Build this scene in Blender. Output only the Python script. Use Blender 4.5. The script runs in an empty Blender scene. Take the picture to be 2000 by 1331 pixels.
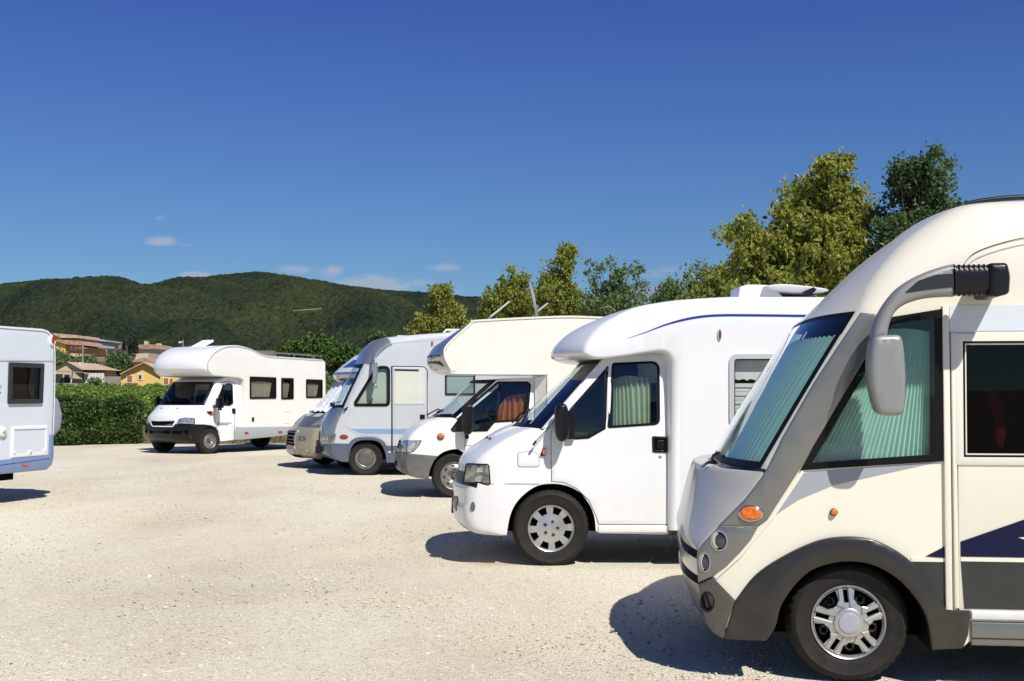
import bpy, bmesh, math, random
import numpy as np
from mathutils import Vector, Matrix
from mathutils.geometry import delaunay_2d_cdt
random.seed(7)
rng = np.random.default_rng(11)
SC = bpy.context.scene
COL = SC.collection
R = math.radians

# ------------------------------------------------------------------ camera
FPX, CX, CY, EYE = 2300.0, 1000.0, 665.5, 1.6
PITCH = math.atan((772 - CY) / FPX)
cam = bpy.data.cameras.new('camera')
cam.sensor_width = 36.0
cam.lens = FPX / 2000 * 36
cam.clip_start = 0.1
cam.clip_end = 9000
camo = bpy.data.objects.new('camera', cam)
COL.objects.link(camo)
camo.location = (0, 0, EYE)
camo.rotation_euler = (math.pi / 2 + PITCH, 0, 0)
SC.camera = camo

# ------------------------------------------------------------------ world, sun, exposure
SUN = Vector((0.42, -0.75, 1.0)).normalized()
EL = math.asin(SUN.z)
AZ = math.atan2(SUN.x, SUN.y)
world = bpy.data.worlds.new('World')
SC.world = world
world.use_nodes = True
wn, wl = world.node_tree.nodes, world.node_tree.links
wn.clear()
wo = wn.new('ShaderNodeOutputWorld')
wb = wn.new('ShaderNodeBackground')
sky = wn.new('ShaderNodeTexSky')
sky.sky_type = 'NISHITA'
sky.sun_disc = False
sky.sun_elevation = EL
sky.sun_rotation = AZ
sky.altitude = 1500
sky.air_density = 0.8
sky.dust_density = 0.0
sky.ozone_density = 3.0
wb.inputs['Strength'].default_value = 0.094
vmap = wn.new('ShaderNodeVectorMath'); vmap.operation = 'MULTIPLY_ADD'
tcs = wn.new('ShaderNodeTexCoord')
vmap.inputs[1].default_value = (1, 1, 1.0); vmap.inputs[2].default_value = (0, 0, .0)
vnorm = wn.new('ShaderNodeVectorMath'); vnorm.operation = 'NORMALIZE'
wl.new(tcs.outputs['Generated'], vmap.inputs[0]); wl.new(vmap.outputs[0], vnorm.inputs[0]); wl.new(vnorm.outputs[0], sky.inputs[0])
# a few small clouds low over the hills, mixed into the sky by direction
tc = wn.new('ShaderNodeTexCoord')
def wmath(op, a, b=None, c=None):
    n = wn.new('ShaderNodeMath'); n.operation = op
    for i, v in enumerate((a, b, c)):
        if v is None: continue
        if isinstance(v, (int, float)): n.inputs[i].default_value = v
        else: wl.new(v, n.inputs[i])
    return n.outputs[0]
sep = wn.new('ShaderNodeSeparateXYZ'); wl.new(tc.outputs['Generated'], sep.inputs[0])
az_ = wmath('DIVIDE', sep.outputs[0], wmath('MAXIMUM', sep.outputs[1], 0.05))
el_ = wmath('DIVIDE', sep.outputs[2], wmath('MAXIMUM', sep.outputs[1], 0.05))
fwd = wmath('GREATER_THAN', sep.outputs[1], 0.1)
noi = wn.new('ShaderNodeTexNoise'); noi.inputs['Scale'].default_value = 38; noi.inputs['Detail'].default_value = 7; noi.inputs['Roughness'].default_value = .62
mp = wn.new('ShaderNodeMapping'); mp.inputs['Scale'].default_value = (1, 1, 2.4)
wl.new(tc.outputs['Generated'], mp.inputs[0]); wl.new(mp.outputs[0], noi.inputs[0])
total = None
# (px, py, half width, half height, strength) of each cloud, as directions
CLOUDS = [(311, 470, 40, 13, .62), (309, 424, 16, 8, .35), (365, 475, 26, 8, .3), (378, 540, 40, 12, .95), (473, 511, 22, 8, .25),
          (640, 530, 42, 18, .75), (575, 527, 55, 12, .42), (740, 555, 120, 24, .62), (865, 522, 45, 11, .45), (850, 570, 60, 16, .5),
          (1300, 530, 150, 18, .3)]
for (px, py, hw, hh, st) in CLOUDS:
    a0 = (px - CX) / FPX; e0 = (772 - py) / FPX
    da = wmath('MULTIPLY', wmath('SUBTRACT', az_, a0), FPX / hw)
    de = wmath('MULTIPLY', wmath('SUBTRACT', el_, e0), FPX / hh)
    g = wmath('SUBTRACT', 1.0, wmath('ADD', wmath('MULTIPLY', da, da), wmath('MULTIPLY', de, de)))
    g = wmath('MULTIPLY', wmath('MAXIMUM', g, 0.0), st)
    total = g if total is None else wmath('MAXIMUM', total, g)
cm = wmath('MULTIPLY', wmath('SUBTRACT', wmath('ADD', total, wmath('MULTIPLY', noi.outputs['Fac'], 2.6)), 1.38), 1.5)
cm = wmath('MULTIPLY', wmath('MINIMUM', wmath('MAXIMUM', cm, 0.0), 0.62), wmath('MULTIPLY', fwd, wmath('GREATER_THAN', total, 0.001)))
cm = wmath('MULTIPLY', cm, wmath('MINIMUM', wmath('MULTIPLY', total, 1.9), 1.0))
tint = wn.new('ShaderNodeMix'); tint.data_type = 'RGBA'; tint.blend_type = 'MULTIPLY'
tint.inputs[0].default_value = 1.0
# the sky's own hue: deeper blue overhead, greyer blue low down, all round
tr_ = wn.new('ShaderNodeValToRGB'); te = tr_.color_ramp.elements
TS = [(.08, (.54, .68, .72)), (.165, (.53, .715, .90)), (.25, (.50, .67, 1.04)), (.33, (.45, .59, 1.10))]
while len(te) < 4: te.new(.5)
for e_, (p_, c_) in zip(te, TS): e_.position = p_; e_.color = tuple(x * .9 for x in c_) + (1,)
nz = wn.new('ShaderNodeVectorMath'); nz.operation = 'NORMALIZE'; wl.new(tc.outputs['Generated'], nz.inputs[0])
sz = wn.new('ShaderNodeSeparateXYZ'); wl.new(nz.outputs[0], sz.inputs[0]); wl.new(sz.outputs[2], tr_.inputs[0])
wl.new(sky.outputs[0], tint.inputs[6]); wl.new(tr_.outputs[0], tint.inputs[7])
cmix = wn.new('ShaderNodeMix'); cmix.data_type = 'RGBA'
wl.new(cm, cmix.inputs[0]); wl.new(tint.outputs[2], cmix.inputs[6]); cmix.inputs[7].default_value = (3.9, 4.2, 5.0, 1)
wl.new(cmix.outputs[2], wb.inputs['Color'])
wl.new(wb.outputs[0], wo.inputs[0])
sl = bpy.data.lights.new('sun', 'SUN')
sl.energy = 4.6
sl.angle = R(0.53)
sl.color = (1.0, 0.955, 0.88)
so = bpy.data.objects.new('sun', sl)
COL.objects.link(so)
so.rotation_euler = SUN.to_track_quat('Z', 'Y').to_euler()
so.location = (8, -10, 20)
SC.view_settings.view_transform = 'Standard'
SC.view_settings.look = 'None'
SC.view_settings.gamma = 1
SC.view_settings.use_curve_mapping = False
SC.view_settings.exposure = 0.24
SC.render.engine = 'CYCLES'
SC.cycles.max_bounces = 10
SC.cycles.transparent_max_bounces = 16
SC.cycles.caustics_reflective = False
SC.cycles.caustics_refractive = False

# ------------------------------------------------------------------ materials
def newmat(name):
    m = bpy.data.materials.new(name); m.use_nodes = True
    m.node_tree.nodes.clear()
    return m, m.node_tree.nodes, m.node_tree.links
def paint(name, col, rough=.4, metal=0.0, coat=0.0, var=.04, vscale=1.5, bump=0.0, bscale=3.0, inner=None, dirt=0.0, emit=None, spec=.5):
    """body colour with faint uneven grain, optional wavy relief, dust near the ground, and a dull lining on the back"""
    m, n, l = newmat(name)
    o = n.new('ShaderNodeOutputMaterial'); b = n.new('ShaderNodeBsdfPrincipled')
    t = n.new('ShaderNodeTexCoord'); z = n.new('ShaderNodeTexNoise')
    z.inputs['Scale'].default_value = vscale; z.inputs['Detail'].default_value = 6; z.inputs['Roughness'].default_value = .6
    l.new(t.outputs['Object'], z.inputs[0])
    r = n.new('ShaderNodeValToRGB')
    r.color_ramp.elements[0].position = .3; r.color_ramp.elements[1].position = .7
    r.color_ramp.elements[0].color = tuple(c * (1 - var * 1.6) for c in col) + (1,)
    r.color_ramp.elements[1].color = tuple(min(1, c * (1 + var * .4)) for c in col) + (1,)
    l.new(z.outputs[0], r.inputs[0])
    colout = r.outputs[0]
    if dirt:
        s = n.new('ShaderNodeSeparateXYZ'); l.new(t.outputs['Object'], s.inputs[0])
        mr = n.new('ShaderNodeMapRange'); mr.inputs[1].default_value = 1.0; mr.inputs[2].default_value = .2
        mr.inputs[3].default_value = 0.0; mr.inputs[4].default_value = dirt
        l.new(s.outputs[2], mr.inputs[0])
        z2 = n.new('ShaderNodeTexNoise'); z2.inputs['Scale'].default_value = 9; z2.inputs['Detail'].default_value = 8
        l.new(t.outputs['Object'], z2.inputs[0])
        mu = n.new('ShaderNodeMath'); mu.operation = 'MULTIPLY'; l.new(mr.outputs[0], mu.inputs[0]); l.new(z2.outputs[0], mu.inputs[1])
        mx = n.new('ShaderNodeMix'); mx.data_type = 'RGBA'; l.new(mu.outputs[0], mx.inputs[0]); l.new(colout, mx.inputs[6])
        mx.inputs[7].default_value = (.42, .37, .29, 1); colout = mx.outputs[2]
    l.new(colout, b.inputs['Base Color'])
    b.inputs['Roughness'].default_value = rough; b.inputs['Metallic'].default_value = metal
    b.inputs['Specular IOR Level'].default_value = spec
    b.inputs['Coat Weight'].default_value = coat; b.inputs['Coat Roughness'].default_value = .06
    if bump:
        z3 = n.new('ShaderNodeTexNoise'); z3.inputs['Scale'].default_value = bscale; z3.inputs['Detail'].default_value = 4
        l.new(t.outputs['Object'], z3.inputs[0])
        bp = n.new('ShaderNodeBump'); bp.inputs['Strength'].default_value = 1; bp.inputs['Distance'].default_value = bump
        l.new(z3.outputs[0], bp.inputs['Height']); l.new(bp.outputs[0], b.inputs['Normal'])
        l.new(bp.outputs[0], b.inputs['Coat Normal'])
    if emit:
        b.inputs['Emission Color'].default_value = emit + (1,); b.inputs['Emission Strength'].default_value = 1
    if inner is not None:
        d = n.new('ShaderNodeBsdfDiffuse'); d.inputs[0].default_value = tuple(inner) + (1,)
        g = n.new('ShaderNodeNewGeometry'); ms = n.new('ShaderNodeMixShader')
        l.new(g.outputs['Backfacing'], ms.inputs[0]); l.new(b.outputs[0], ms.inputs[1]); l.new(d.outputs[0], ms.inputs[2])
        l.new(ms.outputs[0], o.inputs[0])
    else:
        l.new(b.outputs[0], o.inputs[0])
    return m
def glass(name, tint=(.6, .72, .68), refl=1.0, base=0.0, ior=1.5):
    """tinted pane: mostly seen through, mirror-like at grazing angles"""
    m, n, l = newmat(name)
    o = n.new('ShaderNodeOutputMaterial'); tr = n.new('ShaderNodeBsdfTransparent'); gl = n.new('ShaderNodeBsdfGlossy')
    tr.inputs[0].default_value = tuple(tint) + (1,); gl.inputs['Roughness'].default_value = .015
    gl.inputs[0].default_value = (.95, .97, 1, 1)
    f = n.new('ShaderNodeFresnel')
    gg = n.new('ShaderNodeNewGeometry'); io = n.new('ShaderNodeMapRange'); io.inputs[3].default_value = ior; io.inputs[4].default_value = 1 / ior
    l.new(gg.outputs['Backfacing'], io.inputs[0]); l.new(io.outputs[0], f.inputs[0])
    t = n.new('ShaderNodeTexCoord'); z = n.new('ShaderNodeTexNoise'); z.inputs['Scale'].default_value = 2.2; z.inputs['Detail'].default_value = 1
    l.new(t.outputs['Object'], z.inputs[0]); bp = n.new('ShaderNodeBump'); bp.inputs['Distance'].default_value = .004; bp.inputs['Strength'].default_value = .6
    l.new(z.outputs[0], bp.inputs['Height']); l.new(bp.outputs[0], gl.inputs['Normal'])
    ma = n.new('ShaderNodeMath'); ma.operation = 'MULTIPLY_ADD'; ma.inputs[1].default_value = refl; ma.inputs[2].default_value = base; ma.use_clamp = True
    l.new(f.outputs[0], ma.inputs[0])
    ms = n.new('ShaderNodeMixShader'); l.new(ma.outputs[0], ms.inputs[0]); l.new(tr.outputs[0], ms.inputs[1]); l.new(gl.outputs[0], ms.inputs[2])
    l.new(ms.outputs[0], o.inputs[0])
    return m
M = {}
INN = (.035, .035, .038)
M['white'] = paint('white_paint', (.80, .81, .81), .32, coat=.5, var=.02, inner=INN, bump=.0006, bscale=1.6, dirt=.35)
M['white_flat'] = paint('white_panel', (.75, .745, .70), .38, coat=.2, var=.025, inner=INN, bump=.0012, bscale=1.1, dirt=.2)
M['cream'] = paint('cream_gelcoat', (.78, .75, .62), .34, coat=.4, var=.02, inner=INN, bump=.0008, bscale=1.3, dirt=.15)
M['ivory'] = paint('ivory_panel', (.76, .745, .655), .42, coat=.15, var=.025, inner=INN, bump=.001, bscale=1.2)
M['coolwhite'] = paint('cool_white_panel', (.64, .69, .74), .36, coat=.3, var=.02, inner=INN, bump=.0008, bscale=1.4)
M['silverwhite'] = paint('silver_white_panel', (.52, .55, .565), .34, coat=.35, var=.03, inner=INN, bump=.0008, bscale=1.4, dirt=.2)
M['taupe'] = paint('taupe_metallic', (.60, .575, .50), .32, metal=.2, coat=.5, var=.03, inner=INN)
M['pillar'] = paint('grey_metallic', (.22, .22, .205), .30, metal=.5, coat=.35, var=.03, inner=INN)
M['greyband'] = paint('grey_vinyl', (.33, .355, .375), .4, var=.03)
M['darkgrey'] = paint('dark_grey_panel', (.030, .033, .031), .35, spec=.3, coat=.1, var=.05, dirt=.08)
M['flare'] = paint('charcoal_plastic', (.024, .0215, .0185), .3, spec=.3, coat=.35, var=.08, inner=(.01, .01, .01), dirt=.06)
M['slate'] = paint('slate_blue_plastic', (.10, .125, .18), .35, metal=.3, coat=.3, var=.05, inner=INN, dirt=.2)
M['silver'] = paint('silver_metallic', (.46, .47, .48), .26, metal=.75, coat=.4, var=.03, inner=INN)
M['mirrorgrey'] = paint('mirror_grey', (.30, .30, .29), .42, metal=.4, coat=.25, var=.03)
M['bumperdark'] = paint('dark_bronze_bumper', (.10, .092, .075), .35, metal=.3, coat=.2, var=.05, inner=INN)
M['champagne'] = paint('champagne_metallic', (.40, .36, .26), .34, metal=.3, coat=.5, var=.04, inner=INN)
M['hoodgrey'] = paint('grey_green_metallic', (.16, .17, .135), .3, metal=.4, coat=.5, var=.04, inner=INN)
M['lightgrey'] = paint('light_grey_trim', (.48, .49, .5), .4, var=.04)
M['bumpergrey'] = paint('grey_bumper_plastic', (.09, .095, .095), .5, var=.1, inner=INN, dirt=.45)
M['black'] = paint('black_plastic', (.008, .008, .009), .32, var=.1, spec=.35, inner=(.008, .008, .008))
M['matte'] = paint('matte_black', (.004, .004, .004), .9, var=.1, spec=.05)
M['rubber'] = paint('tyre_rubber', (.012, .0115, .011), .7, var=.3, spec=.2, vscale=14, dirt=.06, bump=.0006, bscale=45)
M['gasket'] = paint('black_rubber', (.006, .006, .006), .45, var=.1, spec=.18)
M['chrome'] = paint('chrome', (.75, .75, .75), .12, metal=1.0, var=.03)
M['steel'] = paint('silver_wheel_trim', (.50, .50, .49), .34, metal=.7, var=.06, vscale=8, coat=.2, dirt=.1)
M['steel2'] = paint('worn_steel', (.34, .33, .31), .42, metal=.7, var=.25, vscale=16)
M['darkrim'] = paint('dark_rim', (.05, .045, .04), .5, var=.2, vscale=10, dirt=.3)
M['amber'] = paint('amber_lens', (.85, .17, .01), .12, coat=.8, var=.35, vscale=40)
M['redlens'] = paint('red_lens', (.42, .02, .012), .15, coat=.8, var=.25, vscale=40)
M['lens'] = paint('milky_lens', (.36, .37, .31), .14, metal=.4, coat=.9, var=.55, vscale=11)
M['brightlens'] = paint('bright_lens', (.62, .66, .7), .12, metal=.6, coat=.9, var=.5, vscale=22)
M['darklamp'] = paint('dark_lamp', (.06, .07, .1), .1, metal=.5, coat=1.0, var=.3, vscale=9)
M['navy'] = paint('navy_vinyl', (.006, .007, .038), .4, spec=.25)
M['blue'] = paint('blue_vinyl', (.02, .035, .30), .35, coat=.3)
M['paleblue'] = paint('pale_blue_vinyl', (.22, .34, .58), .4, var=.05)
M['caravanblue'] = paint('blue_grey_trim', (.17, .25, .46), .35, coat=.3, var=.08, inner=INN, dirt=.2)
M['gap'] = paint('shut_line', (.01, .01, .01), .9)
M['glass_green'] = glass('green_tinted_glass', (.86, .97, .94), .8, .02)
M['glass_side'] = glass('clear_side_glass', (.74, .82, .80), .9, .02)
M['glass_screen'] = glass('windscreen_glass', (.84, .92, .92), .8, .03)
M['glass_teal'] = glass('teal_windscreen_glass', (.70, .84, .82), 1.1, .03)
M['glass_clear'] = glass('clear_windscreen_glass', (.86, .90, .88), .4, .01)
M['glass_dark'] = glass('smoked_acrylic', (.24, .24, .23), .35, .005)
M['mirror'] = paint('reflective_blind', (.80, .81, .82), .2, metal=.25, coat=.4, var=.1, bump=.006, bscale=9)
M['cur_green'] = paint('pale_green_pleated_blind', (.60, .80, .72), .85, var=.05)
M['cur_sage'] = paint('sage_curtain', (.48, .54, .38), .9, var=.08)
M['cur_orange'] = paint('rust_orange_curtain', (.48, .16, .055), .9, var=.1)
M['cur_beige'] = paint('beige_net_curtain', (.38, .31, .25), .9, var=.15, vscale=6)
M['cur_blind'] = paint('cream_blind', (.62, .64, .54), .9, var=.05)
M['seat'] = paint('dark_seat_fabric', (.03, .033, .045), .9, var=.2)
M['cover_silver'] = paint('silver_insulating_cover', (.80, .82, .86), .42, metal=.0, var=.08, vscale=7, bump=.02, bscale=6)
M['cover_grey'] = paint('grey_fabric_cover', (.34, .34, .42), .8, var=.12, bump=.012, bscale=5)
def cloth(name, col, tr=.5, var=.06):
    m, n, l = newmat(name)
    o = n.new('ShaderNodeOutputMaterial'); d = n.new('ShaderNodeBsdfDiffuse'); t = n.new('ShaderNodeBsdfTranslucent'); ms = n.new('ShaderNodeMixShader')
    z = n.new('ShaderNodeTexNoise'); z.inputs['Scale'].default_value = 9; tcx = n.new('ShaderNodeTexCoord'); l.new(tcx.outputs['Object'], z.inputs[0])
    r = n.new('ShaderNodeValToRGB'); r.color_ramp.elements[0].color = tuple(c * (1 - var) for c in col) + (1,); r.color_ramp.elements[1].color = tuple(min(1, c * (1 + var)) for c in col) + (1,)
    l.new(z.outputs[0], r.inputs[0]); l.new(r.outputs[0], d.inputs[0]); l.new(r.outputs[0], t.inputs[0]); ms.inputs[0].default_value = tr
    l.new(d.outputs[0], ms.inputs[1]); l.new(t.outputs[0], ms.inputs[2]); l.new(ms.outputs[0], o.inputs[0])
    return m
M['cur_green'] = cloth('pale_green_pleated_blind', (.62, .84, .76), .35)
M['cur_sage'] = cloth('sage_curtain', (.62, .68, .50), .3)
M['trim_white'] = paint('white_trim', (.78, .79, .79), .4, var=.02)
M['trim_ivory'] = paint('ivory_trim', (.80, .785, .69), .42, var=.02)
M['pink'] = paint('pink_cloth', (.45, .03, .08), .8)

# ------------------------------------------------------------------ object helpers
def link(name, me, parent=None, mats=None):
    o = bpy.data.objects.new(name, me)
    COL.objects.link(o)
    if parent is not None: o.parent = parent
    if mats:
        for mm in mats: me.materials.append(mm)
    return o
def tag(o, label, cat=None, group=None, kind=None):
    if label: o['label'] = label
    if cat: o['category'] = cat
    if group: o['group'] = group
    if kind: o['kind'] = kind
    return o
def empty(name, loc, rz=0.0):
    o = bpy.data.objects.new(name, None); COL.objects.link(o)
    o.location = loc; o.rotation_euler = (0, 0, rz); o.empty_display_size = .3
    return o
def mesh(name, verts, faces, mat, parent=None, smooth=None, fm=None, fix=True, recalc=True):
    me = bpy.data.meshes.new(name)
    me.from_pydata([tuple(v) for v in verts], [], faces)
    mats = mat if isinstance(mat, (list, tuple)) else [mat]
    if fix:
        bm = bmesh.new(); bm.from_mesh(me)
        if fm:
            bm.faces.ensure_lookup_table()
            for i, f in enumerate(bm.faces): f.material_index = fm[i]
        bmesh.ops.remove_doubles(bm, verts=bm.verts, dist=1e-4)
        if recalc: bmesh.ops.recalc_face_normals(bm, faces=bm.faces)
        bm.to_mesh(me); bm.free()
    elif fm:
        me.polygons.foreach_set('material_index', fm)
    if smooth is not None:
        me.polygons.foreach_set('use_smooth', [True] * len(me.polygons))
        me.set_sharp_from_angle(angle=R(smooth))
    me.update()
    return link(name, me, parent, mats)
def ray(px, py):
    d = Vector(((px - CX) / FPX, 1.0, -(py - CY) / FPX))
    c, s = math.cos(PITCH), math.sin(PITCH)
    return Vector((d.x, d.y * c - d.z * s, d.y * s + d.z * c))
def ground(px, py, z=0.0):
    d = ray(px, py); t = (z - EYE) / d.z
    return Vector((d.x * t, d.y * t, z))
def at(px, py, y):
    d = ray(px, py); t = y / d.y
    return Vector((d.x * t, y, EYE + d.z * t))
def fillet(poly, r, n=4):
    """round the corners of a 2-D polygon; r is one radius or one per corner"""
    out = []; N = len(poly)
    for i in range(N):
        p = Vector(poly[i]); a = Vector(poly[i - 1]); b = Vector(poly[(i + 1) % N])
        rr = r[i] if isinstance(r, (list, tuple)) else r
        if rr <= 0: out.append((p.x, p.y)); continue
        da, db = (a - p), (b - p)
        k = min(rr, da.length * .45, db.length * .45)
        p0 = p + da.normalized() * k; p1 = p + db.normalized() * k
        for j in range(n + 1):
            t = j / n
            q = p0 * (1 - t) ** 2 + p * 2 * t * (1 - t) + p1 * t ** 2
            out.append((q.x, q.y))
    return out
def area(poly):
    return .5 * sum(poly[i - 1][0] * poly[i][1] - poly[i][0] * poly[i - 1][1] for i in range(len(poly)))
def offset(poly, d):
    """grow (d > 0) or shrink a polygon"""
    if area(poly) < 0: poly = poly[::-1]
    out = []; N = len(poly)
    for i in range(N):
        p = Vector(poly[i]); a = Vector(poly[i - 1]); b = Vector(poly[(i + 1) % N])
        e1, e2 = (p - a), (b - p)
        if e1.length < 1e-7 or e2.length < 1e-7: out.append((p.x, p.y)); continue
        e1.normalize(); e2.normalize()
        n1, n2 = Vector((e1.y, -e1.x)), Vector((e2.y, -e2.x))
        m_ = n1 + n2
        if m_.length < .2: m_ = n1
        m_.normalize()
        q = p + m_ * d / max(.5, m_.dot(n1))
        out.append((q.x, q.y))
    return out
def curve(pts, n=6, closed=False):
    """Catmull-Rom through points of any dimension"""
    P_ = [np.array(p, float) for p in pts]; out = []; N = len(P_)
    for i in range(N if closed else N - 1):
        if closed: a, b, c, d = P_[i - 1], P_[i], P_[(i + 1) % N], P_[(i + 2) % N]
        else: a, b, c, d = P_[max(i - 1, 0)], P_[i], P_[i + 1], P_[min(i + 2, N - 1)]
        for j in range(n):
            t = j / n
            out.append(tuple(.5 * ((2 * b) + (-a + c) * t + (2 * a - 5 * b + 4 * c - d) * t * t + (-a + 3 * b - 3 * c + d) * t ** 3)))
    if not closed: out.append(tuple(P_[-1]))
    return out
def ellipse(cx, cy, rx, ry, n=20, rot=0):
    c, s = math.cos(rot), math.sin(rot)
    return [(cx + rx * math.cos(t) * c - ry * math.sin(t) * s, cy + rx * math.cos(t) * s + ry * math.sin(t) * c)
            for t in [2 * math.pi * i / n for i in range(n)]]
def cdt(outer, holes=(), grid=0.0):
    pts = []; edges = []
    for loop in [outer] + list(holes):
        k = len(pts)
        loop = [p for i, p in enumerate(loop) if math.hypot(p[0] - loop[i - 1][0], p[1] - loop[i - 1][1]) > 2e-4]
        m_ = len(loop)
        pts += [Vector(p) for p in loop]
        edges += [(k + i, k + (i + 1) % m_) for i in range(m_)]
    if grid:
        xs = [p[0] for p in outer]; ys = [p[1] for p in outer]
        x = min(xs) + grid * .5
        while x < max(xs):
            y = min(ys) + grid * .5
            while y < max(ys):
                pts.append(Vector((x, y))); y += grid
            x += grid
    v, e, f, _, _, _ = delaunay_2d_cdt(pts, edges, [], 0, 1e-6)
    out = []
    for fa in f:
        cx = sum(v[i].x for i in fa) / len(fa); cy = sum(v[i].y for i in fa) / len(fa)
        if inside(outer, cx, cy) and not any(inside(h, cx, cy) for h in holes): out.append(fa)
    return [(p.x, p.y) for p in v], out
def inside(poly, x, y):
    c = False; j = len(poly) - 1
    for i in range(len(poly)):
        xi, yi = poly[i]; xj, yj = poly[j]
        if (yi > y) != (yj > y) and x < (xj - xi) * (y - yi) / (yj - yi) + xi: c = not c
        j = i
    return c
def solid(name, mat, outer, chart, front, depth, parent, holes=(), grid=0.0, smooth=35, back=False, bev=0.0):
    """a plate on a curved surface: chart(a, b, out) -> point; its face stands 'front' proud, its rim goes 'depth' deep"""
    if area(outer) < 0: outer = outer[::-1]
    holes = [h[::-1] if area(h) > 0 else h for h in holes]
    vs2, fs = cdt(outer if not bev else offset(outer, -bev), holes, grid)
    fs = [f if area([vs2[i] for i in f]) > 0 else f[::-1] for f in fs]
    V = [chart(a, b, front) for a, b in vs2]; F = [tuple(f) for f in fs]
    if back:
        k = len(V); V += [chart(a, b, front - depth) for a, b in vs2]; F += [tuple(k + i for i in f[::-1]) for f in fs]
    if bev:
        i0 = offset(outer, -bev); n = len(outer); k = len(V)
        V += [chart(a, b, front) for a, b in i0] + [chart(a, b, front - bev * .35) for a, b in offset(outer, -bev * .35)] + [chart(a, b, front - bev) for a, b in outer]
        for q in range(2):
            for i in range(n):
                j = (i + 1) % n; F.append((k + q * n + i, k + (q + 1) * n + i, k + (q + 1) * n + j, k + q * n + j))
    for loop in [outer] + list(holes):
        n = len(loop); k = len(V)
        V += [chart(a, b, front - (bev if loop is outer else 0)) for a, b in loop] + [chart(a, b, front - depth) for a, b in loop]
        for i in range(n):
            j = (i + 1) % n; F.append((k + i, k + n + i, k + n + j, k + j))
    a, b = vs2[fs[0][0]]
    d = Vector(chart(a, b, front + .01)) - Vector(chart(a, b, front))
    p = [Vector(V[i]) for i in fs[0]]
    if (p[1] - p[0]).cross(p[2] - p[0]).dot(d) < 0: F = [f[::-1] for f in F]
    return mesh(name, V, F, mat, parent, smooth, recalc=False)
def lathe_pts(profile, n=40):
    """profile of (radius, axial); axis along local y"""
    V = []; F = []; m_ = len(profile)
    for i in range(n):
        a = 2 * math.pi * i / n; c, s = math.cos(a), math.sin(a)
        for r_, y in profile: V.append((r_ * c, y, r_ * s))
    for i in range(n):
        j = (i + 1) % n
        for k in range(m_ - 1): F.append((i * m_ + k, j * m_ + k, j * m_ + k + 1, i * m_ + k + 1))
    return V, F
def tube(name, pts, r, mat, parent, n=8, caps=True, flat=1.0):
    """round bar through points; r is a number or one per point"""
    P_ = [Vector(p) for p in pts]; V = []; F = []
    up = Vector((0, 0, 1)); prev = None
    for i, p in enumerate(P_):
        t = (P_[min(i + 1, len(P_) - 1)] - P_[max(i - 1, 0)]).normalized()
        if prev is None:
            x = t.cross(up if abs(t.z) < .9 else Vector((0, 1, 0))).normalized()
        else: x = (prev - t * prev.dot(t)).normalized()
        prev = x; y = t.cross(x)
        rr = r[i] if isinstance(r, (list, tuple)) else r
        for k in range(n):
            a = 2 * math.pi * k / n
            V.append(p + x * math.cos(a) * rr + y * math.sin(a) * rr * flat)
    for i in range(len(P_) - 1):
        for k in range(n):
            j = (k + 1) % n; F.append((i * n + k, i * n + j, (i + 1) * n + j, (i + 1) * n + k))
    if caps: F += [tuple(range(n))[::-1], tuple(range((len(P_) - 1) * n, len(P_) * n))]
    return mesh(name, V, F, mat, parent, 50)
def box(name, lo, hi, mat, parent, bev=0.0):
    bm = bmesh.new(); bmesh.ops.create_cube(bm, size=1)
    for v in bm.verts:
        v.co = Vector([lo[i] if v.co[i] < 0 else hi[i] for i in range(3)])
    if bev: bmesh.ops.bevel(bm, geom=bm.edges[:], offset=bev, segments=2, affect='EDGES')
    me = bpy.data.meshes.new(name); bm.to_mesh(me); bm.free()
    if bev:
        me.polygons.foreach_set('use_smooth', [True] * len(me.polygons)); me.set_sharp_from_angle(angle=R(40))
    return link(name, me, parent, [mat])

# ------------------------------------------------------------------ vehicles
class Veh:
    """local axes: x rearwards along the near side, y into the body, z up"""
    def __init__(s, name, label, cat, group, px, py, yaw, W, S=None, y0=0.0):
        o = ground(px, py); s.yaw = R(yaw); s.W = W
        s.o = o; s.S = S or (lambda u, z: 0.0)
        s.root = empty(name, o, s.yaw); tag(s.root, label, cat, group)
        c, n = math.cos(s.yaw), math.sin(s.yaw)
        e = Vector((0, 0, EYE)) - o
        s.e = Vector((e.x * c + e.y * n, -e.x * n + e.y * c, e.z)); s.c, s.n = c, n
    def dir(s, px, py):
        d = ray(px, py); return Vector((d.x * s.c + d.y * s.n, -d.x * s.n + d.y * s.c, d.z))
    def P(s, px, py, off=0.0, v=None):
        """pixel -> (x, z) on the near side surface, or on the plane y = v"""
        d = s.dir(px, py); vv = off if v is None else v
        for _ in range(5):
            t = (vv - s.e.y) / d.y; u, z = s.e.x + d.x * t, s.e.z + d.z * t
            if v is not None: break
            vv = s.S(u, z) + off
        return (u, z)
    def Q(s, px, py, u):
        """pixel -> (y, z) on the plane x = u"""
        d = s.dir(px, py); t = (u - s.e.x) / d.x
        return (s.e.y + d.y * t, s.e.z + d.z * t)
    def poly(s, pts, r=0.0, off=0.0):
        q = [s.P(x, y, off) for x, y in pts]
        return fillet(q, r) if r else q
    def side(s, u, z, out):
        return (u, s.S(u, z) - out, z)
    def far(s, u, z, out):
        return (u, s.W - s.S(u, z) + out, z)
def qf(w, p=2.4): return 1 - abs(2 * w - 1) ** p
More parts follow.
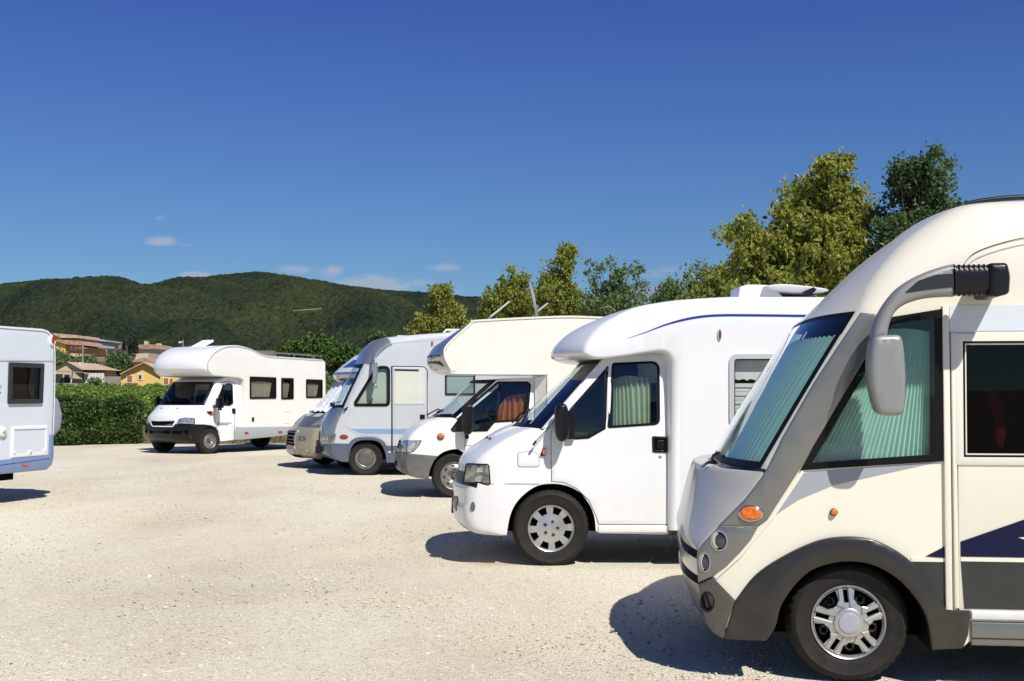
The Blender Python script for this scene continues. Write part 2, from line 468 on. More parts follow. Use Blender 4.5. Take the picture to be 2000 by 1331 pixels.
def outline(veh, rows):
    """rows of (px, py, bulge, tag[, bevel]); tag starting 'c' = pixel seen on the centre line, '~' = smooth through"""
    pts = []
    for row in rows:
        px, py, b, tg = row[:4]; bev = row[4] if len(row) > 4 else .02
        if tg[0] == 'c': u, z = veh.P(px, py, v=veh.W / 2); u += b
        elif tg[0] == 'm': u, z = px, py
        else: u, z = veh.P(px, py)
        pts.append((u, z, b, bev, tg[1:]))
    return pts
def smooth_outline(pts, n=4):
    """subdivide runs marked ~; keeps tags"""
    out = []; N = len(pts)
    for i in range(N):
        a, b = pts[i], pts[(i + 1) % N]
        if '~' in a[4]:
            pa = pts[i - 1] if '~' in pts[i - 1][4] else a
            pb = pts[(i + 2) % N] if '~' in b[4] else b
            seg = curve([pa[:4], a[:4], b[:4], pb[:4]], n)[n:2 * n]
            for q in seg: out.append((q[0], q[1], max(0, q[2]), max(.001, q[3]), a[4]))
        else: out.append(a)
    return out
WS = [0, .012, .03, .06, .10, .16, .24, .33, .42, .5, .58, .67, .76, .84, .90, .94, .97, .988, 1]
def body(veh, name, pts, mats, tagmat, holes=(), grid=.16, W=None, S=None, skip=None, far_holes=(), q=2.4, parent=None, near=True, v0=0.0, smooth=38):
    """closed shell lofted across the vehicle between its two sides; skip = tag left open (for glass). Returns (object, strip points)"""
    W = W or veh.W; S = S or veh.S
    loop = [(p[0], p[1]) for p in pts]
    if area(loop) < 0: pts = pts[::-1]; pts = [pts[i][:4] + (pts[(i + 1) % len(pts)][4],) for i in range(len(pts))]; loop = [(p[0], p[1]) for p in pts]
    N = len(pts)
    nrm = []
    for i in range(N):
        a, p, b = Vector(loop[i - 1]), Vector(loop[i]), Vector(loop[(i + 1) % N])
        e1, e2 = (p - a).normalized(), (b - p).normalized()
        m_ = Vector((e1.y + e2.y, -e1.x - e2.x))
        m_ = m_.normalized() if m_.length > .2 else Vector((e1.y, -e1.x))
        nrm.append(m_ / max(.6, m_.dot(Vector((e1.y, -e1.x)))))
    rows = []; NB = 4
    def place(i, ins, v, w):
        u = pts[i][0] - nrm[i].x * ins; z = pts[i][1] - nrm[i].y * ins
        sh = S(u, z)
        return (u - pts[i][2] * qf(w, q), v0 + sh + v * (W - 2 * sh) / W, z)
    for k in range(NB):
        th = math.pi / 2 * k / NB
        rows.append([place(i, pts[i][3] * (1 - math.sin(th)), pts[i][3] * (1 - math.cos(th)), 0 if k == 0 else pts[i][3] * (1 - math.cos(th)) / W) for i in range(N)])
    for w in WS:
        rows.append([place(i, 0, pts[i][3] + w * (W - 2 * pts[i][3]), (pts[i][3] + w * (W - 2 * pts[i][3])) / W) for i in range(N)])
    for k in range(NB - 1, -1, -1):
        th = math.pi / 2 * k / NB
        rows.append([place(i, pts[i][3] * (1 - math.sin(th)), W - pts[i][3] * (1 - math.cos(th)), 1 if k == 0 else 1 - pts[i][3] * (1 - math.cos(th)) / W) for i in range(N)])
    V = [p for r_ in rows for p in r_]; F = []; fm = []
    nr = len(rows); G = {}
    for k in range(nr - 1):
        for i in range(N):
            j = (i + 1) % N; tg = pts[i][4].replace('~', '')
            quad = (k * N + i, k * N + j, (k + 1) * N + j, (k + 1) * N + i)
            if skip and tg == skip and NB + 1 <= k < nr - NB - 2:
                G.setdefault('open', []).append((k, i, quad)); continue
            F.append(quad); fm.append(tagmat.get(tg, 0))
    inset = [(pts[i][0] - nrm[i].x * pts[i][3], pts[i][1] - nrm[i].y * pts[i][3]) for i in range(N)]
    for sd, hs in ((0, holes), (1, far_holes)):
        if sd == 0 and not near: continue
        v2, f2 = cdt(inset, hs, grid)
        k = len(V)
        for (u, z) in v2:
            sh = S(u, z)
            V.append((u, v0 + (sh if sd == 0 else W - sh), z))
        for f in f2: F.append(tuple(k + a for a in f)); fm.append(0)
    o = mesh(name, V, F, [M[x] for x in mats], parent or veh.root, smooth, fm)
    return o, (rows, G.get('open', []), N)
def screen(veh, name, strip, mat, frit, parent, out=.004, band=1, edge=1):
    """windscreen filling the strip left open by body(): glass with a printed black border"""
    rows, op, N = strip
    ks = sorted({k for k, i, _ in op}); iset = sorted({i for k, i, _ in op})
    V = [p for r_ in rows for p in r_]; used = {}; F = []; fm = []; VV = []
    for k, i, quad in op:
        f = []
        for q_ in quad:
            if q_ not in used: used[q_] = len(VV); VV.append((V[q_][0] - out, V[q_][1], V[q_][2] + out * .6))
            f.append(used[q_])
        F.append(f)
        fm.append(1 if (k < ks[0] + band or k > ks[-1] - band or iset.index(i) < edge or iset.index(i) >= len(iset) - edge) else 0)
    f0 = F[len(F) // 2]; p = [Vector(VV[i]) for i in f0]
    if (p[1] - p[0]).cross(p[2] - p[0]).x > 0: F = [f[::-1] for f in F]
    return mesh(name, VV, F, [mat, frit], parent, 60, fm, recalc=False)
def pane(veh, name, pts, frame, mat, chart=None, fmat='gasket', proud=.012, r=.0, rec=.004, parent=None, grid=0, framename='frame'):
    """window (glass) with a rubber or plastic frame as its child; pts in metres on the chart, outer edge of the frame"""
    chart = chart or veh.side; parent = parent or veh.root
    if r: pts = fillet(pts, r, 5)
    inn = offset(pts, -frame)
    g = solid(name, mat, offset(pts, -frame * .6), chart, rec, .004, parent, grid=grid)
    solid(framename, M[fmat], pts, chart, proud, proud + .03, g, holes=[inn], grid=grid)
    return g
def curtain(name, top, bot, chart, out, mat, parent, n=24, amp=.012, base=.0):
    """pleated cloth between a top and a bottom polyline (both lists of 2-D chart points, same length)"""
    tp = np.array(curve(top, 8) if len(top) > 2 else top, float); bt = np.array(curve(bot, 8) if len(bot) > 2 else bot, float)
    def samp(a, t):
        k = t * (len(a) - 1); i = min(int(k), len(a) - 2); return a[i] + (a[i + 1] - a[i]) * (k - i)
    V = []; F = []; n2 = n * 4
    for i in range(n2 + 1):
        t = i / n2
        ph = math.sin(i * math.pi / 2 + .3 * math.sin(i * .7)) * amp
        for s_ in (0, .5, 1):
            p = samp(tp, t) * (1 - s_) + samp(bt, t) * s_
            V.append(chart(p[0], p[1], out + ph * (1 + base * s_)))
    for i in range(n2):
        for s_ in range(2): F.append((i * 3 + s_, i * 3 + s_ + 1, (i + 1) * 3 + s_ + 1, (i + 1) * 3 + s_))
    return mesh(name, V, F, mat, parent, 80)
def wheel(veh, hub, rad, width, rim_r, style, v, steer=0.0, flip=False, z=None):
    """wheel > tyre, rim, hub_cap; axis along y, outer face towards -y; v = y of the outer face"""
    u, zc = hub
    zc = rad if z is None else z
    # drum
    V, F = lathe_pts([(0.0, .05), (rim_r * .96, .05), (rim_r * .96, width - .02), (.0, width - .02)], 28)
    w = mesh('wheel', V, F, M['matte'], veh.root, 40)
    w.location = (u, v, zc); w.rotation_euler = (0, 0, (math.pi if flip else 0) + steer)
    if flip: w.location = (u, v, zc)
    r1 = rad; sw = .018
    prof = [(rim_r * .97, .035), (rim_r * 1.0, .008), (rim_r + .012, .0), (rim_r + .03, -.004), (r1 - .055, -.008), (r1 - .045, -.013), (r1 - .03, -.006), (r1 - .014, .008), (r1 - .004, .026), (r1, .045)]
    ny = 5
    for k in range(1, ny):
        y = .045 + (width - .09) * k / ny
        prof += [(r1, y - .005), (r1 - .009, y - .004), (r1 - .009, y + .004), (r1, y + .005)]
    prof += [(r1, width - .045), (r1 - .014, width - .008), (r1 - .05, width), (rim_r, width), (rim_r * .97, width - .03)]
    n = 120
    V, F = lathe_pts(prof, n); V2 = []
    m_ = len(prof)
    for i in range(n):
        for k in range(m_):
            x, y, zz = V[i * m_ + k]; rr = math.hypot(x, zz)
            if rr > r1 - .022 and (y < .06 or y > width - .06) and i % 3 == 0:
                f = (rr - .005) / rr; x, zz = x * f, zz * f; y += .003 if y < .06 else -.003
            V2.append((x, y, zz))
    mesh('tyre', V2, F, M['rubber'], w, 30)
    ch = lambda a, b, out: (a, .02 - out, b)
    rp = [(rim_r * .985, .03), (rim_r * 1.0, .004), (rim_r * .985, -.002), (rim_r * .95, .002), (rim_r * .93, .012), (rim_r * .9, .03)]
    rimmat = {'cap5': 'steel', 'cap8': 'steel', 'steel': 'steel2', 'dark': 'darkrim', 'holes': 'steel2'}[style]
    V, F = lathe_pts(rp, 60); rim = mesh('rim', V, F, M[rimmat], w, 40)
    def circ(r_, n_=60, cx=0, cy=0): return ellipse(cx, cy, r_, r_, n_)
    def rotp(p, a): return [(x * math.cos(a) - y * math.sin(a), x * math.sin(a) + y * math.cos(a)) for x, y in p]
    if style == 'cap5':
        # five pairs of bars from a big hub, openings between and inside each pair
        holes = []
        for k in range(5):
            a = R(90 + 5 + 72 * k)
            big = []
            for t in np.linspace(R(16), R(56), 9): big.append((rim_r * .90 * math.cos(t), rim_r * .90 * math.sin(t)))
            big += [(rim_r * .60 * math.cos(R(53)), rim_r * .60 * math.sin(R(53))), (rim_r * .545 * math.cos(R(44)), rim_r * .545 * math.sin(R(44))),
                    (rim_r * .545 * math.cos(R(28)), rim_r * .545 * math.sin(R(28))), (rim_r * .60 * math.cos(R(19)), rim_r * .60 * math.sin(R(19)))]
            holes.append(rotp(big, a))
            sm = [(rim_r * .53, -rim_r * .062), (rim_r * .88, -rim_r * .062), (rim_r * .88, rim_r * .062), (rim_r * .53, rim_r * .062)]
            holes.append(rotp(sm, a))
        def dome(a, b, out):
            rr = math.hypot(a, b) / rim_r; return (a, .022 - .026 * (1 - rr * rr) ** .8 - out + (.012 if rr > .93 else 0), b) if rr < 1 else (a, .022 - out, b)
        cap = solid('hub_cap', M['steel'], circ(rim_r * .955, 72), dome, .004, .02, w, holes=holes, grid=rim_r * .09, smooth=25)
        # raised bars beside each slot, hub ring, nut cover and clips
        for k in range(5):
            a = R(95 + 72 * k)
            for sg in (-1, 1):
                p = [(rim_r * .40, sg * rim_r * .075), (rim_r * .93, sg * rim_r * .075), (rim_r * .93, sg * rim_r * .20), (rim_r * .62, sg * rim_r * .20), (rim_r * .5, sg * rim_r * .27)]
                solid('hub_cap_bar', M['steel'], rotp(p, a), dome, .014, .014, w, smooth=25, bev=.004)
        hb = solid('hub_centre', M['steel'], circ(rim_r * .40, 40), dome, .018, .018, w, bev=.006, grid=rim_r * .12)
        solid('centre_badge', M['greyband'], circ(rim_r * .28, 36), dome, .024, .01, w, bev=.003, grid=rim_r * .1)
        V, F = lathe_pts([(0, .055), (rim_r * .95, .055)], 30); mesh('brake_disc', V, F, M['darkrim'], w, 40)
        for k in range(5):
            a = R(95 + 36 + 72 * k); c, s_ = math.cos(a) * rim_r * .68, math.sin(a) * rim_r * .68
            solid('wheel_hole', M['matte'], circ(rim_r * .075, 14, c, s_), ch, -.028, .01, w)
            solid('steel_boss', M['steel2'], circ(rim_r * .13, 16, c, s_), ch, -.030, .01, w)
    elif style == 'cap8':
        holes = []
        for k in range(8):
            a = R(22.5 + 45 * k + 3); hw = R(12.5)
            holes.append([(rim_r * .92 * math.cos(a + t), rim_r * .92 * math.sin(a + t)) for t in np.linspace(-hw, hw, 5)] +
                         [(rim_r * .62 * math.cos(a + t), rim_r * .62 * math.sin(a + t)) for t in np.linspace(hw * .9, -hw * .9, 4)])
        bolts = [(rim_r * .29 * math.cos(R(75 + 72 * k)), rim_r * .29 * math.sin(R(75 + 72 * k))) for k in range(5)]
        holes += [circ(rim_r * .06, 12, *b_) for b_ in bolts]
        def dome(a, b, out):
            rr = min(1, math.hypot(a, b) / rim_r); return (a, .012 + .03 * rr * rr * (1 - rr) * 3 - out - .012 * (1 - rr), b)
        solid('hub_cap', M['steel'], circ(rim_r * .965, 72), dome, .004, .02, w, holes=holes, grid=rim_r * .1, smooth=30)
        for b_ in bolts:
            solid('wheel_bolt', M['darkrim'], circ(rim_r * .055, 10, *b_), ch, .006, .02, w)
            solid('bolt_collar', M['steel2'], circ(rim_r * .085, 14, *b_), dome, .008, .01, w, holes=[circ(rim_r * .06, 14, *b_)])
    elif style in ('steel', 'holes'):
        nh = 8 if style == 'steel' else 12
        holes = []
        for k in range(nh):
            a = R(360 / nh * k + 8); c, s_ = math.cos(a) * rim_r * .72, math.sin(a) * rim_r * .72
            holes.append(ellipse(c, s_, rim_r * .055, rim_r * (.13 if style == 'steel' else .07), 12, a))
        def dish(a, b, out):
            rr = min(1, math.hypot(a, b) / rim_r); return (a, .03 - .03 * math.sin(rr * 3.1) ** 2 + .03 * (1 - rr) * (rr < .5) - out, b)
        solid('wheel_disc', M['steel2'], circ(rim_r * .94, 60), dish, .0, .01, w, holes=holes, grid=rim_r * .1, smooth=40)
        V, F = lathe_pts([(0, -.012), (rim_r * .13, -.01), (rim_r * .17, .005), (rim_r * .2, .03)], 24); mesh('hub_centre', V, F, M['darkrim'], w, 40)
        for k in range(5):
            a = R(72 * k + 10); c, s_ = math.cos(a) * rim_r * .38, math.sin(a) * rim_r * .38
            solid('wheel_bolt', M['darkrim' if style == 'steel' else 'steel2'], circ(rim_r * .05, 8, c, s_), ch, .02, .03, w)
    elif style == 'dark':
        V, F = lathe_pts([(0, -.002), (rim_r * .3, -.004), (rim_r * .62, -.0), (rim_r * .68, .006), (rim_r * .7, .012)], 40)
        mesh('hub_cap', V, F, M['darkrim'], w, 40)
        V, F = lathe_pts([(rim_r * .7, .012), (rim_r * .715, .0), (rim_r * .75, -.004), (rim_r * .78, .004), (rim_r * .80, .02), (rim_r * .93, .02)], 48)
        mesh('trim_ring', V, F, M['steel2'], w, 40)
    return w
def chassis(veh, u0, u1, z0, z1, w0=.25, parent=None):
    return box('chassis', (u0, w0, z0), (u1, veh.W - w0, z1), M['matte'], veh.root)
# ------------------------------------------------------------------ more vehicle helpers
def project(veh, p):
    c, n = veh.c, veh.n
    w = Vector((p[0] * c - p[1] * n, p[0] * n + p[1] * c, p[2])) + veh.o - Vector((0, 0, EYE))
    cp, sp = math.cos(PITCH), math.sin(PITCH)
    f = w.y * cp + w.z * sp; up = -w.y * sp + w.z * cp
    return (CX + FPX * w.x / f, CY - FPX * up / f)
def rows_k(veh, rows):
    """rows of (px, py, px of the silhouette at this height or None, tag[, bevel]) or ('m', u, z, bulge, tag[, bevel])"""
    pts = []
    for row in rows:
        if row[0] == 'p':
            _, px, py, b, tg = row[:5]; u, z = veh.P(px, py); pts.append((u, z, b, row[5] if len(row) > 5 else .02, tg)); continue
        if row[0] == 'm':
            _, u, z, b, tg = row[:5]; bev = row[5] if len(row) > 5 else .02
            pts.append((u, z, b, bev, tg)); continue
        px, py, ps, tg = row[:4]; bev = row[4] if len(row) > 4 else .02
        u, z = veh.P(px, py); b = 0.0
        if ps is not None:
            uu = u
            for _ in range(6):
                x0 = project(veh, (uu, veh.W / 2, z))[0]; x1 = project(veh, (uu + .01, veh.W / 2, z))[0]
                uu += (ps - x0) / ((x1 - x0) / .01)
            b = max(0.0, u - uu)
        pts.append((u, z, b, bev, tg))
    return pts
def front_chart(veh, pts, W=None, S=None, v0=0.0, q=2.4):
    W = W or veh.W; S = S or veh.S
    segs = [(pts[i], pts[(i + 1) % len(pts)]) for i in range(len(pts))]
    def uf(z):
        best = None
        for a, b in segs:
            if min(a[1], b[1]) - 1e-6 <= z <= max(a[1], b[1]) + 1e-6 and abs(b[1] - a[1]) > 1e-6:
                t = (z - a[1]) / (b[1] - a[1]); u = a[0] + (b[0] - a[0]) * t
                if best is None or u < best[0]: best = (u, a[2] + (b[2] - a[2]) * t)
        return best or (pts[0][0], 0.0)
    def F(v, z, out):
        u, b = uf(z); w = min(1, max(0, (v - v0) / W)); sh = S(u, z)
        eps = .01; u2, b2 = uf(z + eps); dz = (u2 - b2 - (u - b)) / eps
        dz = max(-3, min(3, dz)); k = math.hypot(1, dz)
        return (u - b * qf(w, q) - out / k, v0 + sh + (v - v0) * (W - 2 * sh) / W, z + out * dz / k)
    def PF(px, py):
        u = pts[0][0]; v = W / 2
        for _ in range(12):
            v, z = veh.Q(px, py, u)
            v = min(W, max(0, v)); p = F(v, z, 0); u = .5 * u + .5 * p[0]
        return (v, z)
    return F, PF
def plane(v0): return lambda a, b, out: (a, v0 - out, b)
def marker(veh, name, mat, px, py, rx, ry, out=.02, chart=None, base='black'):
    """small lamp on the side: lens on a dark base; sizes in pixels"""
    u, z = veh.P(px, py); u1, _ = veh.P(px + rx, py); _, z1 = veh.P(px, py - ry)
    a, b = abs(u1 - u), abs(z1 - z)
    g = solid(name, M[base], ellipse(u, z, a * 1.25, b * 1.25, 16), chart or veh.side, out * .5, out * .5 + .01, veh.root)
    solid('lens', M[mat], ellipse(u, z, a, b, 16), chart or veh.side, out, out, g, bev=min(a, b) * .35)
    return g

# ------------------------------------------------------------------ the nearest motorhome
def build_v1():
    v = Veh('motorhome', 'cream motorhome with dark wheel flare and big silver hanging mirror, nearest to the camera', 'motorhome',
            'motorhomes parked in a row', 1658, 1338, -7, 2.3)
    v.S = lambda u, z: .10 * max(0, (-.35 - u) / .6) ** 2 + .03 * max(0, (z - 2.1) / .6) ** 2
    rows = [
        (1497, 917, 1398, 'cowl', .015), (1690, 607, 1562, '~shell', .05), (1735, 530, 1632, '~shell', .16), (1800, 460, 1697, '~shell', .24), (1880, 408, 1757, '~shell', .26), (1960, 384, 1797, '~shell', .26),
        ('p', 2080, 376, .04, '~shell', .26), ('p', 2250, 376, 0, 'shell', .22), ('m', 6.3, 2.72, 0, 'shell', .06), ('m', 6.3, .42, 0, 'under', .02),
        (1893, 1255, None, 'under', .004), (1880, 1267, None, 'under', .004), (1817, 1269, None, '~arch', .004), (1806, 1204, None, '~arch', .004), (1781, 1161, None, '~arch', .004),
        (1745, 1125, None, '~arch', .004), (1698, 1101, None, '~arch', .004), (1643, 1096, None, '~arch', .004), (1589, 1110, None, '~arch', .004),
        (1553, 1139, None, '~arch', .004), (1524, 1182, None, '~arch', .004), (1513, 1222, None, 'arch', .004), (1495, 1251, None, 'under', .01),
        (1430, 1249, 1395, '~bump', .03), (1405, 1225, 1352, '~bump', .03), (1385, 1180, 1336, '~bump', .03), (1376, 1147, 1326, 'lip', .015),
        (1392, 1144, 1352, 'gapf', .01), (1386, 1126, 1350, 'gapf', .01), (1362, 1124, 1327, 'bar', .01), (1361, 1092, 1324, 'lip', .01),
        (1378, 1090, 1345, 'gapf', .01), (1378, 1078, 1345, 'gapf', .01), (1364, 1076, 1326, '~hood', .015), (1372, 1060, 1322, '~hood', .015), (1405, 1025, 1330, '~hood', .015), (1455, 975, 1340, '~hood', .015),
        (1486, 930, 1352, '~hood', .015), (1491, 922, 1360, 'lip', .01), (1499, 925, 1385, 'cowl', .01),
    ]
    # the windscreen runs from the cowl to the shell
    rows[0] = (1497, 917, 1398, 'wind', .015)
    pts = rows_k(v, rows)
    # windscreen subdivision
    a, b = pts[0], pts[1]
    mid = [tuple(a[k] + (b[k] - a[k]) * t for k in range(4)) + ('wind',) for t in (.04, .2, .4, .6, .8, .93, .97)]
    mid = [(m_[0], m_[1], m_[2] + .03 * math.sin(math.pi * (m_[1] - a[1]) / (b[1] - a[1])), m_[3], 'wind') for m_ in mid]
    pts = smooth_outline([pts[0]] + mid + pts[1:])
    win = v.poly([(1733, 621), (1839, 604), (1842, 901), (1562, 919), (1600, 853), (1640, 783), (1692, 697)])
    # side window sits in a hole
    hole = offset(win, -.035)
    dleft, dtop, dbot = 1869, 655, 1193
    door_r = 2.95
    d0 = v.P(dleft, dtop); d1 = v.P(dleft + 4, dbot)
    door = [(d0[0], d0[1]), (d1[0], d1[1]), (door_r, d1[1]), (door_r, d0[1])]
    dwin0, dwin1 = v.P(1878, 667), v.P(1881, 893)
    dwin = [(dwin0[0] + .003, dwin0[1]), (dwin1[0], dwin1[1]), (door_r - .12, dwin1[1]), (door_r - .12, dwin0[1])]
    o, st = body(v, 'body', pts, ['cream', 'taupe', 'bumperdark', 'gap', 'silver', 'black'], {'hood': 1, 'bump': 2, 'under': 2, 'arch': 5, 'gapf': 3, 'bar': 4, 'lip': 4, 'cowl': 5},
                 holes=[hole, offset(door, .006)], skip='wind', grid=.18, q=3.0)
    FR, PF = front_chart(v, pts, q=3.0)
    screen(v, 'windscreen', st, M['glass_teal'], M['gasket'], v.root, band=1, edge=1)
    # side window
    g = pane(v, 'side_window', win, .04, M['glass_green'], fmat='gasket', proud=.010, framename='window_frame')
    # pleated blinds
    top = [v.P(1722, 644, .07), v.P(1770, 642, .07), v.P(1816, 648, .07)]; bot = [v.P(1562, 925, .07), v.P(1690, 915, .07), v.P(1816, 905, .07)]
    curtain('side_blind', top, bot, v.side, -.07, M['cur_green'], g, n=26, amp=.009)
    z0, z1 = v.P(1497, 905)[1], v.P(1690, 640)[1]
    ws = np.linspace(.10, 2.2, 60); V = []; F = []
    nz = 8
    for i, w in enumerate(np.linspace(.05, 2.25, 240)):
        ph = math.sin(i * math.pi / 3) * .022
        top_drop = .30 * max(0, (w / 2.3 - .25)) ** 1
        for k in range(nz + 1):
            z = z0 - .02 + (z1 - top_drop * .0 - z0) * k / nz
            V.append(FR(w, z, -.040 + ph))
    for i in range(239):
        for k in range(nz): F.append((i * (nz + 1) + k, i * (nz + 1) + k + 1, (i + 1) * (nz + 1) + k + 1, (i + 1) * (nz + 1) + k))
    mesh('windscreen_blind', V, F, M['cur_green'], v.root, 80)
    # grey pillar band from the roof down past the lamps
    L = [(1681, 611), (1635, 679), (1588, 751), (1531, 850), (1497, 917), (1484, 937), (1455, 975), (1405, 1025)]
    Rr = [(1481, 1028), (1500, 1013), (1562, 917), (1602, 850), (1662, 748), (1695, 692), (1734, 617)]
    solid('pillar_band', M['pillar'], v.poly(L + [(1403, 1027)] + Rr), v.side, .012, .03, v.root, grid=.1, bev=.008)
    L2 = [(1402, 1030), (1372, 1062), (1362, 1078), (1361, 1099), (1364, 1138)]
    R2 = [(1394, 1125), (1420, 1106), (1444, 1081), (1465, 1056), (1479, 1032)]
    pod = v.poly(L2 + R2)
    l1, l2 = v.P(1404, 1056), v.P(1376, 1098)
    h1 = ellipse(l1[0], l1[1], .042, .052, 20); h2 = ellipse(l2[0], l2[1], .028, .05, 20)
    pd = solid('lamp_pod', M['pillar'], pod, v.side, .016, .03, v.root, holes=[h1, h2], grid=.06, bev=.008)
    for (c, rx, ry) in ((l1, .042, .052), (l2, .028, .05)):
        lamp = solid('headlight', M['matte'], ellipse(c[0], c[1], rx + .003, ry + .003, 24), v.side, .003, .002, v.root)
        bowl = solid('reflector', M['chrome'], ellipse(c[0] - rx * .30, c[1], rx * .62, ry * .86, 20), v.side, .006, .002, lamp)
        solid('lens', M['darklamp'], ellipse(c[0] + rx * .20, c[1] - .002, rx * .72, ry * .84, 20), v.side, .012, .006, lamp, bev=.004)
        solid('lamp_ring', M['silver'], ellipse(c[0], c[1], rx + .006, ry + .006, 24), v.side, .021, .02, lamp, holes=[ellipse(c[0], c[1], rx - .001, ry - .001, 24)])
    # amber indicator
    u, z = v.P(1466, 1003)
    ind = solid('indicator', M['chrome'], ellipse(u, z, .068, .046, 24), v.side, .022, .03, v.root, bev=.006)
    solid('lens', M['amber'], ellipse(u, z, .061, .040, 24), v.side, .034, .02, ind, bev=.012, grid=.02)
    marker(v, 'side_marker', 'amber', 1628, 1001, 6, 6, .025)
    # vinyl wedge behind the pillar
    solid('grey_graphic', M['greyband'], v.poly([(1562, 925), (1640, 917), (1830, 903), (1716, 928), (1625, 949), (1560, 976), (1500, 1016), (1510, 1003)]), v.side, .0025, .002, v.root, grid=.15)
    solid('sill_moulding', M['cream'], v.poly([(1565, 919), (1571, 922), (1512, 1010), (1448, 1087), (1398, 1131), (1394, 1126), (1444, 1081), (1504, 1010)]), v.side, .010, .01, v.root, grid=.2)
    # wheel flare
    outer = [(1436, 1173), (1473, 1125), (1524, 1089), (1589, 1058), (1643, 1048), (1698, 1052), (1741, 1070), (1777, 1096), (1813, 1139), (1838, 1175), (1848, 1192)]
    inner = [(1817, 1267), (1806, 1204), (1781, 1161), (1745, 1125), (1698, 1101), (1643, 1096), (1589, 1110), (1553, 1139), (1524, 1182), (1513, 1222), (1495, 1249)]
    fl = v.poly(curve(outer, 4)) + v.poly([(1892, 1194), (1893, 1205), (1890, 1240), (1880, 1266)]) + v.poly(curve(inner, 4)) + v.poly([(1428, 1249), (1414, 1246)])
    u_c, z_c = v.P(1657, 1222)
    def flare_chart(a, b, out):
        rr = math.hypot(a - u_c, b - z_c)
        k = math.exp(-((rr - .42) / .10) ** 2) * .035
        return (a, v.S(a, b) - out - k, b)
    solid('wheel_flare', M['flare'], fl, flare_chart, .015, .07, v.root, grid=.035, smooth=60, bev=.006)
    # bumper corner with fog lamp
    bc = v.poly([(1364, 1142), (1393, 1128), (1436, 1173), (1424, 1205), (1412, 1247), (1392, 1236), (1378, 1215), (1370, 1180)])
    fo = v.P(1381, 1175); fh = ellipse(fo[0], fo[1], .038, .055, 20)
    solid('bumper_corner', M['bumperdark'], bc, v.side, .012, .03, v.root, holes=[fh], grid=.06, bev=.005)
    fg = solid('fog_lamp', M['black'], ellipse(fo[0], fo[1], .042, .059, 20), v.side, .014, .06, v.root, holes=[ellipse(fo[0], fo[1], .034, .05, 20)])
    solid('lens', M['darklamp'], ellipse(fo[0], fo[1], .036, .052, 20), v.side, -.03, .01, fg)
    # uprights beside the door
    def strip(name, mat, x0, y0, x1, y1, wpx, out, dep):
        a = v.P(x0, y0); b = v.P(x1, y1); w = (v.P(x0 + wpx, y0)[0] - a[0])
        return solid(name, M[mat], [(a[0], a[1]), (b[0], b[1]), (b[0] + w, b[1]), (a[0] + w, a[1])], v.side, out, dep, v.root, bev=.004)
    strip('corner_upright', 'cream', 1839, 598, 1846, 1191, 13, .02, .02)
    strip('shut_line', 'gap', 1853, 598, 1859.5, 1191, 2.2, .004, .004)
    strip('upright_trim', 'cream', 1856, 650, 1864, 1188, 8.5, .014, .02)
    a = v.P(1864, 1188); b = v.P(1894, 1196)
    # panel above the door, its cool tint painting a bluish reflection
    p0 = v.P(1851, 597); p1 = v.P(1851, 647)
    solid('bluish_reflection_panel', M['coolwhite'], [(p0[0], p0[1]), (p1[0], p1[1]), (door_r + .2, p1[1]), (door_r + .2, p0[1])], v.side, .004, .01, v.root)
    # side wall seam above the arm
    seam = v.poly(curve([(1880, 520), (1900, 497), (1940, 480), (2000, 465), (2060, 460)], 6))
    for k, dz in ((0, 0), (1, -.035)):
        V = []; F = []
        for i, (x, z) in enumerate(seam): V += [v.side(x, z + dz + .0025, .004), v.side(x, z + dz - .0025, .004)]
        for i in range(len(seam) - 1): F.append((2 * i, 2 * i + 1, 2 * i + 3, 2 * i + 2))
        mesh('wall_seam', V, F, M['gap' if k == 0 else 'lightgrey'], v.root)
    # navy arrow, white line, dark lower wall in front of the door
    solid('navy_graphic', M['navy'], v.poly([(1808, 1087), (1846, 1067), (1846, 1090)]), v.side, .004, .004, v.root)
    solid('white_line', M['cream'], v.poly([(1779, 1090), (1846, 1091), (1846, 1098), (1779, 1097)]), v.side, .004, .004, v.root)
    solid('lower_wall', M['darkgrey'], v.poly([(1776, 1097), (1846, 1098), (1848, 1192), (1838, 1178), (1812, 1140)]), v.side, .004, .006, v.root)
    # door
    dr = solid('door', M['cream'], door, v.side, .006, .04, v.root, holes=[offset(dwin, -.02)], bev=.004)
    solid('door_rim', M['ivory'], offset(dwin, .045), v.side, .014, .012, dr, holes=[offset(dwin, .0)], bev=.004)
    solid('window', M['glass_dark'], dwin, v.side, .004, .006, dr)
    solid('window_gasket', M['gasket'], offset(dwin, .006), v.side, .011, .02, dr, holes=[offset(dwin, -.012)])
    def dp(l): return [v.P(x, y) if not isinstance(x, str) else (y[0], y[1]) for x, y in l]
    zz = v.P(1990, 1090)[1]; e0 = v.P(1873, 1058); e1 = v.P(2000, 1014)
    sl_ = (e1[1] - e0[1]) / (e1[0] - e0[0])
    slit0 = v.P(1988, 1050); slit1 = v.P(2000, 1044)
    solid('navy_graphic', M['navy'], [(e0[0] + .006, zz + .003), (e0[0] + .006, e0[1]), (door_r, e0[1] + sl_ * (door_r - e0[0])), (door_r, zz + .003)], v.side, .0095, .003, dr)
    solid('white_chevron', M['cream'], [(slit0[0], slit0[1]), (door_r, slit0[1] + .16), (door_r, slit0[1] - .02), (slit0[0] + .04, slit0[1] - .012)], v.side, .0125, .003, dr)
    z2 = v.P(1990, 1098)[1]; z3 = v.P(1990, 1191)[1]
    solid('white_line', M['cream'], [(e0[0] + .006, zz), (door_r, zz), (door_r, z2), (e0[0] + .006, z2)], v.side, .0095, .003, dr)
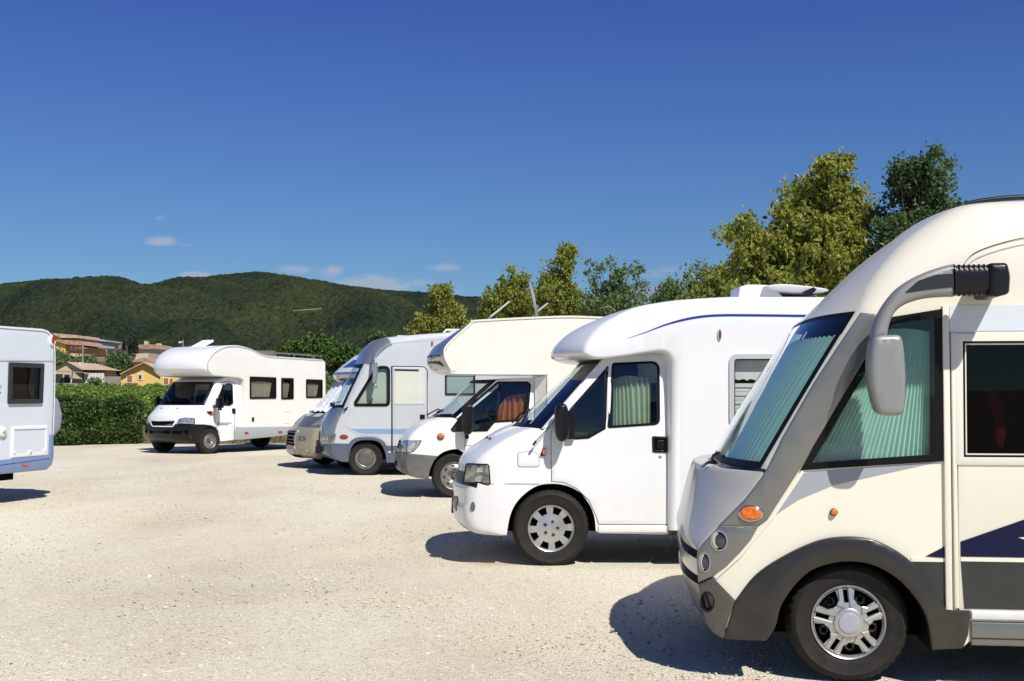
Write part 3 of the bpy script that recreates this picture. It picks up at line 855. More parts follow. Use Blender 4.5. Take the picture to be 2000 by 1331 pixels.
    solid('door_skirt', M['darkgrey'], [(e0[0] + .006, z2), (door_r, z2), (door_r, z3), (e0[0] + .02, z3)], v.side, .0095, .004, dr)
    # inside seen through the door window
    sx = v.P(1950, 800, .5)
    box('seat', (sx[0] - .35, .55, .9), (sx[0] + .6, 1.2, 1.75), M['seat'], v.root, .06)
    V = []; F = []
    cx, cz = v.P(1946, 800, .3)
    prof = curve([(-.05, .12), (.0, .11), (.05, .02), (.06, -.1), (.04, -.22), (.0, -.2), (-.01, -.05)], 4)
    solid('pink_cloth', M['pink'], [(cx + a_, cz + b_) for a_, b_ in prof], plane(.32), 0, .03, v.root, bev=.01)
    # sill below the door
    zs = [v.P(1990, y)[1] for y in (1195, 1211, 1216, 1247, 1249, 1262)]
    us = v.P(1895, 1200)[0]
    solid('sill_strip', M['white'], [(us, zs[0]), (us, zs[1]), (6.2, zs[1]), (6.2, zs[0])], v.side, .03, .05, v.root, bev=.006)
    solid('lower_skirt', M['pillar'], [(us, zs[2]), (us, zs[5]), (6.2, zs[5]), (6.2, zs[2])], v.side, .018, .05, v.root, bev=.006)
    solid('skirt_groove', M['gap'], [(us, zs[3]), (us, zs[4]), (6.2, zs[4]), (6.2, zs[3])], v.side, .021, .01, v.root)
    # dark trim on the roof edge
    V = []
    rr = [v.P(x, y, .5) for x, y in ((1888, 402), (1920, 396), (1960, 391), (2010, 388), (2100, 387))]
    tube('roof_rail', [(x, .55, z + .012) for x, z in rr], .016, M['black'], v.root)
    # wipers in the cowl
    for (x0, y0, x1, y1, vv) in ((1395, 903, 1412, 886, .75), (1405, 905, 1398, 900, .5), (1378, 912, 1408, 906, .45)):
        a = v.P(x0, y0, v=vv); b = v.P(x1, y1, v=vv)
        tube('wiper', [(a[0] - .02, vv, a[1]), ((a[0] + b[0]) / 2 - .03, vv + .02, (a[1] + b[1]) / 2 + .015), (b[0] - .02, vv + .1, b[1])], .009, M['black'], v.root)
    # hanging mirror
    VM = -.24
    pm = lambda l: [v.P(x, y, v=VM) for x, y in l]
    arm_o = curve([(1863, 516), (1834, 523), (1800, 535), (1770, 551), (1745, 571), (1722, 602), (1708, 632), (1701, 662)], 4)
    arm_i = curve([(1732, 662), (1736, 636), (1746, 612), (1765, 596), (1800, 584), (1830, 580), (1864, 579)], 4)
    m_ = solid('mirror_arm', M['mirrorgrey'], pm(arm_o) + pm(arm_i), plane(VM), .035, .09, v.root, back=True, bev=.026, grid=.03, smooth=80)
    solid('arm_recess', M['darkgrey'], fillet(pm([(1764, 574), (1790, 550), (1826, 538), (1859, 536), (1860, 562), (1813, 567)]), .012), plane(VM), .038, .02, m_, smooth=80)
    ho = [(1699, 672), (1708, 658), (1730, 656), (1750, 656), (1759, 664), (1764, 700), (1766, 740), (1765, 780), (1762, 803), (1752, 811), (1735, 812), (1718, 809), (1708, 797), (1699, 760), (1695, 720)]
    solid('mirror_head', M['mirrorgrey'], pm(curve(ho, 3, True)), plane(VM), .06, .14, m_, back=True, bev=.022, grid=.04, smooth=80)
    # bellows and base
    pa, pb = v.P(1862, 548, v=VM), v.P(1930, 548, v=VM); r0 = abs(v.P(1862, 517, v=VM)[1] - pa[1])
    V = []; F = []; n = 24; K = 29
    for k in range(K):
        t = k / (K - 1); rr = r0 * (1.0 if k % 4 in (0, 1) else .90)
        for i in range(n):
            a = 2 * math.pi * i / n; cc, ss = math.cos(a), math.sin(a)
            V.append((pa[0] + (pb[0] - pa[0]) * t, VM + .01 - .055 * math.copysign(abs(cc) ** .6, cc), pa[1] + rr * math.copysign(abs(ss) ** .6, ss)))
    for k in range(K - 1):
        for i in range(n):
            j = (i + 1) % n; F.append((k * n + i, k * n + j, (k + 1) * n + j, (k + 1) * n + i))
    F += [tuple(range(n)), tuple(range((K - 1) * n, K * n))]
    mesh('mirror_bellows', V, F, M['black'], m_, 30)
    bl = fillet(pm([(1926, 516), (1963, 515), (1969, 540), (1967, 575), (1950, 580), (1926, 580)]), .02)
    solid('mirror_base', M['black'], bl, plane(VM), .06, .32, m_, bev=.022, smooth=60)
    # wheels and underside
    u, _ = v.P(1657, 1222, v=.05)
    wheel(v, (u, 0), .333, .22, .206, 'cap5', .045)
    wheel(v, (u, 0), .333, .22, .206, 'cap5', v.W - .045, flip=True)
    wheel(v, (u + 3.9, 0), .333, .22, .206, 'cap5', .06)
    wheel(v, (u + 3.9, 0), .333, .22, .206, 'cap5', v.W - .06, flip=True)
    chassis(v, u - .55, u + 4.6, .22, .6, .32)
    return v
V1 = build_v1()
# ------------------------------------------------------------------ white low-profile camper
def arc_pts(veh, cx, cy, rpx, a0, a1, n, v=None):
    """pixel arc round a wheel centre; angles in degrees, 0 = right, 90 = up"""
    return [(cx + rpx * math.cos(R(a0 + (a1 - a0) * i / (n - 1))), cy - rpx * math.sin(R(a0 + (a1 - a0) * i / (n - 1)))) for i in range(n)]
def side_line(veh, name, pts, mat, h=.003, out=.003, parent=None):
    """thin raised or drawn line along the side; pts are pixels"""
    q = [veh.P(x, y) for x, y in pts]
    V = []; F = []
    for i, p in enumerate(q):
        a = Vector(q[max(i - 1, 0)]); b = Vector(q[min(i + 1, len(q) - 1)]); t = (b - a).normalized(); n = Vector((-t.y, t.x)) * h
        V += [veh.side(p[0] + n.x, p[1] + n.y, out), veh.side(p[0] - n.x, p[1] - n.y, out)]
    for i in range(len(q) - 1): F.append((2 * i, 2 * i + 1, 2 * i + 3, 2 * i + 2))
    return mesh(name, V, F, M[mat], parent or veh.root)
def dup_tree(o, parent):
    c = o.copy(); COL.objects.link(c); c.parent = parent
    for ch in list(o.children): dup_tree(ch, c)
    return c
def interior(veh, u0, u1, zf, zs, steer_u=None, y0=.35):
    """dashboard, steering wheel and two seats behind the cab glass"""
    W = veh.W
    box('dashboard', (u0, .14, zf - .25), (u0 + .45, W - .14, zf), M['seat'], veh.root, .05)
    for k, y in enumerate((y0, W - y0 - .5)):
        box('seat', (u1 - .25, y, zs - .5), (u1 + .1, y + .5, zs + .25), M['seat'], veh.root, .07)
    cu, cz = u0 + .55, zf + .06
    pts = []
    for i in range(25):
        a = 2 * math.pi * i / 24
        pts.append((cu + .10 * math.sin(a), y0 + .25 + .19 * math.cos(a), cz + .17 * math.sin(a)))
    tube('steering_wheel', pts, .014, M['black'], veh.root, caps=False)
def build_v2():
    v = Veh('camper_van', 'white low-profile camper with silver eight-slot hubcaps and thin blue roof line', 'camper van',
            'motorhomes parked in a row', 1076, 1108, 2, 2.05)
    v.S = lambda u, z: .11 * max(0, (-.30 - u) / .55) ** 2 + .10 * max(0, (z - 1.25) / .9) ** 1.5
    rows = [
        (1062, 838, 1003, 'wind', .012), (1182, 700, 1140, '~roof', .04), (1205, 690, 1165, '~roof', .05), (1230, 688, 1210, 'roof', .05),
        (1322, 688, None, 'roof', .02), (1322, 1046, None, 'under', .01), (1268, 1046, None, 'under', .01), (1172, 1044, None, 'under', .008),
        (1163, 1038, None, '~arch', .004), (1160, 1010, None, '~arch', .004), (1150, 985, None, '~arch', .004), (1131, 962, None, '~arch', .004), (1104, 949, None, '~arch', .004), (1076, 946, None, '~arch', .004), (1050, 950, None, '~arch', .004),
        (1026, 965, None, '~arch', .004), (1007, 986, None, '~arch', .004), (996, 1012, None, '~arch', .004), (992, 1046, None, 'bump', .012),
        (978, 1047, 970, 'bump', .02), (962, 1047, 946, '~bump', .05), (928, 1042, 908, '~bump', .07), (914, 1025, 888, '~bump', .08), (912, 1000, 884, '~bump', .08), (914, 985, 887, '~bump', .08), (915, 966, 885, '~bump', .08), (916, 956, 883, 'bump', .07),
        (918, 950, 888, 'grille', .065), (924, 925, 896, 'nose', .065), (925, 920, 895, '~hood', .065), (932, 906, 899, '~hood', .065), (947, 890, 911, '~hood', .06), (972, 871, 938, '~hood', .07), (1010, 850, 968, '~hood', .07),
        (1045, 836, 996, 'hood', .05), (1056, 838, 1000, 'cowl', .012),
    ]
    pts = rows_k(v, rows)
    a, b = pts[0], pts[1]
    mid = [tuple(a[k] + (b[k] - a[k]) * t for k in range(4)) + ('wind',) for t in (.06, .2, .4, .6, .8, .92)]
    pts = smooth_outline([pts[0]] + mid + pts[1:])
    dpx = [(1077, 941), (1076, 850), (1082, 822), (1105, 784), (1164, 718), (1184, 700), (1203, 694), (1306, 694), (1309, 1000), (1308, 1025), (1169, 1025), (1163.6, 1008), (1150, 978), (1126, 955), (1101, 943)]
    door = v.poly(dpx)
    dh = offset(door, .003)
    o, st = body(v, 'body', pts, ['white', 'white', 'black', 'gap'], {'arch': 2, 'grille': 2, 'cowl': 2, 'under': 2}, holes=[dh], skip='wind', grid=.12, q=2.6, smooth=50)
    FR, PF = front_chart(v, pts, q=2.6)
    screen(v, 'windscreen', st, M['glass_screen'], M['gasket'], v.root, band=0, edge=1)
    w1 = v.poly([(1188, 714), (1183, 838), (1150, 857), (1122, 859), (1112, 848), (1112, 800)], .01)
    w2 = fillet(v.poly([(1195, 709), (1288, 705), (1289, 830), (1186, 837)]), [.03, .09, .06, .03], 5)
    d = solid('door', M['white'], offset(door, -.003), v.side, .004, .05, v.root, holes=[offset(w1, -.02), offset(w2, -.02)], grid=.10, smooth=50, bev=.003)
    for w in (w1, w2):
        g = solid('door_window', M['glass_side'], offset(w, -.012), v.side, -.004, .004, d, grid=.15)
        solid('window_gasket', M['gasket'], w, v.side, .008, .03, g, holes=[offset(w, -.022)], grid=.15)
    interior(v, *(v.P(1070, 850)[0], v.P(1290, 800)[0]), v.P(1100, 848)[1], v.P(1200, 800)[1])
    curtain('curtain', [v.P(1198, 742, .1), v.P(1225, 734, .1), v.P(1270, 740, .1)], [v.P(1196, 840, .1), v.P(1230, 840, .1), v.P(1270, 836, .1)], v.side, -.10, M['cur_sage'], v.root, n=9, amp=.02)
    # shut lines
    side_line(v, 'bonnet_seam', [(953, 946), (1000, 945.5), (1053, 946)], 'gap', .0022)
    side_line(v, 'door_crease', [(1182, 974), (1240, 973.5), (1306, 974)], 'navy', .003)
    side_line(v, 'wing_seam', [(1060, 836.5), (1076, 836.5)], 'gap', .002)
    # fuel flap
    fl = v.poly([(1011, 884), (1042, 882), (1053, 889), (1053, 913), (1011, 913)], .03)
    f_ = solid('fuel_flap', M['white'], offset(fl, -.004), v.side, .004, .006, v.root, grid=.1, bev=.002)
    solid('flap_seam', M['gap'], fl, v.side, .0015, .004, f_, grid=.1)
    u, z = v.P(1059.5, 883)
    ind = solid('indicator', M['black'], fillet([(u - .025, z - .035), (u + .022, z - .04), (u + .026, z + .035), (u + .005, z + .042)], .01), v.side, .02, .02, v.root, bev=.006)
    solid('lens', M['amber'], fillet([(u - .006, z - .018), (u + .02, z - .028), (u + .022, z + .022), (u + .008, z + .028)], .01), v.side, .032, .012, ind, bev=.005)
    # handle
    hd = v.poly([(1273, 852), (1305, 853), (1305, 885), (1274, 884)], .02)
    h_ = solid('door_handle', M['black'], hd, v.side, .014, .02, v.root, holes=[offset(hd, -.022)], bev=.005)
    solid('handle_recess', M['matte'], offset(hd, -.02), v.side, .006, .003, h_)
    solid('handle_grip', M['black'], v.poly([(1283, 860), (1297, 860), (1297, 878), (1283, 878)], .01), v.side, .016, .012, h_, bev=.004)
    marker(v, 'door_lock', 'steel2', 1289, 893, 2.5, 2.5, .008, base='chrome')
    # headlight, grille, bumper details
    hl = v.poly([(911, 907), (954, 908), (957, 946), (905, 943)], .02)
    hv = solid('headlight', M['gasket'], offset(hl, .008), lambda a_, b_, o_: v.side(a_, b_, o_ - .10 * max(0, (v.P(940, 920)[0] - a_)) ), .006, .05, v.root, grid=.05)
    ch = lambda a_, b_, o_: v.side(a_, b_, o_ - .10 * max(0, (v.P(940, 920)[0] - a_)))
    solid('reflector', M['lens'], offset(hl, -.003), ch, .011, .01, hv, grid=.04, smooth=60, bev=.006)
    for (px, py, rx, ry) in ((937, 917, 6, 5), (934, 935, 7, 5)):
        c0 = v.P(px, py); solid('bulb_reflector', M['brightlens'], fillet([(c0[0] - .03, c0[1] - .025), (c0[0] + .032, c0[1] - .028), (c0[0] + .03, c0[1] + .026), (c0[0] - .022, c0[1] + .024)], .015), ch, .0125, .002, hv)
    for k in range(5):
        z = v.P(920, 948)[1] + .018 + .023 * k
        V = [FR(y, z + dz, .004) for y in np.linspace(.45, 1.6, 10) for dz in (0, .008)]
        mesh('grille_bar', V, [(2 * i, 2 * i + 2, 2 * i + 3, 2 * i + 1) for i in range(9)], M['chrome' if k == 4 else 'bumpergrey'], v.root)
    z0, z1 = v.P(905, 1006)[1], v.P(905, 976)[1]
    lo = [(y, z) for y, z in ((.36, z0), (1.69, z0), (1.69, z1), (.36, z1))]
    solid('bumper_intake', M['darkgrey'], fillet(lo, .03), FR, .006, .003, v.root, grid=.08)
    zp = v.P(905, 1005)[1]
    solid('number_plate', M['ivory'], [(.78, zp - .04), (1.28, zp - .04), (1.28, zp + .07), (.78, zp + .07)], FR, .02, .02, v.root)
    solid('plate_frame', M['black'], [(.76, zp - .055), (1.30, zp - .055), (1.30, zp + .085), (.76, zp + .085)], FR, .018, .03, v.root)
    fo = v.P(926, 990)
    solid('fog_recess', M['bumpergrey'], ellipse(fo[0] - .012, fo[1], .022, .045, 16), v.side, .002, .001, v.root)
    # mirror
    mo = curve([(1084, 806), (1088, 793), (1096, 789), (1104, 790), (1109, 800), (1112, 822), (1112, 845), (1108, 857), (1099, 863), (1090, 859), (1084, 840)], 3, True)
    pm = [v.P(x, y, v=-.17) for x, y in mo]
    m_ = solid('door_mirror', M['black'], pm, plane(-.17), .05, .13, v.root, back=True, bev=.03, smooth=60)
    mb = v.poly([(1106, 806), (1122, 793), (1122, 858), (1106, 858)], .01)
    solid('mirror_foot', M['black'], mb, v.side, .06, .06, m_, bev=.01)
    # aerial, wipers, washer jets
    a, b, c = v.P(1074, 833, -.02), v.P(1047, 862, -.06), v.P(1041, 870, -.07)
    tube('aerial', [(v.P(1105, 792)[0], v.side(*v.P(1105, 792), .0)[1] - .01, v.P(1105, 792)[1]), (a[0], -.02, a[1]), (b[0], -.06, b[1])], .004, M['black'], v.root)
    tube('aerial_tip', [(b[0], -.06, b[1]), (c[0], -.07, c[1])], .011, M['black'], v.root)
    for y in (.45, 1.15):
        z = v.P(1056, 838)[1]; p0 = FR(y, z + .01, .03); p1 = FR(y + .1, z + .10, .035); p2 = FR(y + .65, z + .16, .02)
        tube('wiper', [p0, p1, p2], .010, M['black'], v.root)
    for y in (.5, .8):
        p = FR(y, v.P(985, 862)[1], .0); tube('washer_jet', [p, (p[0] - .01, p[1], p[2] + .015)], .012, M['black'], v.root)
    # ---- living shell, wider than the cab
    SH = .115
    shellS = lambda u, z: 0.0
    W2 = v.W + 2 * SH
    def PV(px, py): return v.P(px, py, v=-SH)
    ps = []
    def add(px, py, b, tg, bev): u, z = PV(px, py); ps.append((u, z, b, bev, tg))
    for r_ in [(1145, 694, .22, '~cap', .03), (1144, 682, .24, '~cap', .04), (1154, 664, .24, '~cap', .07), (1176, 640, .22, '~cap', .10), (1205, 620, .18, '~cap', .12), (1245, 600, .12, '~cap', .13),
               (1290, 590, .07, '~cap', .13), (1335, 584, .04, '~cap', .13), (1390, 580, .0, '~cap', .13), (1440, 578, .0, 'cap', .12)]: add(*r_)
    u_end = PV(1440, 578)[0] + 4.1
    ps += [(u_end, ps[-1][1], 0, .12, 'cap'), (u_end, .42, 0, .05, 'under')]
    for r_ in [(1310, 1046, 0, 'under', .04), (1308, 1038, 0, 'cap', .10), (1308, 712, 0, '~cap', .10), (1302, 694, 0, '~cap', .06), (1280, 689, .0, '~cap', .04), (1220, 697, .10, '~cap', .03), (1170, 702, .18, '~cap', .03)]: add(*r_)
    ps = smooth_outline(ps)
    lw = [PV(1424, 692), (PV(1424, 692)[0] + .95, PV(1424, 692)[1]), (PV(1424, 692)[0] + .95, PV(1424, 834)[1]), PV(1424, 834)]
    lw = fillet(lw, .08, 5)
    sh_chart = lambda a_, b_, o_: (a_, -SH - o_, b_)
    o2, _ = body(v, 'living_shell', ps, ['white', 'black'], {'under': 1}, holes=[offset(lw, -.03)], grid=.2, W=W2, S=shellS, v0=-SH, q=2.2, smooth=50)
    g = pane(v, 'side_window', lw, .045, M['glass_clear'], chart=sh_chart, fmat='lightgrey', proud=.016, framename='window_frame')
    iw = offset(lw, -.055)
    solid('window_gasket', M['gasket'], offset(lw, -.038), sh_chart, .010, .02, g, holes=[iw])
    x0, zt = min(p[0] for p in iw), max(p[1] for p in iw); x1, zb = max(p[0] for p in iw), min(p[1] for p in iw)
    # reflective blind with horizontal slats and a scalloped edge above
    for k in range(9):
        zz = zb + (zt - zb) * .62 * k / 9
        bx = solid('blind_slat', M['mirror'], [(x0 - .02, zz), (x1 + .02, zz), (x1 + .02, zz + (zt - zb) * .064), (x0 - .02, zz + (zt - zb) * .064)], sh_chart, -.05 - .01 * (k % 2), .004, g)
    sc_ = [(x0 - .02, zt + .02)] + [(x0 - .02 + (x1 - x0 + .04) * i / 40, zb + (zt - zb) * (.66 + .03 * abs(math.sin(i * .9)))) for i in range(41)] + [(x1 + .02, zt + .02)]
    solid('blind_valance', M['mirror'], sc_, sh_chart, -.075, .004, g, grid=.05)
    # blue roof line
    bl = [PV(x, y) for x, y in curve([(1226, 661), (1262, 649), (1297, 635.5), (1332, 625.5), (1367, 619), (1406, 616), (1470, 616), (1560, 617)], 4)]
    up = [(p[0], p[1] + .010 * min(1, i / 12)) for i, p in enumerate(bl)]; dn = [(p[0], p[1] - .011 * min(1, i / 12) - .001) for i, p in enumerate(bl)]
    xe = u_end - .2
    solid('blue_line', M['blue'], up + [(xe, up[-1][1]), (xe, dn[-1][1])] + dn[::-1], sh_chart, .003, .003, v.root)
    side_line2 = [(PV(1345, 974)), (u_end - .1, PV(1345, 974)[1])]
    solid('wall_crease', M['navy'], [side_line2[0], side_line2[1], (side_line2[1][0], side_line2[1][1] + .005), (side_line2[0][0], side_line2[0][1] + .005)], sh_chart, .003, .002, v.root)
    u, z = PV(1405, 654)
    mk = solid('marker_light', M['lightgrey'], ellipse(u, z, .02, .055, 16), sh_chart, .012, .012, v.root)
    solid('red_lens', M['redlens'], ellipse(u + .004, z, .012, .045, 14), sh_chart, .022, .012, mk, bev=.006)
    # folded satellite dish on the roof
    zr = PV(1440, 578)[1]
    VB = .35
    def PB(px, py): return v.P(px, py, v=VB)
    bpts = [PB(x, y) for x, y in ((1442, 594), (1443, 575), (1446, 560), (1462, 556), (1500, 557), (1520, 570), (1542, 592))]
    bs = solid('satellite_base', M['white'], [(a_, b_) for a_, b_ in bpts], plane(VB), .0, .4, v.root, back=True, bev=.012)
    dd = [PB(x, y) for x, y in curve([(1490, 561), (1520, 557), (1560, 560), (1606, 566), (1608, 572), (1570, 575), (1530, 572), (1500, 568)], 3, True)]
    solid('satellite_dish', M['lightgrey'], dd, plane(VB - .12), .0, .62, v.root, back=True, bev=.01)
    solid('dish_bracket', M['black'], [PB(x, y) for x, y in ((1562, 572), (1580, 564), (1586, 569), (1572, 582), (1560, 580))], plane(VB - .16), 0, .06, v.root, back=True)
    rl = PB(1545, 588)
    box('roof_rack', (rl[0], VB, zr - .04), (rl[0] + .9, VB + .5, zr + .03), M['darkgrey'], v.root, .01)
    a = v.P(1272, 607, v=1.2); b = v.P(1296, 601, v=1.2)
    solid('roof_fitting', M['lightgrey'], [(a[0], a[1] - .1), (a[0] + .02, a[1]), (b[0], b[1]), (b[0], b[1] - .06)], plane(1.2), 0, .4, v.root, back=True)  # another vehicle's antenna, built here as a vent on this roof
    # wheels
    u, _ = v.P(1076, 1033, v=.0)
    wheel(v, (u, 0), .357, .22, .218, 'cap8', .0)
    wheel(v, (u, 0), .357, .22, .218, 'cap8', v.W, flip=True)
    wheel(v, (u + 3.6, 0), .357, .22, .218, 'cap8', -.02)
    wheel(v, (u + 3.6, 0), .357, .22, .218, 'cap8', v.W + .02, flip=True)
    chassis(v, u - .45, u + 4.4, .3, .62, .3)
    zs0, zs1 = v.P(1250, 1041)[1], v.P(1250, 1027)[1]
    solid('sill', M['white'], [(v.P(1168, 1041)[0], zs0), (v.P(1322, 1041)[0], zs0), (v.P(1322, 1041)[0], zs1), (v.P(1168, 1041)[0], zs1)], v.side, .016, .03, v.root, bev=.01)
    return v
V2 = build_v2()

# ------------------------------------------------------------------ ivory overcab motorhome with grey bumper
def build_v3():
    v = Veh('overcab_motorhome', 'ivory motorhome with boxy bed over the cab, grey bumper and orange cab curtain', 'motorhome',
            'motorhomes parked in a row', 889, 974, 5, 1.95)
    v.S = lambda u, z: .10 * max(0, (-.20 - u) / .55) ** 2 + .08 * max(0, (z - 1.15) / .8) ** 1.5
    rows = [
        (895, 817, 848, 'wind', .02), (980, 742, 922, 'roof', .05), (1010, 738, 1000, 'roof', .03), (1046, 738, None, 'roof', .02), (1048, 936, None, 'under', .02), (944, 936, None, 'under', .01), (936, 918, None, '~arch', .004),
        (929, 900, None, '~arch', .004), (915, 885, None, '~arch', .004), (892, 878, None, '~arch', .004), (868, 883, None, '~arch', .004), (850, 897, None, '~arch', .004), (841, 915, None, '~arch', .004), (837, 936, None, 'under', .01),
        (815, 934, 806, '~bump', .04), (795, 926, 782, '~bump', .04), (790, 910, 774, '~bump', .04), (790, 893, 773, '~bump', .04), (793, 884, 775, 'nose', .03),
        (794, 874, 777, '~hood', .03), (797, 862, 781, '~hood', .04), (806, 848, 790, '~hood', .06), (824, 833, 808, '~hood', .07), (850, 822, 827, '~hood', .07), (886, 816, 840, 'hood', .04), (892, 818, 845, 'cowl', .02),
    ]
    pts = rows_k(v, rows)
    a, b = pts[0], pts[1]
    mid = [tuple(a[k] + (b[k] - a[k]) * t for k in range(4)) + ('wind',) for t in (.06, .3, .6, .92)]
    pts = smooth_outline([pts[0]] + mid + pts[1:])
    wp = v.poly([(914, 793), (972, 745.5), (1032, 745.5), (1037, 752), (1031, 822), (966, 826), (952, 843), (884, 844), (880, 839)], .015)
    o, st = body(v, 'body', pts, ['white', 'bumpergrey', 'black'], {'bump': 1, 'under': 2, 'arch': 2, 'cowl': 2}, holes=[offset(wp, -.015)], skip='wind', grid=.15, q=2.6, smooth=50)
    FR, PF = front_chart(v, pts, q=2.6)
    screen(v, 'windscreen', st, M['glass_screen'], M['gasket'], v.root, band=0, edge=1)
    g = pane(v, 'cab_window', wp, .03, M['glass_side'], proud=.008, grid=.2, framename='window_gasket')
    solid('window_corner', M['darkgrey'], v.poly([(886, 842), (884, 839), (914, 798), (925, 800), (925, 842)]), v.side, .012, .01, g)
    solid('window_divider', M['gasket'], v.poly([(974, 747), (979, 747), (972, 824), (967, 824)]), v.side, .008, .012, g)
    curtain('curtain', [v.P(974, 795, .12), v.P(990, 776, .12), v.P(1004, 772, .12), v.P(1027, 768, .12)], [v.P(966, 824, .12), v.P(985, 824, .12), v.P(1005, 824, .12), v.P(1020, 824, .12)], v.side, -.12, M['cur_orange'], v.root, n=5, amp=.04)
    interior(v, v.P(880, 830)[0], v.P(1035, 800)[0], v.P(900, 826)[1], v.P(950, 790)[1], y0=.3)
    # lower bumper panel on the side
    bp = v.poly([(777, 884), (800, 887), (856, 891), (846, 902), (839, 918), (836, 936), (808, 932), (790, 924), (786, 905)])
    bp = v.poly([(795, 886), (830, 889), (856, 891), (847, 901), (840, 917), (836, 935), (815, 933), (797, 925), (792, 905)])
    solid('bumper_side', M['bumpergrey'], bp, v.side, .012, .03, v.root, grid=.08, bev=.004)
    z0, z1 = v.P(795, 925)[1], v.P(795, 886)[1]
    lo = [(.08, z0), (1.87, z0), (1.87, z1), (.08, z1)]
    solid('bumper_face', M['bumpergrey'], lo, FR, .02, .03, v.root, grid=.08, smooth=60)
    solid('lower_intake', M['matte'], [(.35, z0 + .09), (1.6, z0 + .09), (1.6, z0 + .2), (.35, z0 + .2)], FR, .026, .004, v.root, grid=.1)
    # headlight and grille wrap round the nose
    zl0, zl1 = v.P(795, 884)[1], v.P(797, 860)[1]
    hl = [(.0, zl0 + .02), (.30, zl0), (.36, zl0 + .08), (.36, zl1 - .02), (.0, zl1 + .0)]
    hs = v.poly([(796, 862), (822, 861.5), (819, 869), (808, 881), (800, 884.5), (794, 884)])
    h = solid('headlight', M['brightlens'], hs, v.side, .008, .02, v.root, bev=.004)
    solid('headlight_front', M['brightlens'], hl, FR, .010, .02, h, grid=.06)
    solid('headlight_rim', M['gasket'], offset(hs, .008), v.side, .004, .004, h)
    solid('grille', M['matte'], [(.42, zl0 + .01), (1.53, zl0 + .01), (1.53, zl1 - .01), (.42, zl1 - .01)], FR, .006, .004, v.root, grid=.1)
    for k in range(4):
        zz = zl0 + .03 + (zl1 - zl0 - .06) * k / 3
        solid('grille_bar', M['chrome'], [(.42, zz), (1.53, zz), (1.53, zz + .012), (.42, zz + .012)], FR, .014, .01, v.root, grid=.15)
    u, z = v.P(862, 852)
    mk = solid('indicator', M['bumpergrey'], ellipse(u - .01, z - .012, .06, .055, 16, .4), v.side, .012, .012, v.root, bev=.005)
    solid('lens', M['amber'], ellipse(u, z, .05, .035, 16), v.side, .026, .015, mk, bev=.01)
    side_line(v, 'door_seam', [(908, 845), (908, 880)], 'gap', .003)
    side_line(v, 'door_seam', [(908, 870), (918, 870.5), (925, 875)], 'gap', .003)
    side_line(v, 'door_seam', [(1036, 742), (1036, 930)], 'gap', .003)
    mo = curve([(903, 800), (906, 792), (920, 791), (924, 800), (923, 835), (919, 848), (908, 848), (903, 835)], 3, True)
    m_ = solid('door_mirror', M['black'], [v.P(x, y, v=-.2) for x, y in mo], plane(-.2), .04, .12, v.root, back=True, bev=.02)
    ma = v.P(908, 846, v=-.1)
    box('mirror_arm', (ma[0], -.16, ma[1] - .09), (ma[0] + .06, .06, ma[1] - .03), M['black'], m_, .01)
    for y in (.35, 1.0):
        z = v.P(892, 818)[1]; p0 = FR(y, z + .0, .04); p1 = FR(y + .1, z + .1, .05); p2 = FR(y + .6, z + .07, .03)
        tube('wiper', [p0, p1, p2], .011, M['black'], v.root)
    side_line(v, 'panel_seam', [(1048, 742), (1048, 920)], 'lightgrey', .003)
    # ---- living box
    SH = .16; W2 = v.W + 2 * SH
    def PV(px, py): return v.P(px, py, v=-SH)
    ps = []
    def add(px, py, b, tg, bev): u, z = PV(px, py); ps.append((u, z, b, bev, tg))
    for r_ in [(868, 694, .25, '~nose', .015), (873, 673, .18, 'nose', .015), (915, 635, .07, '~nose', .015), (922, 629.5, .05, '~nose', .015), (935, 625.5, .04, '~roof', .02), (945, 624.8, .03, 'roof', .02), (1093, 618.5, 0, 'roof', .02), (1167, 619.5, 0, 'roof', .02)]: add(*r_)
    u_end = PV(1167, 619.5)[0] + 3.2
    ps += [(u_end, ps[-1][1] - .06, 0, .03, 'rear'), (u_end, .5, 0, .03, 'under')]
    for r_ in [(1069, 934, 0, 'wall', .02), (1068, 731.5, 0, 'belly', .015), (897, 729.5, .27, '~belly', .015), (883, 723, .29, '~nose', .015), (875, 712, .28, '~nose', .015)]: add(*r_)
    for i in range(len(ps)):
        ps[i] = (ps[i][0] , ps[i][1], ps[i][2], ps[i][3], ps[i][4])
    ps = smooth_outline(ps)
    ch = lambda a_, b_, o_: (a_, -SH - o_, b_)
    body(v, 'living_shell', ps, ['ivory', 'silver', 'white', 'black'], {'nose': 1, 'belly': 2, 'wall': 2, 'under': 3}, grid=.25, W=W2, S=lambda u, z: 0.0, v0=-SH, q=3.2, smooth=45)
    FS, _ = front_chart(v, ps, W=W2, S=lambda u, z: 0.0, v0=-SH, q=3.2)
    za, zb_ = PV(868, 716)[1], PV(868, 693)[1]
    solid('front_window', M['glass_dark'], [(.1 - SH, za), (W2 - SH - .1, za), (W2 - SH - .1, zb_), (.1 - SH, zb_)], FS, .006, .006, v.root, grid=.12, smooth=60)
    # aluminium edge profile all round the side wall
    edge_px = [(1066, 733), (1068, 731.5), (897, 730), (883, 724), (875, 712), (867.5, 694), (873, 673), (915, 635), (922, 629.5), (935, 625.5), (1093, 618), (1167, 619.5), (1219, 621)]
    ep = [PV(x, y) for x, y in edge_px]
    eo = [(p[0], p[1]) for p in curve(ep[1:], 4)]
    V = []; F = []
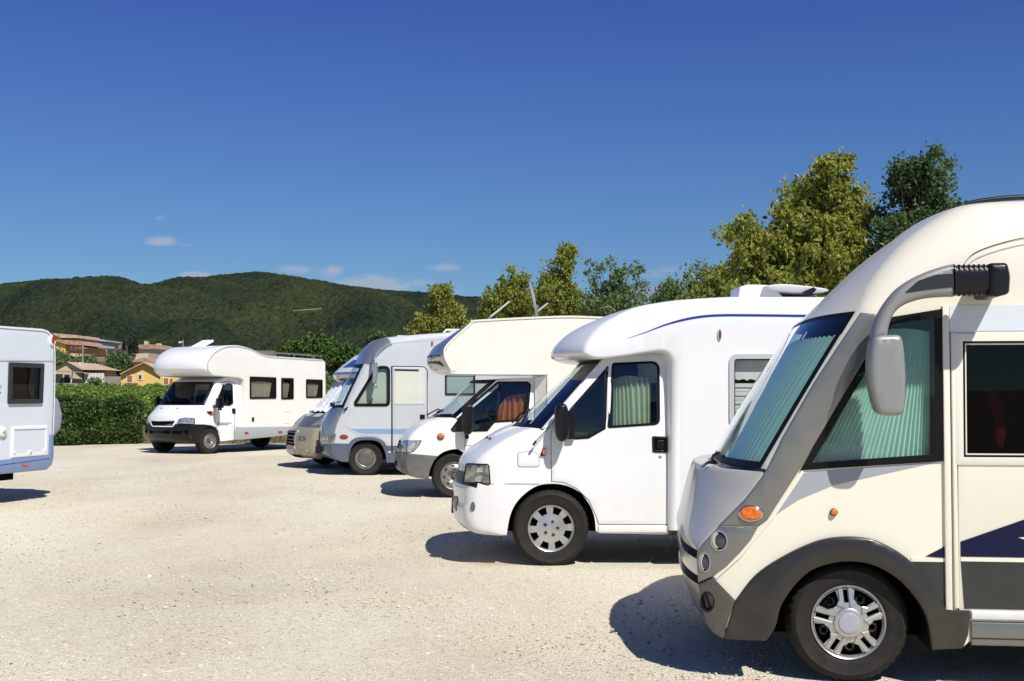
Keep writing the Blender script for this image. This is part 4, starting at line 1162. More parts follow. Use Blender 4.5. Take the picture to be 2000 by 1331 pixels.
    for i, p in enumerate(eo):
        a_ = Vector(eo[max(i - 1, 0)]); b_ = Vector(eo[min(i + 1, len(eo) - 1)]); t = (b_ - a_).normalized(); n_ = Vector((t.y, -t.x))
        if i and n_.dot(Vector((1, 0))) < 0 and False: n_ = -n_
        for d_, o_ in ((.006, .0), (.006, .014), (-.022, .014), (-.022, 0)): V.append(ch(p[0] - n_.x * d_ * 1, p[1] - n_.y * d_ * 1, o_))
    for i in range(len(eo) - 1):
        for k in range(3): F.append((i * 4 + k, i * 4 + k + 1, (i + 1) * 4 + k + 1, (i + 1) * 4 + k))
    mesh('edge_profile', V, F, M['ivory'], v.root, 30)
    # slanted infill between cab and living box
    a0, a1 = v.P(1044, 741), PV(1067, 733)
    zlow = .55
    mesh('side_infill', [(a0[0], .02, a0[1]), (a1[0], -SH + .004, a1[1]), (a1[0], -SH + .004, zlow), (a0[0], .0, zlow)], [(0, 1, 2, 3)], M['trim_ivory'], v.root)
    # roof: satellite dish, open hatch, vents
    VR = .5
    zr = PV(1093, 618.5)[1]
    def PR(px, py, vv): return v.P(px, py, v=vv)
    a, b = PR(958, 621, .6), PR(994, 592, .6)
    t_ = Vector((b[0] - a[0], b[1] - a[1])).normalized(); nn = Vector((-t_.y, t_.x)) * .025
    mesh('roof_hatch', [(a[0], .4, a[1]), (b[0], .4, b[1]), (b[0], 1.1, b[1]), (a[0], 1.1, a[1]), (a[0] + nn.x, .4, a[1] + nn.y), (b[0] + nn.x, .4, b[1] + nn.y), (b[0] + nn.x, 1.1, b[1] + nn.y), (a[0] + nn.x, 1.1, a[1] + nn.y)],
         [(0, 1, 2, 3), (4, 5, 6, 7), (0, 1, 5, 4), (1, 2, 6, 5), (2, 3, 7, 6), (3, 0, 4, 7)], M['lightgrey'], v.root)
    c0 = PR(1046, 612, .8); cb = PR(1036, 578, .8); ct = PR(1032, 548, .8)
    # dish: shallow bowl seen nearly edge on
    ctr = Vector(((c0[0] + ct[0]) / 2, .8, (c0[1] + ct[1]) / 2)); L_ = Vector((ct[0] - c0[0], 0, ct[1] - c0[1])); rad = L_.length / 2
    ax1 = L_.normalized(); ax2 = Vector((.10, 1, 0)).normalized(); nrm = ax1.cross(ax2).normalized()
    V = []; F = []
    for r_i in range(6):
        rr = rad * r_i / 5
        for k in range(24):
            t = 2 * math.pi * k / 24
            V.append(ctr + ax1 * math.cos(t) * rr + ax2 * math.sin(t) * rr * .8 - nrm * (.05 * (1 - (r_i / 5) ** 2)))
    for r_i in range(5):
        for k in range(24): j = (k + 1) % 24; F.append((r_i * 24 + k, r_i * 24 + j, (r_i + 1) * 24 + j, (r_i + 1) * 24 + k))
    ds = mesh('satellite_dish', V, F, M['greyband'], v.root, 60)
    tube('dish_mast', [(c0[0] + .02, .8, zr - .02), (c0[0] + .01, .8, c0[1] + .05), (cb[0] + .1, .8, cb[1] - .15)], .035, M['steel2'], ds)
    e1 = PR(1071, 592, .75)
    tube('dish_arm', [(c0[0] + .03, .8, c0[1] + .03), (e1[0], .75, e1[1])], .016, M['lightgrey'], ds)
    tube('receiver', [(e1[0], .75, e1[1]), (e1[0] + .06, .75, e1[1] + .04)], .03, M['black'], ds)
    box('roof_fitting', (c0[0] + .5, .5, zr - .01), (c0[0] + 1.1, 1.1, zr + .035), M['darkgrey'], v.root, .01)
    # wheels
    u, _ = v.P(887, 930, v=.03)
    wheel(v, (u, 0), .35, .22, .215, 'steel', .03)
    wheel(v, (u, 0), .35, .22, .215, 'steel', v.W - .03, flip=True)
    wheel(v, (u + 3.5, 0), .35, .22, .215, 'steel', -.02)
    wheel(v, (u + 3.5, 0), .35, .22, .215, 'steel', v.W + .02, flip=True)
    chassis(v, u - .4, u + 4.4, .32, .62, .3)
    return v
V3 = build_v3()

# ------------------------------------------------------------------ silver-white integrated motorhome with slate skirts
def build_v4():
    v = Veh('integrated_motorhome', 'silver and white motorhome with slate blue skirts, long hanging mirror and pale blue stripe', 'motorhome',
            'motorhomes parked in a row', 714, 930, 6, 2.2)
    v.S = lambda u, z: .16 * max(0, (-.15 - u) / .8) ** 2 + .05 * max(0, (z - 1.7) / 1.0) ** 2
    rows = [
        (676, 797, 649, 'wind', .05), (716, 711, 693, '~capfront', .08), (727, 688, 702, '~capfront', .14), (742, 671, 717, '~capfront', .16), (762, 660, 738, '~roof', .16), (800, 655, 780, '~roof', .12), (868, 650, None, '~roof', .08), (960, 645, None, 'roof', .08),
        (1060, 643, None, 'roof', .04), (1060, 905, None, 'under', .02), (772, 904, None, 'under', .01), (756, 903, None, '~arch', .006), (753, 884, None, '~arch', .006), (745, 868, None, '~arch', .006), (733, 861, None, '~arch', .006), (716, 859, None, '~arch', .006),
        (700, 862, None, '~arch', .006), (690, 868, None, '~arch', .006), (684, 882, None, '~arch', .006), (681, 902, None, 'under', .01), (668, 902, 660, '~bump', .05), (655, 897, 640, '~bump', .06),
        (645, 884, 626, '~bump', .06), (643, 868, 624, 'nose', .05), (645, 850, 624, '~nose', .08), (649, 830, 627, '~nose', .09), (656, 812, 634, '~nose', .09), (668, 799, 645, 'nose', .06),
    ]
    pts = rows_k(v, rows)
    a, b = pts[0], pts[1]
    mid = [tuple(a[k] + (b[k] - a[k]) * t for k in range(4)) + ('wind',) for t in (.05, .3, .6, .94)]
    pts = smooth_outline([pts[0]] + mid + pts[1:])
    w1 = fillet(v.poly([(735, 715), (762, 715), (762, 794), (692, 794), (691, 786)]), [.12, .12, .10, .10, .03], 5)
    dr = fillet(v.poly([(766, 716.5), (834, 717.5), (833.5, 884), (765.5, 884)]), [.02, .12, .01, .01], 5)
    o, st = body(v, 'body', pts, ['silverwhite', 'slate', 'silver', 'black'], {'bump': 1, 'under': 3, 'arch': 3, 'nose': 2, 'capfront': 2, 'roof': 0}, holes=[offset(w1, -.02), offset(dr, .012)], skip='wind', grid=.18, q=2.5, smooth=50)
    FR, PF = front_chart(v, pts, q=2.5)
    screen(v, 'windscreen', st, M['glass_screen'], M['gasket'], v.root, band=2, edge=1)
    g = pane(v, 'side_window', w1, .055, M['glass_side'], proud=.014, grid=.2, framename='window_gasket')
    z0, z1 = v.P(720, 792)[1], v.P(720, 717)[1]; x0, x1 = v.P(690, 750)[0], v.P(762, 750)[0]
    solid('window_blind', M['cur_blind'], offset(w1, -.04), v.side, -.045, .004, g, grid=.3)
    u, z = v.P(747, 786); solid('window_sticker', M['cur_sage'], [(u - .03, z - .03), (u + .03, z - .03), (u + .03, z + .02), (u - .03, z + .02)], v.side, .001, .001, g)
    interior(v, v.P(672, 805)[0], v.P(770, 800)[0], v.P(680, 800)[1], v.P(740, 770)[1], y0=.4)
    d = solid('door', M['silverwhite'], offset(dr, -.002), v.side, .006, .05, v.root, grid=.25, bev=.004)
    solid('door_seal', M['gasket'], offset(dr, .016), v.side, .003, .03, d, holes=[offset(dr, -.002)])
    dw = v.poly([(770.5, 722), (830, 723), (829.5, 789), (770, 789)], .02)
    solid('door_window', M['cur_blind'], dw, v.side, .010, .004, d, grid=.25)
    solid('window_rail', M['darkgrey'], v.poly([(770.5, 721), (820, 722), (820, 726), (770.5, 725)]), v.side, .011, .003, d)
    solid('window_rail', M['lightgrey'], v.poly([(770, 789), (829.5, 789), (829.5, 790.5), (770, 790.5)]), v.side, .012, .003, d)
    solid('window_post', M['coolwhite'], v.poly([(818, 722), (821.5, 722), (821.5, 789), (818, 789)]), v.side, .014, .006, d)
    solid('door_handle', M['black'], v.poly([(820, 810), (830, 810), (830, 819), (820, 819)], .01), v.side, .02, .02, d, bev=.006)
    solid('hinge_gap', M['gap'], v.poly([(764, 716), (766.5, 716), (767, 884), (764.5, 884)]), v.side, .012, .01, d)
    w2 = fillet(v.poly([(869.5, 731), (928, 731), (928, 771.5), (869.5, 771.5)]), .02)
    g2 = pane(v, 'side_window', w2, .03, M['glass_side'], proud=.02, framename='window_frame')
    solid('window_blind', M['cur_blind'], offset(w2, -.035), v.side, .0, .004, g2)
    # stripes
    solid('pale_stripe', M['paleblue'], v.poly([(686, 838), (764, 838), (764, 848), (712, 847.5), (697, 844)]), v.side, .003, .003, v.root, grid=.2)
    solid('pale_stripe', M['paleblue'], v.poly([(767, 838), (833, 838.5), (833, 848.5), (767, 848)]), v.side, .0085, .003, d)
    solid('pale_stripe', M['paleblue'], v.poly([(835, 838), (1050, 838), (1050, 849), (835, 849)]), v.side, .003, .003, v.root)
    solid('slate_stripe', M['slate'], v.poly([(752, 871), (765, 871), (765, 881), (754, 881)]), v.side, .003, .003, v.root)
    solid('slate_stripe', M['slate'], v.poly([(767, 871), (833, 871), (833, 882), (767, 882)]), v.side, .0085, .003, d)
    # skirts and wheel flare
    solid('side_skirt', M['slate'], v.poly([(757, 885), (1058, 885), (1058, 904), (760, 904)]), v.side, .014, .04, v.root, bev=.006)
    fo = v.poly(curve([(679, 870), (686, 861), (697, 855), (715, 853.5), (735, 854.5), (748, 861), (756, 874), (762, 904)], 4)); fi = v.poly(curve([(755, 904), (752, 884), (744, 868), (733, 861.5), (716, 860), (700, 862), (690, 869), (684, 882), (681, 903)], 4))
    solid('wheel_flare', M['slate'], fo + fi, v.side, .03, .05, v.root, bev=.01)
    bs = v.poly([(645, 866), (682, 867), (684, 880), (680, 903), (666, 902), (655, 896), (646, 884)])
    solid('bumper_side', M['slate'], bs, v.side, .012, .03, v.root, grid=.1, bev=.006)
    z0, z1 = v.P(645, 890)[1], v.P(645, 867)[1]
    solid('bumper_face', M['slate'], [(.02, z0), (2.18, z0), (2.18, z1), (.02, z1)], FR, .012, .03, v.root, grid=.12, smooth=60)
    # headlight strip with three round lamps on the corner
    zl0, zl1 = v.P(645, 864)[1], v.P(645, 848)[1]
    hs = v.poly([(643, 848), (657, 848), (653, 864), (642, 864)])
    h = solid('headlight', M['lens'], hs, v.side, .008, .02, v.root, bev=.004)
    solid('headlight_front', M['lens'], [(.0, zl0), (.55, zl0), (.55, zl1), (.0, zl1)], FR, .008, .01, h, grid=.08, smooth=60)
    for y in (.10, .26, .42):
        solid('lamp', M['brightlens'], ellipse(y, (zl0 + zl1) / 2, .05, .055, 14), FR, .022, .014, h, bev=.01)
    solid('grille', M['black'], [(.62, zl0), (1.58, zl0), (1.58, zl1 + .05), (.62, zl1 + .05)], FR, .012, .01, v.root, grid=.12)
    solid('number_plate', M['bumpergrey'], [(.8, z0 + .12), (1.4, z0 + .12), (1.4, z0 + .26), (.8, z0 + .26)], FR, .07, .06, v.root)
    p = FR(.55, z0 + .1, .0); box('tow_bracket', (p[0] - .1, .45, z0 + .02), (p[0] + .02, .65, z0 + .18), M['black'], v.root, .02)
    marker(v, 'side_marker', 'redlens', 671.6, 853.7, 6.5, 3.4, .02)
    u, z = v.P(845, 672); mk = marker(v, 'marker_light', 'redlens', 844, 671.5, 1.8, 5, .02, base='lightgrey')
    # seam round the cab front and roof gutter
    side_line(v, 'panel_seam', curve([(690, 800), (677, 815), (674, 827), (680, 837), (694, 846), (712, 851), (740, 852)], 5), 'lightgrey', .004)
    side_line(v, 'roof_gutter', curve([(731, 700), (742, 684), (758, 674), (770, 671), (800, 668), (850, 664), (900, 660)], 5), 'lightgrey', .005)
    # roof items
    zr = v.P(800, 655)[1]
    a, b = v.P(775, 660, v=.4), v.P(839, 652, v=.4)
    box('solar_panel', (a[0], .35, a[1] - .05), (b[0], 1.2, a[1] + .045), M['white_flat'], v.root, .01)
    a, b = v.P(860, 654, v=.5), v.P(884, 645, v=.5)
    tube('roof_rail', [(a[0], .5, a[1] - .06), (a[0] + .12, .5, b[1]), (b[0] + .5, .5, b[1])], .025, M['white_flat'], v.root)
    solid('roof_fitting', M['white_flat'], [(a[0], a[1] - .1), (a[0] + .25, b[1]), (b[0] + .2, b[1]), (b[0] + .2, a[1] - .1)], plane(.6), 0, .5, v.root, back=True, bev=.02)
    # hanging mirror
    def MP(l): return [v.P(x, y, v=-.22) for x, y in l]
    mo = MP(curve([(728, 716), (730, 707), (735, 706), (738, 714), (737.5, 735), (735, 748), (731, 749.5), (728, 745)], 3, True))
    m_ = solid('mirror_head', M['silver'], mo, plane(-.22), .05, .14, v.root, back=True, bev=.02)
    solid('wide_angle_mirror', M['silver'], MP(ellipse(733, 755, 4, 5.2, 14)), plane(-.22), .04, .1, m_, back=True, bev=.015)
    q0, q1, q2 = v.P(726, 712, v=.05), v.P(729, 700, v=-.1), v.P(732, 708, v=-.22)
    tube('mirror_arm', [(q0[0], .1, q0[1]), (q1[0], -.1, q1[1]), (q2[0], -.22, q2[1])], .03, M['silver'], m_)
    q = v.P(731, 693, v=-.1); tube('aerial', [(q1[0], -.1, q1[1]), (q[0], -.1, q[1])], .008, M['black'], v.root)
    q0, q1 = v.P(673, 803), v.P(679, 797); tube('side_aerial', [(q0[0], -.02, q0[1]), (q1[0], .0, q1[1] + .02)], .014, M['black'], v.root)
    p0 = FR(.3, v.P(668, 799)[1], .04); p1 = FR(.5, v.P(668, 794)[1], .09); tube('wiper_motor', [p0, p1], .035, M['black'], v.root)
    for y in (.35, 1.15):
        z = v.P(672, 799)[1]; tube('wiper', [FR(y, z, .03), FR(y + .1, z + .08, .05), FR(y + .7, z + .12, .03)], .011, M['black'], v.root)
    u, _ = v.P(714, 900, v=.05)
    wheel(v, (u, 0), .345, .22, .215, 'dark', .05)
    wheel(v, (u, 0), .345, .22, .215, 'dark', v.W - .05, flip=True)
    wheel(v, (u + 3.6, 0), .345, .22, .215, 'dark', .05)
    wheel(v, (u + 3.6, 0), .345, .22, .215, 'dark', v.W - .05, flip=True)
    chassis(v, u - .45, u + 4.4, .3, .6, .3)
    return v
V4 = build_v4()
# ------------------------------------------------------------------ champagne camper with a silver screen cover, half hidden
def build_v5():
    v = Veh('covered_camper', 'champagne camper with crumpled silver cover over its windscreen, half hidden behind the silver motorhome', 'camper van',
            'motorhomes parked in a row', 688, 916, 28, 2.0)
    v.S = lambda u, z: .10 * max(0, (-.3 - u) / .6) ** 2 + .08 * max(0, (z - 1.3) / .9) ** 1.5
    m = lambda u, z, b, t, bev=.04: (u, z, b, bev, t)
    pts = [m(-.12, 1.26, .18, 'wind'), m(.34, 1.86, .14, 'roof'), m(.7, 1.92, .05, 'roof', .05), m(1.4, 1.92, 0, 'roof'), m(1.4, .3, 0, 'under'), m(.42, .3, 0, '~arch', .004), m(.40, .5, 0, '~arch', .004), m(.28, .68, 0, '~arch', .004), m(.0, .76, 0, '~arch', .004),
           m(-.28, .68, 0, '~arch', .004), m(-.40, .5, 0, '~arch', .004), m(-.42, .24, 0, 'under', .01), m(-.68, .22, .15, '~bump', .05), m(-.82, .32, .2, '~bump', .06), m(-.86, .5, .2, '~bump', .06), m(-.86, .7, .2, '~bump', .06), m(-.80, .86, .18, 'ledge', .05),
           m(-.70, .90, .18, '~hood', .03), m(-.58, 1.03, .18, '~hood', .05), m(-.40, 1.15, .18, '~hood', .06), m(-.18, 1.24, .18, 'hood', .04)]
    pts = smooth_outline(pts)
    body(v, 'body', pts, ['champagne', 'hoodgrey', 'black', 'champagne'], {'hood': 1, 'arch': 2, 'under': 2, 'bump': 0}, grid=.2, q=2.6, smooth=50)
    FR, PF = front_chart(v, pts, q=2.6)
    # tall central grille block
    cw = v.W / 2
    gp = [(cw - .42, .30), (cw + .42, .30), (cw + .36, .84), (cw - .36, .84)]
    g = solid('grille_surround', M['champagne'], fillet(gp, .05), FR, .025, .04, v.root, grid=.08, bev=.015, smooth=60)
    solid('grille', M['matte'], fillet([(cw - .32, .50), (cw + .32, .50), (cw + .29, .80), (cw - .29, .80)], .03), FR, .032, .004, g, grid=.1)
    for k in range(4):
        z = .55 + .068 * k
        solid('grille_bar', M['bumpergrey'], [(cw - .31, z), (cw + .31, z), (cw + .31, z + .02), (cw - .31, z + .02)], FR, .045, .015, g, grid=.15)
    for k in range(8):
        y = cw - .34 + .085 * k
        solid('grille_tooth', M['ivory'], [(y, .43), (y + .04, .43), (y + .035, .485), (y + .005, .485)], FR, .036, .01, g)
        solid('grille_gap', M['matte'], [(y + .045, .425), (y + .08, .425), (y + .08, .49), (y + .045, .49)], FR, .030, .003, g)
    solid('number_plate', M['lightgrey'], [(cw - .26, .325), (cw + .26, .325), (cw + .26, .415), (cw - .26, .415)], FR, .045, .02, g)
    solid('lower_intake', M['matte'], [(cw - .33, .235), (cw + .33, .235), (cw + .33, .295), (cw - .33, .295)], FR, .02, .004, v.root)
    for s_ in (-1, 1):
        pl = [(cw + s_ * .62, .92), (cw + s_ * .98, .96), (cw + s_ * .97, 1.08), (cw + s_ * .86, 1.16), (cw + s_ * .68, 1.02)]
        h = solid('headlight', M['brightlens'], fillet(pl, .02), FR, .014, .02, v.root, grid=.06, bev=.004)
        fg = [(cw + s_ * .50, .60), (cw + s_ * .78, .62), (cw + s_ * .78, .70), (cw + s_ * .50, .71)]
        solid('bumper_slot', M['hoodgrey'], fillet(fg, .02), FR, .006, .004, v.root)
        fl = [(cw + s_ * .52, .30), (cw + s_ * .80, .31), (cw + s_ * .82, .42), (cw + s_ * .55, .44)]
        solid('fog_lamp', M['lens'], fillet(fl, .04), FR, .008, .01, v.root, bev=.003)
        hp = [(cw + s_ * .12, 1.12), (cw + s_ * .50, 1.12), (cw + s_ * .46, 1.19), (cw + s_ * .14, 1.19)]
        solid('bonnet_vent', M['lightgrey'], hp, FR, .008, .004, v.root, grid=.1)
    # cover over the screen and cab doors: crumpled sheet
    V = []; F = []; ny, nz = 60, 26
    rr = random.Random(3)
    for i in range(ny + 1):
        for k in range(nz + 1):
            t = k / nz; y = -.07 + (v.W + .14) * i / ny
            z = 1.20 + .66 * t
            p = FR(min(max(y, 0), v.W), z, .035 + .022 * math.sin(i * .9 + k * .35) * math.sin(k * .5 + i * .2) + .014 * math.sin(i * 2.3 - k * 1.1) + .05 * max(0, .2 - t) * (1 + math.sin(i * .7)))
            sag = .03 * math.sin(i * .35) * max(0, .25 - t)
            V.append((p[0] + (.25 * max(0, -y) + .25 * max(0, y - v.W)), y if y < 0 or y > v.W else p[1], p[2] + sag))
    for i in range(ny):
        for k in range(nz): a = i * (nz + 1) + k; F.append((a, a + nz + 1, a + nz + 2, a + 1))
    mesh('windscreen_cover', V, F, M['cover_silver'], v.root, 80)
    sc_ = [(-.25, 1.22), (.36, 1.86), (.95, 1.86), (.95, 1.3), (.2, 1.15)]
    solid('side_cover', M['cover_silver'], sc_, v.side, .02, .02, v.root, grid=.1)
    # roof cap and living shell
    SH = .10; W2 = v.W + 2 * SH
    ps = [m(.34, 1.96, .16, '~nose', .05), m(.28, 2.06, .18, 'nose', .05), m(.32, 2.12, .18, '~cap', .06), m(.6, 2.36, .14, '~cap', .10), m(.9, 2.56, .08, '~cap', .12), m(1.5, 2.66, .02, 'cap', .1), m(5.3, 2.66, 0, 'cap', .1), m(5.3, .45, 0, 'under', .05),
          m(1.25, .45, 0, 'wall', .04), m(1.2, 1.9, 0, 'belly', .04), m(.5, 1.88, .12, '~belly', .04)]
    ps = smooth_outline(ps)
    body(v, 'living_shell', ps, ['coolwhite', 'silver', 'black'], {'nose': 1, 'belly': 1, 'under': 2}, grid=.3, W=W2, S=lambda u, z: 0.0, v0=-SH, q=2.6, smooth=45)
    FS, _ = front_chart(v, ps, W=W2, S=lambda u, z: 0.0, v0=-SH, q=2.6)
    solid('roof_window', M['darklamp'], fillet([(cw - .42, 2.22), (cw + .42, 2.22), (cw + .36, 2.40), (cw - .36, 2.40)], .05), FS, .012, .012, v.root, grid=.1, smooth=60)
    for yy in (-.16, v.W + .05):
        box('door_mirror', (.02, yy - .06, 1.18), (.16, yy + .14, 1.46), M['black'], v.root, .04)
    for (u, y, fl) in ((0, 0.04, False), (0, v.W - .04, True), (3.6, 0, False), (3.6, v.W, True)):
        wheel(v, (u, 0), .345, .22, .21, 'holes', y, flip=fl)
    chassis(v, -.45, 4.4, .26, .62, .3)
    return v
V5 = build_v5()

# ------------------------------------------------------------------ white overcab motorhome facing the camera
def build_v6():
    v = Veh('overcab_motorhome', 'white motorhome with rounded bed over the cab and black bumper, parked beside the hedge', 'motorhome', 'motorhomes parked in a row', 410, 887, 56, 1.98)
    v.S = lambda u, z: .12 * max(0, (-.45 - u) / .5) ** 2 + .10 * max(0, (z - 1.25) / .9) ** 1.5
    rows = [('p', 404, 792, .30, 'wind', .03), ('p', 424, 746, .12, 'roof', .04), ('p', 440, 737, .05, 'roof', .04), ('p', 478, 737, 0, 'roof', .02), ('p', 478, 858, 0, 'under', .01), ('p', 430, 863, 0, 'under', .004),
            ('p', 427, 858, 0, '~arch', .004), ('p', 425.5, 846, 0, '~arch', .004), ('p', 419, 837, 0, '~arch', .004), ('p', 410, 833.5, 0, '~arch', .004), ('p', 400, 837, 0, '~arch', .004), ('p', 394, 846, 0, '~arch', .004), ('p', 391, 862, 0, 'under', .01),
            ('p', 384, 867, .15, '~bump', .05), ('p', 379, 858, .22, '~bump', .05), ('p', 377, 845, .24, '~bump', .05), ('p', 378, 831, .24, 'bump', .04), ('p', 380, 829, .22, '~nose', .03), ('p', 382, 820, .22, '~nose', .04), ('p', 386, 812, .24, '~nose', .05), ('p', 394, 803, .27, '~nose', .06), ('p', 401, 794, .30, 'nose', .04)]
    pts = rows_k(v, rows)
    a, b = pts[0], pts[1]
    mid = [tuple(a[k] + (b[k] - a[k]) * t for k in range(4)) + ('wind',) for t in (.07, .35, .65, .93)]
    pts = smooth_outline([pts[0]] + mid + pts[1:])
    w = v.poly([(435, 752), (447, 749), (454, 752), (455, 788), (449, 793), (420, 792)], .02)
    body(v, 'body', pts, ['white', 'black', 'black'], {'bump': 1, 'arch': 1, 'under': 1}, holes=[offset(w, -.02)], skip='wind', grid=.15, q=2.6, smooth=50)
    st = None
    FR, PF = front_chart(v, pts, q=2.6)
    return v, pts, w, FR, PF
def finish_v6():
    v, pts, w, FR, PF = build_v6()
    # windscreen on the front surface
    z0, z1 = v.P(404, 790)[1], v.P(424, 748)[1]
    W = v.W
    ws_ = [(.08, z0), (W - .08, z0), (W - .16, z1), (.16, z1)]
    g = solid('windscreen', M['glass_clear'], fillet(ws_, .06), FR, .006, .004, v.root, grid=.12, smooth=60)
    solid('windscreen_gasket', M['gasket'], fillet(offset(ws_, .03), .07), FR, .004, .02, g, holes=[fillet(offset(ws_, -.03), .06)], grid=.12, smooth=60)
    gw = solid('door_window', M['glass_side'], offset(w, -.012), v.side, .0, .004, v.root)
    solid('window_gasket', M['gasket'], w, v.side, .012, .03, gw, holes=[offset(w, -.03)])
    dv = [v.P(434, 751), v.P(437, 750.5), v.P(436, 792), v.P(433, 792)]
    solid('window_divider', M['gasket'], dv, v.side, .012, .02, gw)
    interior(v, v.P(404, 792)[0] + .05, v.P(470, 800)[0], z0 + .02, v.P(440, 780)[1], y0=.35)
    # head lamps, grille, bumper, read off the front
    for pl in ([(345, 829), (350, 819), (360, 817), (380, 817.5), (380, 829)], [(276.5, 817), (287, 818), (293, 829), (277, 828)]):
        q = [PF(x, y) for x, y in pl]
        h = solid('headlight', M['brightlens'], fillet(q, .03), FR, .014, .02, v.root, grid=.06, bev=.005)
        solid('headlight_rim', M['gasket'], offset(fillet(q, .03), .012), FR, .004, .01, h, grid=.1)
    gr = [PF(x, y) for x, y in ((295, 822.5), (343, 822.5), (338.5, 832.5), (299, 832))]
    gg = solid('grille', M['matte'], fillet(gr, .02), FR, .012, .01, v.root, grid=.08)
    solid('grille_frame', M['trim_white'], offset(fillet(gr, .03), .03), FR, .022, .02, gg, holes=[offset(fillet(gr, .02), -.0)], grid=.08)
    y0, y1 = min(p[0] for p in gr), max(p[0] for p in gr); za, zb = min(p[1] for p in gr), max(p[1] for p in gr)
    for k in range(3):
        zz = za + .02 + (zb - za - .04) * k / 2.4
        solid('grille_bar', M['bumpergrey'], [(y0 + .06, zz), (y1 - .06, zz), (y1 - .06, zz + .018), (y0 + .06, zz + .018)], FR, .024, .015, gg, grid=.12)
    for pl in ([(292, 841), (332, 841), (332, 848), (293, 847)], [(336, 841.5), (357, 842), (356, 848.5), (337, 848)], [(277, 840), (288, 840), (288, 846), (278, 845)], [(361, 840), (369, 841), (368, 849), (361, 848)]):
        solid('bumper_intake', M['matte'], fillet([PF(x, y) for x, y in pl], .02), FR, .01, .006, v.root, grid=.1)
    solid('bumper_ridge', M['bumpergrey'], [PF(x, y) for x, y in ((276, 850), (374, 853), (374, 855), (276, 852))], FR, .018, .02, v.root, grid=.1)
    for x in (315, 347):
        p = PF(x, 798); solid('washer_jet', M['black'], ellipse(p[0], p[1], .02, .012, 10), FR, .015, .015, v.root)
    for (x0, y0_, x1, y1_) in ((334, 788, 320, 768), (379, 789, 366, 776)):
        p0, p1 = PF(x0, y0_), PF(x1, y1_)
        tube('wiper', [FR(p0[0], p0[1], .03), FR(p1[0], p1[1], .03)], .013, M['black'], v.root)
    # bumper wraps over the arch
    solid('bumper_side', M['black'], v.poly([(378, 829), (398, 829.5), (412, 831), (421, 835), (426.5, 845), (425.6, 847), (419, 838), (410, 834), (400, 837.5), (394, 846.5), (391, 862), (386, 866), (380, 858), (377.5, 845)]), v.side, .014, .03, v.root, grid=.12, bev=.004)
    side_line(v, 'door_seam', [(428, 862), (428, 845), (420, 830), (419, 800)], 'gap', .006)
    side_line(v, 'door_seam', [(457, 862), (459, 800), (458, 749), (447, 745), (434, 747), (419, 790)], 'gap', .006)
    for (y, x1) in ((826.8, 452), (830, 446)):
        solid('door_stripe', M['gap'], v.poly([(424, y - .8), (x1, y - .6), (x1, y + .6), (424, y + .8)]), v.side, .004, .003, v.root)
    u, z = v.P(412, 807)
    mk = solid('indicator', M['black'], [(u - .16, z + .04), (u + .02, z + .05), (u + .06, z - .04), (u - .04, z - .05)], v.side, .03, .03, v.root, bev=.008)
    solid('lens', M['amber'], [(u - .02, z + .035), (u + .07, z + .035), (u + .07, z - .03), (u - .01, z - .03)], v.side, .045, .02, mk, bev=.008)
    solid('door_handle', M['black'], v.poly([(453, 798), (459.5, 798.5), (459.5, 809), (453.5, 808)], .03), v.side, .02, .02, v.root, bev=.008)
    # mirrors, near and far
    for side_ in (0, 1):
        vm = -.24 if side_ == 0 else W + .24
        uu, zc = v.P(425, 789, v=-.24)
        V = [(uu - .02, zc + .26), (uu + .13, zc + .24), (uu + .20, zc + .05), (uu + .18, zc - .16), (uu + .03, zc - .2), (uu - .10, zc - .12), (uu - .12, zc + .12)]
        V = [(a_ , b_ - .02) for a_, b_ in V]
        m_ = box('door_mirror', (uu - .05, vm - .16 if side_ == 0 else vm - .08, zc - .18), (uu + .14, vm + .08 if side_ == 0 else vm + .16, zc + .22), M['black'], v.root, .07)
        yb = .02 if side_ == 0 else W - .02
        tube('mirror_arm', [(uu + .05, vm, zc - .06), (uu + .1, yb, zc - .08)], .05, M['black'], m_)
    # ---- living shell
    SH = .10; W2 = W + 2 * SH
    PV = lambda px, py: v.P(px, py, v=-SH)
    ps = []
    def add(px, py, b, tg, bev): u, z = PV(px, py); ps.append((u, z, b, bev, tg))
    for r_ in [(403, 716, .16, '~nose', .04), (406.5, 702.6, .15, '~nose', .04), (419, 687, .12, '~nose', .04), (437, 677, .08, '~nose', .04), (455, 674.7, .04, '~roof', .04), (473, 676, 0, '~roof', .04), (493, 682, 0, '~roof', .04), (510, 690.5, 0, '~roof', .04), (527, 695.3, 0, '~roof', .04),
               (548, 697, 0, 'roof', .04), (592, 699.8, 0, 'roof', .04), (630, 702.4, 0, '~rear', .05), (636.5, 707, 0, 'rear', .05), (638, 846, 0, 'under', .05), (500, 857, 0, 'under', .03), (470, 860, 0, 'front', .03), (476, 834, 0, 'front', .04), (476.5, 742, 0, 'belly', .03), (468, 738.5, .0, '~belly', .03), (420, 734.5, .12, '~belly', .04), (411, 731.5, .14, '~nose', .04), (404.5, 724.6, .16, '~nose', .04)]: add(*r_)
    ps = smooth_outline(ps)
    ch = lambda a_, b_, o_: (a_, -SH - o_, b_)
    wins = [[(487.5, 735.6), (539, 737.5), (539, 779), (487.5, 779.6)], [(549, 738.5), (573, 739), (573, 780), (549, 780.5)], [(597.5, 741), (629.5, 742), (629.5, 777.5), (597.5, 778)]]
    wp = [fillet([PV(x, y) for x, y in q], .04) for q in wins]
    body(v, 'living_shell', ps, ['white_flat', 'white', 'black'], {'nose': 1, 'roof': 1, 'belly': 1, 'under': 2}, holes=[offset(q, -.03) for q in wp], grid=.3, W=W2, S=lambda u, z: 0.0, v0=-SH, q=3.4, smooth=45)
